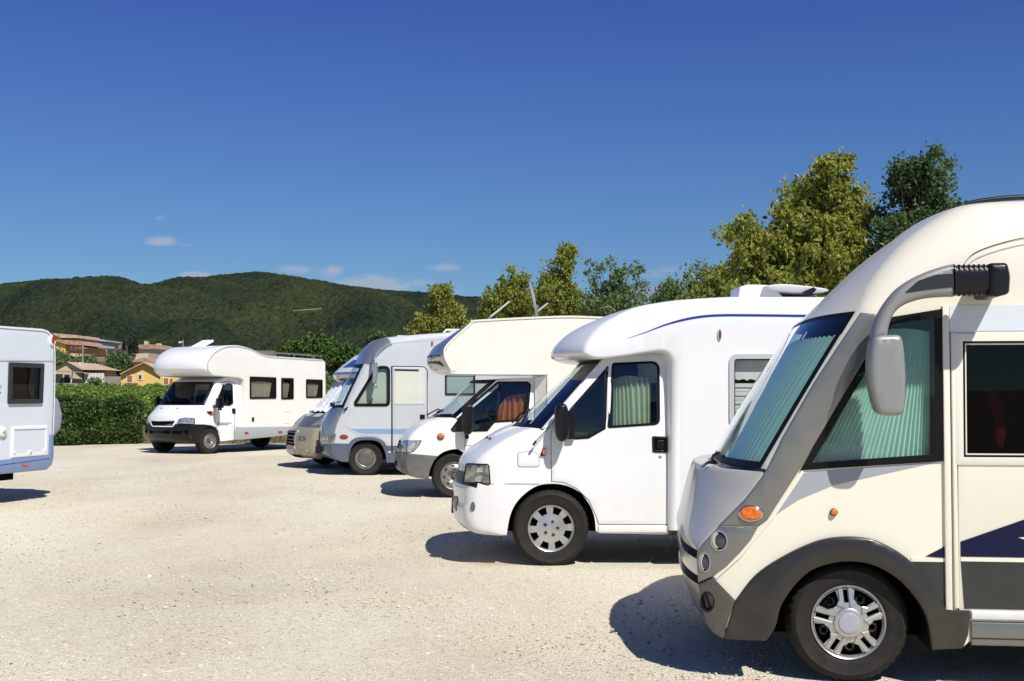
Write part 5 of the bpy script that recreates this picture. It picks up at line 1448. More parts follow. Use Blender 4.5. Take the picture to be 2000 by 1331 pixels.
    for i, q in enumerate(wp):
        g = pane(v, 'side_window', q, .05, M['glass_side'], chart=ch, proud=.02, framename='window_frame')
        x0, x1 = min(p[0] for p in q), max(p[0] for p in q); zb_, zt = min(p[1] for p in q), max(p[1] for p in q)
        curtain('curtain', [(x0 + .08, zt - .16), ((x0 + x1) / 2, zt - .12), (x1 - .1, zt - .18)], [(x0 + .08, zb_), ((x0 + x1) / 2, zb_), (x1 - .2, zb_)], ch, -.08, M['cur_beige'], g, n=8, amp=.035)
    # dark trim line along the curve of the side wall
    tr = [(p[0], p[1]) for p in ps if p[4].replace('~', '') in ('nose', 'roof') and p[1] > 1.9]
    V = []; F = []
    order = sorted(range(len(ps)), key=lambda i: i)
    loop = [(p[0], p[1]) for p in ps]
    st_ = next(i for i, p in enumerate(ps) if 'rear' in p[4])
    idx = [i for i in range(len(ps) - 10, len(ps))] + list(range(0, st_ + 1))
    seq = [loop[i] for i in idx]
    for i, p in enumerate(seq):
        a_ = Vector(seq[max(i - 1, 0)]); b_ = Vector(seq[min(i + 1, len(seq) - 1)]); t = (b_ - a_).normalized(); n_ = Vector((t.y, -t.x))
        V += [ch(p[0] + n_.x * .015, p[1] + n_.y * .015, .012), ch(p[0] + n_.x * .05, p[1] + n_.y * .05, .012)]
        V += [ch(p[0] + n_.x * .015, p[1] + n_.y * .015, -.02), ch(p[0] + n_.x * .05, p[1] + n_.y * .05, -.02)]
    for i in range(len(seq) - 1):
        F += [(4 * i, 4 * i + 1, 4 * i + 5, 4 * i + 4), (4 * i, 4 * i + 4, 4 * i + 6, 4 * i + 2), (4 * i + 1, 4 * i + 3, 4 * i + 7, 4 * i + 5)]
    mesh('edge_profile', V, F, M['lightgrey'], v.root, 40)
    # grey skirt with amber markers, hatches
    solid('grey_skirt', M['greyband'], [PV(x, y) for x, y in ((462, 834.8), (637, 832.5), (637, 846), (560, 851), (500, 856.5), (470, 859.5), (458, 859.5))], ch, .015, .04, v.root, bev=.01)
    for x in (480.5, 546.5):
        u, z = PV(x, 846 if x < 500 else 844.5); solid('side_marker', M['redlens'], [(u - .07, z - .03), (u + .07, z - .03), (u + .07, z + .03), (u - .07, z + .03)], ch, .03, .02, v.root, bev=.005)
    solid('filler_cap', M['black'], [PV(x, y) for x, y in ((492, 815.5), (496, 815.5), (496, 824), (492, 824))], ch, .01, .01, v.root)
    hq = [PV(x, y) for x, y in ((553.5, 803), (566, 803), (566, 826), (553.5, 826))]
    solid('service_hatch', M['ivory'], offset(hq, .02), ch, .01, .01, v.root, holes=[offset(hq, -.015)])
    # roof hatch, rails
    zr = PV(440, 676)[1]
    c = v.P(398, 672, v=.9)
    a, b = v.P(385, 674, v=1.0), v.P(414, 663, v=.6)
    mesh('roof_hatch', [(c[0] - .25, .75, c[1] - .10), (c[0] + .22, .75, c[1] + .12), (c[0] + .22, 1.2, c[1] + .12), (c[0] - .25, 1.2, c[1] - .10), (c[0] - .25, .75, c[1] - .15), (c[0] + .22, .75, c[1] + .06), (c[0] + .22, 1.2, c[1] + .06), (c[0] - .25, 1.2, c[1] - .15)],
         [(0, 1, 2, 3), (7, 6, 5, 4), (0, 1, 5, 4), (1, 2, 6, 5), (2, 3, 7, 6), (3, 0, 4, 7)], M['trim_white'], v.root)
    r0, r1 = PV(513, 687), PV(625, 695)
    zt = .02
    for yy in (.05, W - .05):
        rl = tube('roof_rail', [(r0[0], yy, r0[1]), (r1[0], yy, r1[1])], .022, M['steel2'], v.root)
        for t in (.03, .28, .6, .95):
            uu = r0[0] + (r1[0] - r0[0]) * t; zz = r0[1] + (r1[1] - r0[1]) * t
            tube('rail_post', [(uu, yy, zz), (uu, yy, zz - .22)], .02, M['steel2'], rl)
    u, _ = v.P(410, 861, v=.0)
    wheel(v, (u, 0), .35, .22, .205, 'holes', .0, steer=-.10)
    wheel(v, (u, 0), .35, .22, .205, 'holes', W, flip=True, steer=-.10)
    wheel(v, (u + 3.7, 0), .35, .22, .205, 'holes', -.02)
    wheel(v, (u + 3.7, 0), .35, .22, .205, 'holes', W + .02, flip=True)
    chassis(v, u - .5, u + 2.2, .32, .62, .5)
    return v
V6 = finish_v6()

# ------------------------------------------------------------------ caravan at the left edge
def build_v7():
    v = Veh('caravan', 'white caravan end with blue skirt and smoked window at the left edge', 'caravan', None, 105, 974, 75, 2.25)
    ch = v.side
    ps = []
    def add(px, py, b, tg, bev=.03): u, z = v.P(px, py); ps.append((u, z, b, bev, tg))
    zt = v.P(60, 640)[1]
    for r_ in [(0, 636.5, 0, 'roof'), (86, 642.5, 0, '~roof', .04), (97, 649, 0, '~roof', .04), (104, 664, .03, '~end', .04), (108, 693, .08, '~end', .05), (107, 788, .10, '~end', .05), (104, 853, .06, '~end', .05), (104, 893, .04, '~under', .05), (101, 908, .02, '~under', .05), (92, 918, 0, 'under', .05)]: add(*r_)
    u0 = -6.2; zb_ = v.P(60, 921)[1]
    ps += [(u0 + .3, ps[-1][1], 0, .03, 'under'), (u0, ps[-1][1] + .4, 0, .04, 'end'), (u0 + .1, zt - .3, 0, .04, 'end'), (u0 + .5, zt, 0, .03, 'roof')]
    ps = smooth_outline(ps)
    wq = fillet([v.P(16.5, 708), v.P(84, 710.5), v.P(81, 788.5), v.P(14, 789.5)], .03)
    body(v, 'body', ps, ['coolwhite', 'coolwhite', 'caravanblue'], {'under': 2, 'roof': 1, 'end': 1}, holes=[offset(wq, -.04)], grid=.3, q=3, smooth=45)
    g = pane(v, 'window', wq, .07, M['glass_dark'], fmat='darkgrey', proud=.03, framename='window_frame')
    solid('window_blind', M['cur_beige'], offset(wq, -.02), ch, -.12, .004, g)
    # lower blue trim and corner
    def PP(l): return [v.P(x, y) for x, y in l]
    solid('blue_skirt', M['caravanblue'], PP([(-60, 903), (0, 899), (94, 888), (96, 850), (103.5, 848), (103.5, 893), (100, 908), (90, 918), (0, 926.5), (-60, 932)]), ch, .015, .04, v.root, bev=.008)
    side_line(v, 'skirt_groove', [(-60, 913), (0, 909), (95, 896)], 'navy', .004, out=.017)
    side_line(v, 'wall_rail', [(-60, 702), (0, 704.5), (107, 705.5)], 'lightgrey', .008, out=.008)
    side_line(v, 'roof_gutter', curve([(-60, 635), (0, 639), (60, 643.5), (86, 646), (96, 652), (102, 664), (106, 693), (104.8, 788), (102, 850)], 4), 'trim_white', .013, out=.012)
    hq = fillet(PP([(22.5, 833.5), (92, 831.5), (91.5, 889), (20.5, 895)]), .03)
    hh = solid('storage_hatch', M['coolwhite'], offset(hq, -.03), ch, .008, .01, v.root)
    solid('hatch_frame', M['trim_white'], hq, ch, .02, .02, hh, holes=[offset(hq, -.045)], bev=.006)
    p = v.P(57, 884); solid('hatch_lock', M['trim_white'], ellipse(p[0], p[1], .04, .035, 14), ch, .03, .02, hh, bev=.008)
    solid('keyhole', M['black'], ellipse(p[0], p[1], .01, .014, 8), ch, .032, .004, hh)
    for (x, y) in ((26, 884), (86, 880)):
        p = v.P(x, y); solid('hatch_catch', M['trim_white'], ellipse(p[0], p[1], .03, .03, 12), ch, .026, .02, hh, bev=.006)
    marker(v, 'side_marker', 'amber', 48, 908, 4.5, 2.6, .03)
    p = v.P(99.5, 665.5)
    mk = solid('end_marker', M['trim_white'], ellipse(p[0], p[1], .05, .085, 14), ch, .03, .03, v.root, bev=.01)
    solid('red_lens', M['redlens'], ellipse(p[0] + .01, p[1] + .01, .035, .06, 14), ch, .042, .02, mk, bev=.01)
    p = v.P(3, 844); kn = solid('socket_cover', M['trim_ivory'], ellipse(p[0], p[1], .09, .075, 18), ch, .04, .04, v.root, bev=.015)
    solid('knob', M['lightgrey'], ellipse(p[0], p[1] + .01, .03, .025, 12), ch, .06, .02, kn, bev=.006)
    # remains of the blue lettering that the frame cuts off
    for pl in ([(-8, 765), (-1, 757), (0, 762), (-6, 768)], [(0.5, 752), (3.8, 751.5), (1.8, 759), (0.2, 758)], [(-3, 762), (0, 761), (.4, 763), (-2, 764)]):
        solid('blue_script', M['paleblue'], PP(pl), ch, .003, .003, v.root)
    solid('script_dot', M['darkgrey'], ellipse(*v.P(0.6, 767.5), .012, .012, 8), ch, .003, .003, v.root)
    wheel(v, (-3.2, 0), .33, .2, .19, 'holes', .05)
    wheel(v, (-3.2, 0), .33, .2, .19, 'holes', v.W - .05, flip=True)
    chassis(v, -5.6, -.5, .32, .5, .35)
    # fabric cover strapped over something on the drawbar end
    c0, c1, zc = .10, 1.3, 1.28
    V = []; F = []
    n1, n2 = 22, 26
    vt = v.P(107, 772)[1]; vb = v.P(107, 856)[1]; top, bot = vt, vb
    for i in range(n1 + 1):
        th = math.pi * i / n1
        for k in range(n2 + 1):
            ph = math.pi * k / n2
            rr = 1 + .03 * math.sin(9 * th + 2 * ph) + .03 * math.sin(5 * ph - 3 * th)
            V.append((-.05 +   .52 * max(0, math.sin(th)) ** .8 * max(0, math.sin(ph)) ** .35 * rr, .78 - .72 * math.cos(ph), (top + bot) / 2 + (top - bot) / 2 * math.cos(th) * rr))
    for i in range(n1):
        for k in range(n2): a = i * (n2 + 1) + k; F.append((a, a + 1, a + n2 + 2, a + n2 + 1))
    cv = mesh('fabric_cover', V, F, M['cover_grey'], None, 70)
    cv.location = v.o; cv.rotation_euler = (0, 0, v.yaw)
    tag(cv, 'wrinkled grey fabric cover bulging from the end of the caravan', 'cover')
    return v
V7 = build_v7()
# ------------------------------------------------------------------ terrain
TD = np.array([0, 44, 50, 60, 85, 110, 150, 200, 260, 320, 3000.]); TH = np.array([0, 0, .25, .35, .9, 1.9, 4.0, 7.2, 10.5, 13.5, 30.])
def th(d): return np.interp(d, TD, TH)
def ground_mats():
    m, n, l = newmat('pale_gravel')
    o = n.new('ShaderNodeOutputMaterial'); b = n.new('ShaderNodeBsdfPrincipled'); t = n.new('ShaderNodeTexCoord')
    def noise(scale, detail=6, rough=.6, mp=None):
        z = n.new('ShaderNodeTexNoise'); z.inputs['Scale'].default_value = scale; z.inputs['Detail'].default_value = detail; z.inputs['Roughness'].default_value = rough
        if mp:
            q = n.new('ShaderNodeMapping'); q.inputs['Scale'].default_value = mp; q.inputs['Rotation'].default_value = (0, 0, R(8)); l.new(t.outputs['Object'], q.inputs[0]); l.new(q.outputs[0], z.inputs[0])
        else: l.new(t.outputs['Object'], z.inputs[0])
        return z.outputs[0]
    def ramp(f, stops):
        r = n.new('ShaderNodeValToRGB'); e = r.color_ramp.elements
        while len(e) < len(stops): e.new(.5)
        for x, (p, c) in zip(e, stops): x.position = p; x.color = c + (1,)
        l.new(f, r.inputs[0]); return r.outputs[0]
    def mix(f, a, c, mode='MIX', k=None):
        x = n.new('ShaderNodeMix'); x.data_type = 'RGBA'; x.blend_type = mode
        if isinstance(f, float): x.inputs[0].default_value = f
        else: l.new(f, x.inputs[0])
        for i, q in ((6, a), (7, c)):
            if isinstance(q, tuple): x.inputs[i].default_value = q + (1,)
            else: l.new(q, x.inputs[i])
        return x.outputs[2]
    base = ramp(noise(.35, 5, .6, (1, .45, 1)), [(.32, (.57, .515, .39)), (.5, (.69, .635, .49)), (.68, (.77, .73, .61))])
    tracks = ramp(noise(.8, 3, .5, (.16, 1.2, 1)), [(.48, (0., 0., 0.)), (.75, (.4, .4, .4))])
    base = mix(tracks, base, (.70, .66, .58))
    fine = ramp(noise(55, 8, .8), [(.3, (.62, .59, .55)), (.48, (1., 1., 1.)), (.7, (1.14, 1.13, 1.10))])
    base = mix(1.0, base, fine, 'MULTIPLY')
    vo = n.new('ShaderNodeTexVoronoi'); vo.inputs['Scale'].default_value = 62; vo.inputs['Randomness'].default_value = 1; l.new(t.outputs['Object'], vo.inputs[0])
    sv = n.new('ShaderNodeSeparateColor'); l.new(vo.outputs['Color'], sv.inputs[0])
    peb = ramp(sv.outputs[0], [(.0, (.62, .58, .53)), (.10, (.88, .86, .82)), (.5, (1., .99, .96)), (.88, (1.05, 1.05, 1.02)), (.97, (1.15, 1.15, 1.15))])
    base = mix(.8, base, peb, 'MULTIPLY')
    vo2 = n.new('ShaderNodeTexVoronoi'); vo2.inputs['Scale'].default_value = 19; l.new(t.outputs['Object'], vo2.inputs[0])
    sv2 = n.new('ShaderNodeSeparateColor'); l.new(vo2.outputs['Color'], sv2.inputs[0])
    dots = ramp(vo2.outputs['Distance'], [(.12, (1., 1., 1.)), (.2, (0., 0., 0.))])
    sel = ramp(sv2.outputs[1], [(.72, (0., 0., 0.)), (.74, (1., 1., 1.))])
    dd = mix(1.0, dots, sel, 'MULTIPLY')
    base = mix(dd, base, (.24, .21, .18))
    # rust coloured stains in front of the camper's wheel
    tv = n.new('ShaderNodeVectorMath'); tv.operation = 'DISTANCE'; tv.inputs[1].default_value = (-.05, 0, 0)
    q = n.new('ShaderNodeMapping'); q.inputs['Location'].default_value = (0.10, -10.9, 0); q.inputs['Scale'].default_value = (1.6, 2.6, 1)
    q.vector_type = 'TEXTURE'; q.inputs['Location'].default_value = STAIN; q.inputs['Scale'].default_value = (.34, .13, 1)
    l.new(t.outputs['Object'], q.inputs[0]); gr = n.new('ShaderNodeTexGradient'); gr.gradient_type = 'SPHERICAL'; l.new(q.outputs[0], gr.inputs[0])
    st = n.new('ShaderNodeMath'); st.operation = 'MULTIPLY'; l.new(gr.outputs['Fac'], st.inputs[0]); l.new(noise(9, 6, .7), st.inputs[1])
    base = mix(st.outputs[0], base, (.42, .20, .03))
    l.new(base, b.inputs['Base Color']); b.inputs['Roughness'].default_value = .95; b.inputs['Specular IOR Level'].default_value = .2
    bp = n.new('ShaderNodeBump'); bp.inputs['Distance'].default_value = .012; bp.inputs['Strength'].default_value = .9
    ad = n.new('ShaderNodeMath'); ad.operation = 'SUBTRACT'; l.new(noise(30, 8, .75), ad.inputs[0]); l.new(vo.outputs['Distance'], ad.inputs[1])
    l.new(ad.outputs[0], bp.inputs['Height']); l.new(bp.outputs[0], b.inputs['Normal'])
    l.new(b.outputs[0], o.inputs[0])
    return m
g_ = ground(965, 1104); STAIN = (g_.x, g_.y, 0)
M['gravel'] = ground_mats()
M['soil'] = paint('dry_field', (.23, .17, .09), .95, var=.35, vscale=.6, bump=.05, bscale=4)
M['drygrass'] = paint('dry_grass_bank', (.24, .18, .085), .95, var=.5, vscale=2.2, bump=.05, bscale=9)

# gravel yard: a gently uneven sheet, finer where it is close
xs = np.concatenate([np.linspace(-70, -14, 30), np.linspace(-13.5, 12, 120), np.linspace(13, 60, 24)])
ys = np.concatenate([np.linspace(-25, 3, 14), np.linspace(3.2, 40.5, 170)])
X, Y = np.meshgrid(xs, ys)
Z = .006 * np.sin(X * 1.1 + Y * .4) * np.cos(Y * .9 - X * .3) + .004 * np.sin(X * 3.1 + 1) * np.sin(Y * 2.3)
Z = np.where(Y > 39.5, Z * 0, Z) + .004
nx, ny = len(xs), len(ys)
V = np.stack([X, Y, Z], -1).reshape(-1, 3)
idx = np.arange(nx * ny).reshape(ny, nx)
Fq = np.stack([idx[:-1, :-1], idx[:-1, 1:], idx[1:, 1:], idx[1:, :-1]], -1).reshape(-1, 4)
def np_mesh(name, V, F, mat, parent=None, smooth=True, attr=None):
    me = bpy.data.meshes.new(name); V = np.asarray(V, np.float32); F = np.asarray(F, np.int32)
    k = F.shape[1]
    me.vertices.add(len(V)); me.vertices.foreach_set('co', V.ravel())
    me.loops.add(F.size); me.loops.foreach_set('vertex_index', F.ravel())
    me.polygons.add(len(F)); me.polygons.foreach_set('loop_start', np.arange(len(F), dtype=np.int32) * k); me.polygons.foreach_set('loop_total', np.full(len(F), k, np.int32))
    me.polygons.foreach_set('use_smooth', np.full(len(F), smooth))
    me.update(calc_edges=True); me.validate()
    return link(name, me, parent, mat if isinstance(mat, list) else [mat])
gy = np_mesh('gravel_yard', V, Fq, M['gravel']); gy['kind'] = 'structure'
# terrain sheet to the horizon (polar round the yard)
rad_ = np.concatenate([[.1], np.linspace(40.6, 60, 14), np.linspace(65, 330, 60), np.geomspace(350, 5000, 24)])
ang = np.linspace(-math.pi, math.pi, 361)
A, D = np.meshgrid(ang, rad_)
X = D * np.sin(A); Y = D * np.cos(A)
fr = np.clip(Y / np.maximum(D, 1), 0, 1) ** .3 * (Y > 0)
Z = th(np.where(Y > 40.4, np.maximum(D, 44), 0)) * fr + .35 * np.sin(X * .05) * (D > 100) * fr
Z = np.where((Y < 41.5), -.02, Z); Z = np.where(D < 40.7, -.02, Z)
V = np.stack([X, Y, Z], -1).reshape(-1, 3); idx = np.arange(A.size).reshape(A.shape)
Fq = np.stack([idx[:-1, :-1], idx[1:, :-1], idx[1:, 1:], idx[:-1, 1:]], -1).reshape(-1, 4)
tr = np_mesh('terrain', V, Fq, M['soil']); tr['kind'] = 'structure'
# low dry bank along the back of the yard
bx = np.linspace(-30, 22, 140); prof = [(38.6, -.01), (38.9, .06), (39.5, .16), (40.6, .30), (42.4, .34), (43.5, .2)]
V = []; 
for x in bx:
    for (y, z) in prof: V.append((x, y + .12 * math.sin(x * 1.3) + .08 * math.sin(x * 3.7), z + (.04 * math.sin(x * 2.1 + y) if z > 0 else 0)))
idx = np.arange(len(V)).reshape(len(bx), len(prof))
Fq = np.stack([idx[:-1, :-1], idx[1:, :-1], idx[1:, 1:], idx[:-1, 1:]], -1).reshape(-1, 4)
bk = np_mesh('bank', V, Fq, M['drygrass']); bk['kind'] = 'structure'
# loose stones
def pebbles():
    base = bmesh.new(); bmesh.ops.create_icosphere(base, subdivisions=1, radius=1)
    bv = np.array([v.co[:] for v in base.verts]); bf = np.array([[v.index for v in f.verts] for f in base.faces]); base.free()
    n = 20000
    d = 4.2 + 22 * rng.random(n) ** 1.7; px = rng.uniform(-60, 1500, n)
    x = (px - CX) / FPX * d; s = rng.lognormal(-5.3, .40, n) * (1 + d * .03); s = np.minimum(s, .017)
    sc = np.stack([s * rng.uniform(.8, 1.5, n), s * rng.uniform(.7, 1.2, n), s * rng.uniform(.4, .7, n)], -1)
    a = rng.uniform(0, 6.28, n); c, q = np.cos(a), np.sin(a)
    P_ = bv[None] * (1 + rng.uniform(-.28, .28, (n, len(bv), 1))) * sc[:, None]
    X = P_[..., 0] * c[:, None] - P_[..., 1] * q[:, None] + x[:, None]; Y = P_[..., 0] * q[:, None] + P_[..., 1] * c[:, None] + d[:, None]; Z = P_[..., 2] + .006 + s[:, None] * .15
    V = np.stack([X, Y, Z], -1).reshape(-1, 3); F = (bf[None] + (np.arange(n) * len(bv))[:, None, None]).reshape(-1, 3)
    m, nn, l = newmat('loose_stone')
    o = nn.new('ShaderNodeOutputMaterial'); b = nn.new('ShaderNodeBsdfDiffuse'); g = nn.new('ShaderNodeNewGeometry'); r = nn.new('ShaderNodeValToRGB')
    e = r.color_ramp.elements; e[0].position = 0; e[0].color = (.24, .21, .18, 1); e[1].position = 1; e[1].color = (.70, .66, .58, 1)
    for p, cc in ((.06, (.46, .41, .33, 1)), (.5, (.60, .54, .44, 1)), (.9, (.66, .60, .50, 1))): x_ = e.new(p); x_.color = cc
    l.new(g.outputs['Random Per Island'], r.inputs[0]); l.new(r.outputs[0], b.inputs[0]); l.new(b.outputs[0], o.inputs[0])
    ob = np_mesh('loose_stones', V, F, m, smooth=False)
    tag(ob, 'small loose stones scattered over the pale gravel', 'gravel', kind='stuff')
pebbles()

# ------------------------------------------------------------------ foliage
def leafmat(name, stops, transl=.35, rough=.5, noise=0.0):
    m, n, l = newmat(name)
    o = n.new('ShaderNodeOutputMaterial'); b = n.new('ShaderNodeBsdfPrincipled'); tl = n.new('ShaderNodeBsdfTranslucent'); ms = n.new('ShaderNodeMixShader')
    g = n.new('ShaderNodeNewGeometry'); r = n.new('ShaderNodeValToRGB'); e = r.color_ramp.elements
    while len(e) < len(stops): e.new(.5)
    for x, (p, c) in zip(e, stops): x.position = p; x.color = tuple(c) + (1,)
    l.new(g.outputs['Random Per Island'], r.inputs[0])
    l.new(r.outputs[0], b.inputs['Base Color']); l.new(r.outputs[0], tl.inputs[0]); b.inputs['Roughness'].default_value = rough; b.inputs['Specular IOR Level'].default_value = .35
    ms.inputs[0].default_value = transl; l.new(b.outputs[0], ms.inputs[1]); l.new(tl.outputs[0], ms.inputs[2]); l.new(ms.outputs[0], o.inputs[0])
    return m
M['lime'] = leafmat('lime_leaves', [(0, (.12, .18, .03)), (.4, (.20, .26, .04)), (.7, (.33, .34, .05)), (1, (.19, .27, .06))], .4)
M['bract'] = leafmat('yellow_bracts', [(0, (.55, .46, .08)), (.5, (.68, .60, .17)), (1, (.46, .42, .08))], .4)
M['ash'] = leafmat('dark_tree_leaves', [(0, (.05, .09, .03)), (.5, (.085, .14, .045)), (1, (.13, .20, .07))], .3)
M['ash2'] = leafmat('mid_green_leaves', [(0, (.09, .15, .05)), (.5, (.14, .22, .075)), (1, (.21, .29, .10))], .35)
M['hedge'] = leafmat('hedge_leaves', [(0, (.03, .065, .012)), (.5, (.05, .10, .018)), (.85, (.08, .15, .025)), (1, (.11, .09, .03))], .2)
M['vine'] = leafmat('vine_leaves', [(0, (.085, .15, .02)), (.5, (.15, .24, .03)), (1, (.22, .31, .05))], .3)
M['pine'] = leafmat('pine_needles', [(0, (.04, .08, .015)), (.5, (.06, .12, .02)), (1, (.09, .17, .03))], .2)
M['cypress'] = leafmat('cypress_needles', [(0, (.015, .03, .012)), (1, (.03, .05, .02))], .1)
M['bark'] = paint('bark', (.10, .08, .06), .9, var=.4, vscale=8, bump=.02, bscale=20)
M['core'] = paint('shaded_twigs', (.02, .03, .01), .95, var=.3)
def leaves(name, C, N, size, mat, parent=None, aspect=.55, fold=.25, nrm=None, droop=0.0):
    """N leaves, each two triangles folded along the midrib, centred at C (n x 3)"""
    n = len(C); d = rng.normal(size=(n, 3)); d[:, 2] -= droop; d /= np.linalg.norm(d, axis=1, keepdims=True)
    u = rng.normal(size=(n, 3)) * .7 + np.array([0, -.15, .55]); w = np.cross(d, u); w /= np.linalg.norm(w, axis=1, keepdims=True) + 1e-9
    up = np.cross(w, d)
    s = size * rng.uniform(.65, 1.3, (n, 1)); L = d * s * .5; Wd = w * s * aspect * .5; U = up * s * fold * aspect
    V = np.stack([C - L, C + Wd + U - L * .1, C + L, C - Wd + U - L * .1], 1).reshape(-1, 3)
    b = np.arange(n)[:, None] * 4
    F = np.concatenate([np.concatenate([b, b + 1, b + 2], 1), np.concatenate([b, b + 2, b + 3], 1)], 0)
    return np_mesh(name, V, F, mat, parent, smooth=False)
def blob_points(blobs, nclump, nper, spread, shell=.55):
    """leaf centres gathered into clumps inside a union of ellipsoids (x, y, z, rx, ry, rz)"""
    B = np.array(blobs, float); vol = B[:, 3] * B[:, 4] * B[:, 5]; pick = rng.choice(len(B), nclump, p=vol / vol.sum())
    d = rng.normal(size=(nclump, 3)); d /= np.linalg.norm(d, axis=1, keepdims=True)
    r = shell + (1 - shell) * rng.random((nclump, 1)) ** .6
    r = np.where(rng.random((nclump, 1)) < .25, rng.random((nclump, 1)), r)
    cc = B[pick, :3] + d * r * B[pick, 3:]
    k = rng.integers(int(nper * .6), int(nper * 1.4), nclump)
    P_ = np.repeat(cc, k, 0) + rng.normal(size=(k.sum(), 3)) * spread * np.repeat(rng.uniform(.6, 1.3, (nclump, 1)), k, 0)
    return P_, cc
def limb(V, F, p0, p1, r0, r1, n=6):
    p0, p1 = np.array(p0, float), np.array(p1, float); t = p1 - p0; t /= np.linalg.norm(t) + 1e-9
    a = np.cross(t, [0.3, 1, .1]); a /= np.linalg.norm(a) + 1e-9; b = np.cross(t, a); k = len(V)
    for p, r in ((p0, r0), ((p0 + p1) / 2 + rng.normal(size=3) * r0 * .6, (r0 + r1) / 2), (p1, r1)):
        for i in range(n):
            th_ = 2 * math.pi * i / n; V.append(tuple(p + (a * math.cos(th_) + b * math.sin(th_)) * r))
    for q in range(2):
        for i in range(n): j = (i + 1) % n; F.append((k + q * n + i, k + q * n + j, k + (q + 1) * n + j, k + (q + 1) * n + i))
def tree(name, label, cat, group, px, depth, blobs, leaf, mats, nclump, nper, spread, trunk_r=.08, base_z=0.0, ydepth=.9, bract=0, droop=.3, twigs=True):
    """blobs are (px, py, rx, ry) ellipses read from the photo at this depth; crown depth is given by ydepth"""
    k = depth / FPX
    base = at(px, 700, depth); base.z = base_z
    root = empty(name, base); tag(root, label, cat, group)
    BB = []
    for (bx, by, rx, ry) in blobs:
        for j in range(2 if rx * k > .3 else 1):
            y = depth + rng.uniform(-.5, .5) * ydepth
            p = at(bx, by, y); BB.append((p.x - base.x, p.y - base.y, p.z - base.z, rx * k * .93, max(rx, 26) * k * .8, ry * k * .93))
    P_, cc = blob_points(BB, int(nclump * .85), int(nper * 1.35), spread * .72)
    leaves('crown', P_, len(P_), leaf, mats[0], root, droop=droop)
    if bract:
        sel = P_[rng.random(len(P_)) < bract] + rng.normal(size=3) * .01
        leaves('blossom', sel, len(sel), leaf * .95, mats[1], root, aspect=.28, fold=.5, droop=1.2)
    V = []; F = []
    top = max(b[2] for b in BB); cx = 0
    pts = [(0, 0, -.1), (rng.normal() * .05, 0, top * .3), (rng.normal() * .08, .02, top * .6), (BB[0][0] * .6, BB[0][1] * .5, top * .92)]
    rr = [trunk_r * 1.25, trunk_r, trunk_r * .65, trunk_r * .2]
    for i in range(3): limb(V, F, pts[i], pts[i + 1], rr[i], rr[i + 1], 8)
    for c in cc[rng.choice(len(cc), min(len(cc), 70), replace=False)]:
        t = rng.uniform(.25, .85); i = min(int(t * 3), 2); f = t * 3 - i
        st = np.array(pts[i]) * (1 - f) + np.array(pts[i + 1]) * f
        if st[2] > c[2] - .05: st[2] = max(.3 * top, c[2] - .4)
        limb(V, F, st, c, trunk_r * .28, trunk_r * .05, 5)
    mesh('trunk', V, F, M['bark'], root, 60)
    return root

LG = 'young lime trees in a row behind the motorhomes'
tree('lime_tree', 'largest lime tree with yellow blossom, standing above the nearest motorhome', 'tree', 'young trees in a row behind the motorhomes', 1570, 21,
     [(1655, 310, 28, 28), (1620, 345, 48, 45), (1600, 400, 60, 60), (1560, 440, 60, 60), (1640, 420, 60, 70), (1680, 400, 26, 40), (1470, 470, 60, 48), (1440, 460, 32, 36), (1500, 520, 70, 60), (1600, 500, 95, 80), (1660, 500, 50, 70), (1540, 380, 28, 26), (1560, 570, 110, 50), (1470, 560, 50, 45)],
     .115, [M['lime'], M['bract']], 760, 30, .115, .09, ydepth=1.2, bract=.55, droop=.8)
tree('leafy_tree', 'dark green small-leaved tree to the right of the largest lime', 'tree', 'young trees in a row behind the motorhomes', 1800, 20,
     [(1822, 290, 20, 24), (1825, 330, 36, 30), (1775, 345, 44, 36), (1800, 390, 60, 45), (1850, 345, 30, 24), (1865, 395, 24, 24), (1740, 380, 22, 40), (1780, 450, 60, 50), (1740, 460, 32, 40), (1850, 440, 36, 40), (1750, 520, 60, 60), (1720, 440, 20, 40)],
     .085, [M['ash']], 560, 34, .10, .07, ydepth=1.0)
tree('lime_tree', 'small lime tree just left of the largest lime, behind the white camper roof', 'tree', 'young trees in a row behind the motorhomes', 1400, 27,
     [(1410, 545, 30, 26), (1390, 575, 45, 30), (1430, 570, 22, 30), (1370, 600, 50, 26)], .12, [M['lime'], M['bract']], 170, 26, .11, .07, bract=.5, droop=.7)
tree('leafy_tree', 'grey-green loose tree with thin top shoots, left of the small lime', 'tree', 'young trees in a row behind the motorhomes', 1330, 30,
     [(1345, 540, 16, 22), (1380, 525, 16, 20), (1335, 565, 42, 30), (1300, 575, 30, 26), (1365, 560, 30, 28), (1320, 600, 60, 28), (1270, 590, 22, 22)], .10, [M['ash2']], 160, 24, .11, .06)
tree('leafy_tree', 'airy green tree with branches showing, between the two lime trees over the ivory roof', 'tree', 'young trees in a row behind the motorhomes', 1195, 33,
     [(1188, 505, 14, 17), (1160, 525, 22, 22), (1200, 530, 26, 22), (1235, 530, 20, 14), (1150, 560, 20, 26), (1190, 565, 40, 26), (1240, 570, 26, 22), (1215, 600, 50, 24), (1160, 600, 30, 24)], .115, [M['ash2']], 140, 20, .11, .07)
tree('lime_tree', 'tall narrow lime tree directly behind the satellite dish', 'tree', 'young trees in a row behind the motorhomes', 1095, 36,
     [(1104, 497, 24, 17), (1098, 520, 26, 22), (1088, 548, 30, 26), (1080, 575, 36, 26), (1105, 580, 34, 28), (1070, 600, 34, 24), (1120, 605, 34, 22)], .13, [M['lime'], M['bract']], 300, 24, .12, .08, bract=.5, droop=.7)
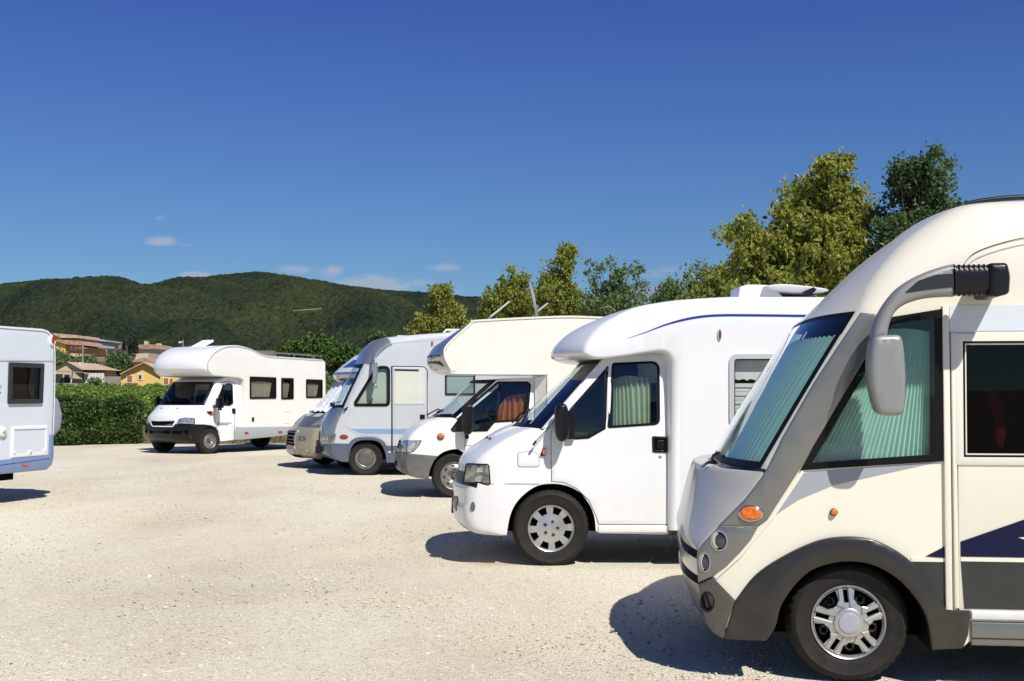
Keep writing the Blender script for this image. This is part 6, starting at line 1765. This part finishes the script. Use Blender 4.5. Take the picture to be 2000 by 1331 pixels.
tree('lime_tree', 'pointed lime tree left of the satellite dish, over the ivory overcab', 'tree', 'young trees in a row behind the motorhomes', 1000, 39,
     [(1000, 533, 14, 12), (1005, 555, 28, 22), (985, 575, 34, 24), (1015, 585, 36, 28), (970, 600, 32, 24), (960, 620, 30, 20), (1030, 615, 30, 24)], .13, [M['lime'], M['bract']], 280, 24, .13, .08, bract=.5, droop=.7)
tree('lime_tree', 'lime tree standing alone against the hill, above the silver motorhome roof', 'tree', 'young trees in a row behind the motorhomes', 862, 46,
     [(862, 568, 22, 14), (862, 590, 24, 22), (855, 615, 36, 24), (880, 620, 34, 26), (840, 640, 42, 26), (885, 645, 46, 26), (815, 655, 24, 16), (900, 620, 14, 16)], .15, [M['lime'], M['bract']], 420, 22, .15, .1, bract=.5, droop=.6, base_z=.1)
# small lime shoots between the two gaps
tree('lime_tree', 'low lime tree between the dish and the airy green tree', 'tree', 'young trees in a row behind the motorhomes', 1165, 34,
     [(1165, 600, 32, 18), (1180, 615, 26, 14)], .12, [M['lime'], M['bract']], 80, 22, .12, .06, bract=.5, droop=.6)

# clipped hedge at the back of the yard
def hedge():
    a = ground(262, 868); b = ground(40, 872)
    root = empty('hedge', (a + b) / 2); tag(root, 'clipped dark green hedge standing between the caravan and the black-bumpered motorhome', 'hedge')
    c = (a + b) / 2; Lx = (b - a).length / 2 + .1; dirv = (b - a).normalized(); dep = 1.4
    top = 1.42
    n = 26000; t = rng.uniform(-Lx, Lx, n); face = rng.random(n)
    z = np.where(face < .62, rng.random(n) * top, top + rng.normal(size=n) * .03); y = np.where(face < .62, rng.normal(size=n) * .05, rng.random(n) * dep)
    bumpy = .10 * np.sin(t * 2.3 + z * 2) + .07 * np.sin(t * 5.1 - z * 3) + .05 * np.sin(z * 7 + t)
    z = np.where(face >= .62, z + .06 * np.sin(t * 2) + .05 * np.sin(t * 4.7 + y * 3) + .13 * (rng.random(n) < .06) * rng.random(n), z)
    y = y + np.where(face < .62, -bumpy - .12 * np.sin(np.clip(z / top, 0, 1) * 3.1), 0)
    dv = np.array([dirv.x, dirv.y, 0]); nv = np.array([-dirv.y, dirv.x, 0]); nv = nv if nv[1] > 0 else -nv
    P_ = dv * t[:, None] + nv * y[:, None] + np.array([0, 0, 1]) * z[:, None]
    ends = rng.random((2600, 3)); Pe = dv * (-Lx - .05 + rng.normal(size=(2600, 1)) * .06) + nv * (ends[:, :1] * dep) + np.array([0, 0, 1]) * ends[:, 1:2] * top
    P_ = np.concatenate([P_, Pe])
    leaves('foliage', P_, len(P_), .105, M['hedge'], root, aspect=.7)
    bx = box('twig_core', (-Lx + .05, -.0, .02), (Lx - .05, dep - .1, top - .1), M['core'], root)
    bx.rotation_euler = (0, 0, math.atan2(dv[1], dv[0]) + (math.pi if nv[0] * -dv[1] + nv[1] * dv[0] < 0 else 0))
hedge()
# vines behind the yard: nearest rows by the fence, then rows up the slope
def vines():
    rows = []
    P_ = []
    for d in list(np.arange(42.6, 46, 1.6)) + list(np.arange(50, 100, 2.5)):
        x0, x1 = at(60 - max(0, d - 50) * 5, 700, d).x, at(760, 700, d).x
        if d < 47: x0, x1 = at(225, 700, d).x, at(760, 700, d).x
        L = x1 - x0; n = int(L * (460 if d < 60 else 240)); t = rng.random(n)
        h = 1.20 if d < 47 else 1.02 + .1 * math.sin(d)
        zz = h * (1 - rng.random(n) ** 1.6 * .8) + .10 * np.sin(t * L * 3.3 + d) + .08 * np.sin(t * L * 7.1) + rng.normal(size=n) * .05
        P_.append(np.stack([x0 + t * L, d + rng.normal(size=n) * .28, th(d) + zz], -1))
    P_ = np.concatenate(P_)
    o = leaves('vineyard', P_, len(P_), .145, M['vine'], None, aspect=.85, fold=.12)
    tag(o, 'rows of bright green vines filling the field behind the yard', 'vineyard', kind='stuff')
vines()
# wire fence at the end of the hedge
def fence():
    a = ground(259, 868); root = empty('wire_fence', a); tag(root, 'thin green wire fence with slim posts beside the end of the hedge', 'fence')
    for k in range(7):
        tube('post', [(k * 2.2, .1, 0), (k * 2.2, .1, 1.35)], .025, M['darkgrey'], root)
    V = []; F = []
    def wire(p, q, r=.004):
        limb(V, F, p, q, r, r, 3)
    for i in range(9): wire((0, .1, .1 + .15 * i), (13.2, .1, .1 + .15 * i))
    for i in range(88): wire((i * .15, .1, .1), (i * .15, .1, 1.3), .003)
    w = mesh('wire_mesh', V, F, M['darkgrey'], root)
    w['kind'] = 'stuff'
fence()
# dry tufts on the bank
def tufts():
    n = 9000; x = rng.uniform(-16, 6, n); y = rng.uniform(38.7, 42, n)
    z = np.interp(y, [38.6, 38.9, 39.5, 40.6, 42.4], [0, .06, .16, .3, .34])
    P_ = np.stack([x, y, z + rng.random(n) * .1], -1)
    m = leafmat('dry_grass', [(0, (.22, .16, .06)), (.6, (.32, .25, .11)), (1, (.12, .14, .04))], .3)
    o = leaves('dry_grass', P_, n, .16, m, None, aspect=.22, droop=-1.2)
    tag(o, 'dry yellow grass tufts on the low bank behind the yard', 'grass', kind='stuff')
tufts()

# ------------------------------------------------------------------ hills
RIDGE = [(-1400, 610), (-900, 590), (-500, 575), (-200, 570), (0, 562), (60, 555), (130, 551), (190, 547), (235, 549), (258, 560), (285, 567), (300, 562), (340, 551), (400, 546), (460, 540), (500, 537), (555, 543), (600, 551), (650, 559), (700, 565), (760, 572), (820, 577), (900, 586), (1000, 590), (1100, 598), (1250, 612), (1400, 625), (1700, 640), (2400, 660)]
def hills():
    ncol, nrow = 640, 600
    px = np.concatenate([np.linspace(-1400, -90, 90), np.linspace(-85, 1080, 470), np.linspace(1090, 2300, 80)]); D = np.linspace(300, 1250, nrow)
    el = (772 - np.interp(px, [r_[0] for r_ in RIDGE], [r_[1] for r_ in RIDGE])) / FPX
    ker = np.ones(9) / 9; el = np.convolve(np.pad(el, 4, mode='edge'), ker, mode='valid')
    PX, DD = np.meshgrid(px, D)
    t = (PX - CX) / FPX
    dr = 1080 + 90 * np.sin(PX * .011 + 1) + 50 * np.sin(PX * .027)
    H = el[None] * dr + EYE - 4
    s = np.clip((DD - 300) / (dr - 300), 0, 1.6)
    f = np.where(s < 1, .5 - .5 * np.cos(np.pi * np.clip(s, 0, 1) ** .9), 1 - (s - 1) * 1.1)
    z = 13 + (H - 13) * f
    # spurs and gullies running down the slope
    env = np.sin(np.pi * np.clip(s, 0, 1))
    env *= np.clip(1.15 - s, 0, 1)
    z += env * (9 * np.sin(PX * .0135 + DD * .008) + 5 * np.sin(PX * .027 - DD * .013 + 2) + 2.2 * np.sin(PX * .06 + DD * .017) + 7 * np.sin(DD * .017 + PX * .006))
    X = t * DD; Y = DD.copy()
    z -= 7 * (1 - np.clip((DD - 300) / 25, 0, 1))
    mx_ = ((z - EYE) / DD).max(0); z = np.where(z > 13, EYE + (z - EYE) * np.where(s > .25, el[None] / mx_[None], 1 + (el / mx_ - 1)[None] * np.clip(s / .25, 0, 1)), z)
    # tree crowns as relief
    cell = 4.6
    jit = rng.random((4000, 3))
    ix, iy = np.floor(X / cell).astype(int), np.floor(Y / cell).astype(int)
    best = np.zeros_like(X); hh = np.zeros_like(X)
    for dx in (-1, 0, 1):
        for dy in (-1, 0, 1):
            k = ((ix + dx) * 73856093 ^ (iy + dy) * 19349663) % 4000
            cx = (ix + dx + jit[k, 0]) * cell; cy = (iy + dy + jit[k, 1]) * cell; rr = cell * (.45 + .45 * jit[k, 2])
            q = 1 - ((X - cx) ** 2 + (Y - cy) ** 2) / rr ** 2
            best = np.maximum(best, np.sqrt(np.clip(q, 0, 1)) * (1.2 + 2.3 * jit[k, 2]))
    bare = np.exp(-(((PX - 370) / 70) ** 2 + ((s - .86) / .08) ** 2)) + .8 * np.exp(-(((PX - 690) / 90) ** 2 + ((s - .8) / .07) ** 2))
    z += best * (1 - .65 * np.clip(bare, 0, 1)) + rng.normal(size=z.shape) * .16
    V = np.stack([X, Y, z], -1).reshape(-1, 3); idx = np.arange(X.size).reshape(X.shape)
    F = np.stack([idx[:-1, :-1], idx[:-1, 1:], idx[1:, 1:], idx[1:, :-1]], -1).reshape(-1, 4)
    m, n, l = newmat('forested_hillside')
    o = n.new('ShaderNodeOutputMaterial'); b = n.new('ShaderNodeBsdfDiffuse'); tcn = n.new('ShaderNodeTexCoord')
    z1 = n.new('ShaderNodeTexNoise'); z1.inputs['Scale'].default_value = .011; z1.inputs['Detail'].default_value = 6; l.new(tcn.outputs['Object'], z1.inputs[0])
    z2 = n.new('ShaderNodeTexNoise'); z2.inputs['Scale'].default_value = .42; z2.inputs['Detail'].default_value = 5; z2.inputs['Roughness'].default_value = .75; l.new(tcn.outputs['Object'], z2.inputs[0])
    r1 = n.new('ShaderNodeValToRGB'); e = r1.color_ramp.elements; e[0].position = .38; e[0].color = (.017, .025, .020, 1); e[1].position = .66; e[1].color = (.034, .046, .024, 1)
    l.new(z1.outputs[0], r1.inputs[0])
    r2 = n.new('ShaderNodeValToRGB'); e = r2.color_ramp.elements; e[0].position = .3; e[0].color = (.25, .3, .35, 1); e[1].position = .7; e[1].color = (1.75, 1.65, 1.35, 1)
    l.new(z2.outputs[0], r2.inputs[0])
    mx = n.new('ShaderNodeMix'); mx.data_type = 'RGBA'; mx.blend_type = 'MULTIPLY'; mx.inputs[0].default_value = 1; l.new(r1.outputs[0], mx.inputs[6]); l.new(r2.outputs[0], mx.inputs[7])
    l.new(mx.outputs[2], b.inputs[0]); l.new(b.outputs[0], o.inputs[0])
    h = np_mesh('hills', V, F, m, smooth=False); h['kind'] = 'structure'
    # pale track on the slope
    def zat(pxv, yv):
        i = np.argmin(abs(px - pxv)); col = z[:, i]; sc = 772 - (col - EYE) / D * FPX
        j = np.argmax(sc < yv); return D[j], col[j]
    V = []; F = []
    tp = [(572, 608), (585, 606.5), (600, 605), (615, 604.2), (628, 603), (640, 601.5)]
    for x, y in tp:
        d, zz = zat(x, y); d -= 14
        for dy in (-.8, .7): p = at(x, y + dy, d); V.append((p.x, p.y, p.z))
    for i in range(len(tp) - 1): F.append((2 * i, 2 * i + 2, 2 * i + 3, 2 * i + 1))
    tk = mesh('track', V, F, paint('pale_track', (.34, .31, .22), .9)); tk['kind'] = 'structure'
hills()
# far mountain seen through the trees, distance haze painted in as grey-blue
V = []; mp = [(700, 640), (900, 610), (1100, 585), (1250, 560), (1350, 545), (1430, 525), (1480, 520), (1560, 540), (1700, 565), (1900, 600), (2200, 640)]
mc = curve(mp, 8)
for x, y in mc:
    t = at(x, y + 3 * math.sin(x * .07), 5200); b_ = at(x, 700, 4400); bb = at(x, y + 40, 6000)
    V += [tuple(b_), tuple((np.array(b_) * .5 + np.array(t) * .5) + np.array([0, 150 * math.sin(x * .05), 12 * math.sin(x * .13)])), tuple(t), tuple(bb)]
F = []
for i in range(len(mc) - 1):
    for k in range(3): F.append((4 * i + k, 4 * i + 4 + k, 4 * i + 5 + k, 4 * i + 1 + k))
mt = mesh('mountain', V, F, paint('hazed_slope', (.16, .20, .30), .95, var=.1, vscale=.002), smooth=60); mt['kind'] = 'structure'
# ------------------------------------------------------------------ village beyond the vines
M['ochre'] = paint('ochre_render', (.62, .38, .15), .9, var=.08, vscale=.6)
M['yellow'] = paint('yellow_render', (.74, .52, .17), .9, var=.06, vscale=.6)
M['beige'] = paint('beige_render', (.56, .47, .32), .9, var=.08, vscale=.6)
M['pinkwall'] = paint('pale_pink_render', (.58, .44, .36), .9, var=.05, vscale=.6)
M['bluewhite'] = paint('cool_white_render', (.46, .52, .60), .85, var=.05, vscale=.6)
M['whitewall'] = paint('white_render', (.66, .64, .58), .9, var=.05, vscale=.6)
M['tile'] = paint('terracotta_tiles', (.42, .28, .19), .9, var=.3, vscale=2.5, bump=.05, bscale=5)
M['tile2'] = paint('pale_terracotta_tiles', (.54, .40, .27), .9, var=.25, vscale=2.5, bump=.05, bscale=5)
M['shutter'] = paint('orange_shutter', (.40, .12, .03), .7)
M['shutter2'] = paint('white_shutter', (.6, .58, .54), .7)
M['dark'] = paint('dark_opening', (.03, .03, .035), .6)
M['concrete'] = paint('weathered_concrete', (.30, .28, .24), .9, var=.15, vscale=2)
class House:
    """front wall plane at one depth facing the yard, turned by a small angle; sizes come from pixels"""
    def __init__(s, name, label, px, d, rot=0.0, cat='house', group='houses of the village behind the vines'):
        s.d = d; p = at(px, 700, d); s.z = float(th(math.hypot(p.x, p.y))) - .3; s.o = Vector((p.x, d, s.z)); s.rot = R(rot)
        s.root = empty(name, s.o, s.rot); tag(s.root, label, cat, group)
        s.c, s.n = math.cos(s.rot), math.sin(s.rot)
    def q(s, px, py, y=0.0):
        dv = ray(px, py); e = Vector((0, 0, EYE)) - s.o
        ex, ey = e.x * s.c + e.y * s.n, -e.x * s.n + e.y * s.c; dx, dy = dv.x * s.c + dv.y * s.n, -dv.x * s.n + dv.y * s.c
        t = (y - ey) / dy; return (ex + dx * t, e.z + dv.z * t)
    def block(s, px0, px1, pyt, pyb, y0, y1, mat, name='wall'):
        a = s.q(px0, pyt, y0); b = s.q(px1, pyb, y0); return box(name, (a[0], y0, min(b[1], a[1]) if pyb else 0), (b[0], y1, a[1]), mat, s.root), (a[0], b[0], a[1])
    def prism(s, name, pts, y0, y1, mat, parent=None):
        """outline in pixels on the plane y0, carried back to y1"""
        q = [s.q(x, y, y0) for x, y in pts]; n = len(q)
        V = [(x, y0, z) for x, z in q] + [(x, y1, z) for x, z in q]
        F = [tuple(range(n)), tuple(range(2 * n - 1, n - 1, -1))] + [(i, n + i, n + (i + 1) % n, (i + 1) % n) for i in range(n)]
        return mesh(name, V, F, mat, parent or s.root)
    def window(s, px0, py0, px1, py1, y, mat='dark', frame=None, name='window', parent=None):
        a = s.q(px0, py0, y); b = s.q(px1, py1, y)
        if frame:
            g = box('window_frame' if name == 'window' else name + '_frame', (a[0] - .12, y - .06, b[1] - .12), (b[0] + .12, y + .05, a[1] + .12), M[frame], parent or s.root)
            return box(name if name != 'window' else 'shutter', (a[0], y - .10, b[1]), (b[0], y - .05, a[1]), M[mat], g)
        return box(name, (a[0], y - .06, b[1]), (b[0], y + .05, a[1]), M[mat], parent or s.root)
    def hip(s, x0, x1, z, y0, y1, h, mat, ov=.4, name='roof', ridge=.55):
        """hipped roof over a rectangle in local metres"""
        x0 -= ov; x1 += ov; y0 -= ov; y1 += ov; my = (y0 + y1) / 2; k = (1 - ridge) / 2 * (x1 - x0)
        V = [(x0, y0, z), (x1, y0, z), (x1, y1, z), (x0, y1, z), (x0 + k, my, z + h), (x1 - k, my, z + h), (x0, y0, z - .18), (x1, y0, z - .18), (x1, y1, z - .18), (x0, y1, z - .18)]
        F = [(0, 1, 5, 4), (1, 2, 5), (2, 3, 4, 5), (3, 0, 4), (0, 6, 7, 1), (1, 7, 8, 2), (2, 8, 9, 3), (3, 9, 6, 0), (6, 9, 8, 7)]
        return mesh(name, V, F, mat, s.root)
# yellow house with orange shutters
h = House('yellow_house', 'bright yellow gabled house with orange shutters behind the black-bumpered motorhome', 310, 112, 0)
h.prism('wall', [(236, 764), (236, 729), (262, 717), (281, 709), (318, 729), (318, 764)], 0, 9, M['yellow'])
h.prism('roof', [(234, 730), (262, 716.4), (281, 707.4), (320, 729), (320, 730.4), (281, 709.2), (262, 718), (234.5, 731.8)], -.5, 9.4, M['tile2'])
h.window(249.5, 734, 258.5, 746, 0, 'shutter', 'whitewall'); h.window(272, 733, 276.5, 740, 0, 'dark', 'whitewall')
h.prism('side_wall', [(313, 764), (313, 731), (340, 722), (350, 726), (350, 764)], -1.2, 6, M['yellow'])
h.window(321, 739, 329, 750, -1.2, 'shutter', 'whitewall'); h.window(332, 740, 337, 750, -1.2, 'shutter')
# beige bungalow with columns
h = House('beige_bungalow', 'low beige bungalow with pale hipped roof and white columns left of the grey fence', 160, 118, 0)
b_, (x0, x1, zt) = h.block(112, 205, 722, 752, 0, 9, M['beige'])
a = h.q(112, 722); 
h.prism('gable', [(100, 724), (130, 707), (160, 722), (160, 752), (100, 752)], -1.0, 5, M['beige'])
V0 = h.q(131, 706.5, -1.2); V1_ = h.q(207, 723, -1.6); V2_ = h.q(160, 722.5, -1.6); zt = V0[1]
mesh('roof', [(V0[0], 3, zt), (h.q(186, 709, 3)[0], 3, zt - .1), (V1_[0], -1.6, V1_[1]), (V2_[0], -1.6, V2_[1]), (V0[0] , -1.3, V0[1] - .02), (V1_[0], 8, V1_[1]), (h.q(98, 724, -1.3)[0], -1.3, V1_[1]), (h.q(98, 724, 8)[0], 8, V1_[1])],
     [(4, 3, 2, 1, 0), (1, 2, 5), (0, 1, 5, 7), (6, 4, 0, 7)], M['tile2'], h.root)
for x in (168, 175, 181.5, 188, 194.5, 201):
    p = h.q(x, 750, -1.2); box('column', (p[0] - .14, -1.4, p[1] - .5), (p[0] + .14, -1.1, h.q(x, 729, -1.2)[1]), M['whitewall'], h.root)
h.window(163, 727, 205, 749, -.02, 'dark', name='painted_porch_shade')  # dark panel painted as the shade behind the columns
h.prism('chimney', [(154.4, 722), (154.4, 708), (157.6, 708), (157.6, 722)], 1, 1.8, M['whitewall'])
h.prism('awning', [(100, 723), (152, 727), (152, 728.5), (100, 725)], -4.5, -1.5, M['concrete'])
h.window(104, 731, 122, 748, -1.02, 'dark'); h.window(126, 732, 136, 749, -1.02, 'dark')
tube('awning_pole', [(*h.q(142, 727, -4)[:1], -4, h.q(142, 727, -4)[1]), (h.q(138, 749, -4)[0], -4, h.q(138, 752, -4)[1])], .06, M['whitewall'], h.root)
h.prism('terrace_wall', [(100, 748.5), (206, 749.5), (206, 754), (100, 754)], -5, -4.7, M['concrete'])
# grey board fence between the two houses, board by board
f0 = House('board_fence', 'grey weathered board fence between the beige bungalow and the yellow house', 220, 113, 0, 'fence', None)
for k in range(16):
    x = 205 + k * 2.0; a = f0.q(x, 735.5 + (k % 3) * .3); b = f0.q(x + 1.8, 754)
    box('board', (a[0], 0, b[1]), (b[0], .05, a[1]), M['concrete'], f0.root)
# ochre house block, modern white building
h = House('ochre_house', 'ochre two-storey house with tiled roofs at the upper left of the village', 130, 175, 0)
h.prism('wall', [(88, 696), (88, 654), (104, 652.5), (118, 660), (118, 696)], 0, 10, M['yellow'])
h.prism('lower_wall', [(120, 694), (120, 674), (136, 672), (168, 678), (167, 694)], -3, 6, M['ochre'])
h.prism('gable_wall', [(100, 690), (100, 668), (113, 664), (128, 671), (128, 690)], -3.5, 6, M['yellow'])
h.prism('roof', [(108, 666), (114, 663.6), (154, 666), (170, 675.5), (130, 673)], -4, 5, M['tile'])
h.prism('upper_roof', [(86, 654.6), (104, 651.2), (150, 655), (152, 660.5), (118, 660), (104, 653.2)], -.6, 9, M['tile2'])
h.prism('upper_wall', [(118, 672), (118, 659), (150, 659.5), (150, 672)], 1, 9, M['beige'])
for x in (137, 146): h.window(x, 677, x + 5, 685, -3, 'shutter2')
h.window(160, 677, 163, 685, -3, 'shutter2')
h.prism('terrace', [(108, 688), (168, 692), (168, 706), (108, 702)], -6, -4, M['ochre'])
for x in (136, 151): h.window(x, 696, x + 9, 703, -6, 'dark', 'whitewall')
h = House('modern_building', 'flat-roofed cool white building with balconies next to the ochre house', 185, 205, 0, 'building')
h.prism('wall', [(150, 698), (150, 661), (187, 662), (187, 698)], 0, 12, M['bluewhite'])
h.prism('upper_storey', [(151, 662), (151, 656.5), (167, 657), (168, 662)], 3, 10, M['bluewhite'])
h.prism('side_wall', [(186, 698), (186, 664), (190, 664), (190, 698)], -.5, 10, M['bluewhite'])
h.prism('roof', [(130, 660.5), (168, 661.5), (205, 664.5), (205, 667), (168, 664.5), (130, 662.5)], -1.5, 12, M['bluewhite'])
h.prism('balcony', [(186, 675), (208, 676), (208, 680.5), (186, 680)], -1.2, 3, M['bluewhite'])
h.prism('back_wall', [(188, 690), (188, 667), (203, 667), (203, 690)], 3, 9, M['dark'])
for r_ in ((172, 665, 180, 672), (176, 683, 180, 690), (168, 680, 171, 684), (181, 665, 184, 672)): h.window(*r_, 0, 'dark')
h.window(191, 668, 196, 675, 2.9, 'bluewhite', name='post'); h.window(198, 668, 203, 672, 2.9, 'concrete', name='blind')
h.prism('lower_wall', [(166, 704), (166, 690), (206, 690), (206, 704)], -3, 2, M['concrete'])
h.window(170, 696, 178, 704, -3, 'paleblue' if 'paleblue' in M else 'dark')
# houses behind the cypress
h = House('tiled_house', 'long tiled house with a chimney behind the dark cypress', 270, 190, 0)
for (xa, xb) in ((231, 254), (268, 312)):
    h.prism('wall', [(xa + 1, 690), (xa + 1, 680), (xb - 2, 682), (xb - 2, 694)], 0, 8, M['whitewall'])
    h.prism('roof', [(xa - 2, 682), (xa + 2, 673.5), (xb - 6, 673), (xb, 682.5)], -.6, 8, M['tile'])
h.prism('wall', [(254, 690), (254, 678), (268, 678), (268, 690)], 2, 7, M['whitewall'])
h.prism('chimney', [(281.5, 676), (281.5, 666.5), (287, 666.5), (287, 676)], 2, 3.2, M['beige'])
h.prism('chimney', [(304, 678), (304, 672), (310, 671), (314, 675), (314, 679)], 4, 5.2, M['beige'])
h = House('pink_house', 'pale pink house with a tiled roof just behind the yellow house', 270, 132, 0)
h.prism('wall', [(255, 730), (255, 707), (285, 707), (285, 730)], 0, 8, M['pinkwall'])
h.prism('roof', [(252, 707.5), (262, 703), (282, 698.5), (295, 707.5)], -.7, 8.5, M['tile'])
h.window(264, 708.5, 272, 716, 0, 'shutter2')
h.prism('annex_roof', [(220, 732), (236, 721), (256, 722), (256, 730)], -1.5, 5, M['tile'])
h.prism('annex_wall', [(224, 750), (224, 731), (256, 729), (256, 750)], -.8, 5, M['beige'])
h = House('terrace_house', 'low beige terrace wall and roof slab below the cypress', 260, 160, 0)
h.prism('wall', [(238, 706), (238, 693), (290, 690), (290, 706)], 0, 6, M['beige'])
h.prism('slab', [(244, 693.5), (244, 692), (262, 692), (262, 693.5)], -1, 2, M['dark'])
h = House('tiled_house', 'pale house with broad tiled roof seen in the gap right of the black-bumpered motorhome', 668, 150, 0)
h.prism('wall', [(640, 750), (640, 722), (690, 722), (690, 750)], 0, 9, M['pinkwall'])
h.prism('roof', [(634, 723), (640, 716), (655, 711.5), (672, 712), (700, 722), (700, 725)], -.7, 8, M['tile2'])
h.prism('chimney', [(650.5, 713), (650.5, 708.5), (654.5, 708.5), (654.5, 713)], 2, 3, M['beige'])
h.window(643, 728, 650, 745, 0, 'dark')
# street lamp over the roofs
h = House('street_lamp', 'slim street lamp rising between the tiled roofs left of the overcab bed', 357, 140, 0, 'street lamp', None)
p = h.q(357.5, 664); q_ = h.q(350, 670)
tube('pole', [(p[0], 0, -1), (p[0], 0, p[1])], .07, M['concrete'], h.root)
tube('lamp_head', [(p[0] - .05, 0, q_[1] + .1), (q_[0], 0, q_[1])], [.06, .16], M['whitewall'], h.root)
h = House('utility_pole', 'thin pole standing in front of the ochre house', 162, 125, 0, 'pole', None)
p = h.q(162, 675); tube('pole', [(p[0], 0, -1), (p[0], 0, p[1])], .08, M['concrete'], h.root)
tube('cross_arm', [(p[0] - .5, 0, p[1] - .3), (p[0] + .5, 0, p[1] - .3)], .04, M['concrete'], h.root)
# ------------------------------------------------------------------ trees of the village
def dtree(name, label, px, d, blobs, leaf, mat, nclump, nper, spread, r=.2, group='trees of the village'):
    p = at(px, 700, d)
    return tree(name, label, 'tree', group, px, d, blobs, leaf, [mat], nclump, nper, spread, r, base_z=float(th(math.hypot(p.x, p.y))) - .2, ydepth=4)
dtree('umbrella_pine', 'wide rounded umbrella pine rising behind the rear of the black-bumpered motorhome', 622, 128, [(610, 682, 48, 20), (580, 688, 34, 16), (650, 690, 44, 18), (625, 672, 32, 12), (680, 700, 26, 14), (560, 698, 18, 12), (640, 704, 60, 16)], .42, M['pine'], 900, 26, .38, .35)
dtree('umbrella_pine', 'small pine crown left of the silver motorhome windscreen', 690, 140, [(690, 698, 24, 16), (680, 712, 20, 12), (700, 706, 18, 18)], .42, M['pine'], 200, 22, .38, .25)
dtree('umbrella_pine', 'low pine crown above the silver motorhome roof', 742, 150, [(738, 664, 20, 8), (750, 672, 26, 10)], .42, M['pine'], 160, 22, .4, .25)
dtree('cypress', 'dark narrow cypress standing in front of the long tiled house', 261, 165, [(261, 662, 2, 7), (261, 672, 3.5, 12), (261, 686, 4.5, 16)], .26, M['cypress'], 260, 30, .16, .15)
dtree('cypress', 'shorter dark cypress beside the taller one', 247, 172, [(248, 668, 2, 5), (248, 677, 3.5, 9)], .26, M['cypress'], 70, 30, .18, .15)
dtree('leafy_tree', 'big dark leafy tree between the modern building and the yellow house', 220, 124, [(231, 706, 13, 9), (230, 716, 20, 12), (213, 727, 16, 6), (240, 720, 12, 12), (224, 697, 5, 6)], .36, M['ash'], 620, 26, .36, .25)
dtree('leafy_tree', 'low green trees under the ochre house', 128, 150, [(118, 702, 18, 12), (135, 708, 22, 8), (170, 708, 20, 8), (104, 696, 10, 12)], .36, M['ash2'], 260, 24, .36, .2)
dtree('palm_shrub', 'spiky pale shrub in front of the white columns', 185, 112, [(184, 746, 6, 5), (189, 748, 4, 4)], .35, M['ash2'], 30, 18, .2, .08)
dtree('leafy_tree', 'green shrubs between the pale house and the overcab motorhome', 642, 110, [(638, 748, 10, 12), (645, 758, 12, 12)], .3, M['ash2'], 120, 24, .3, .1)
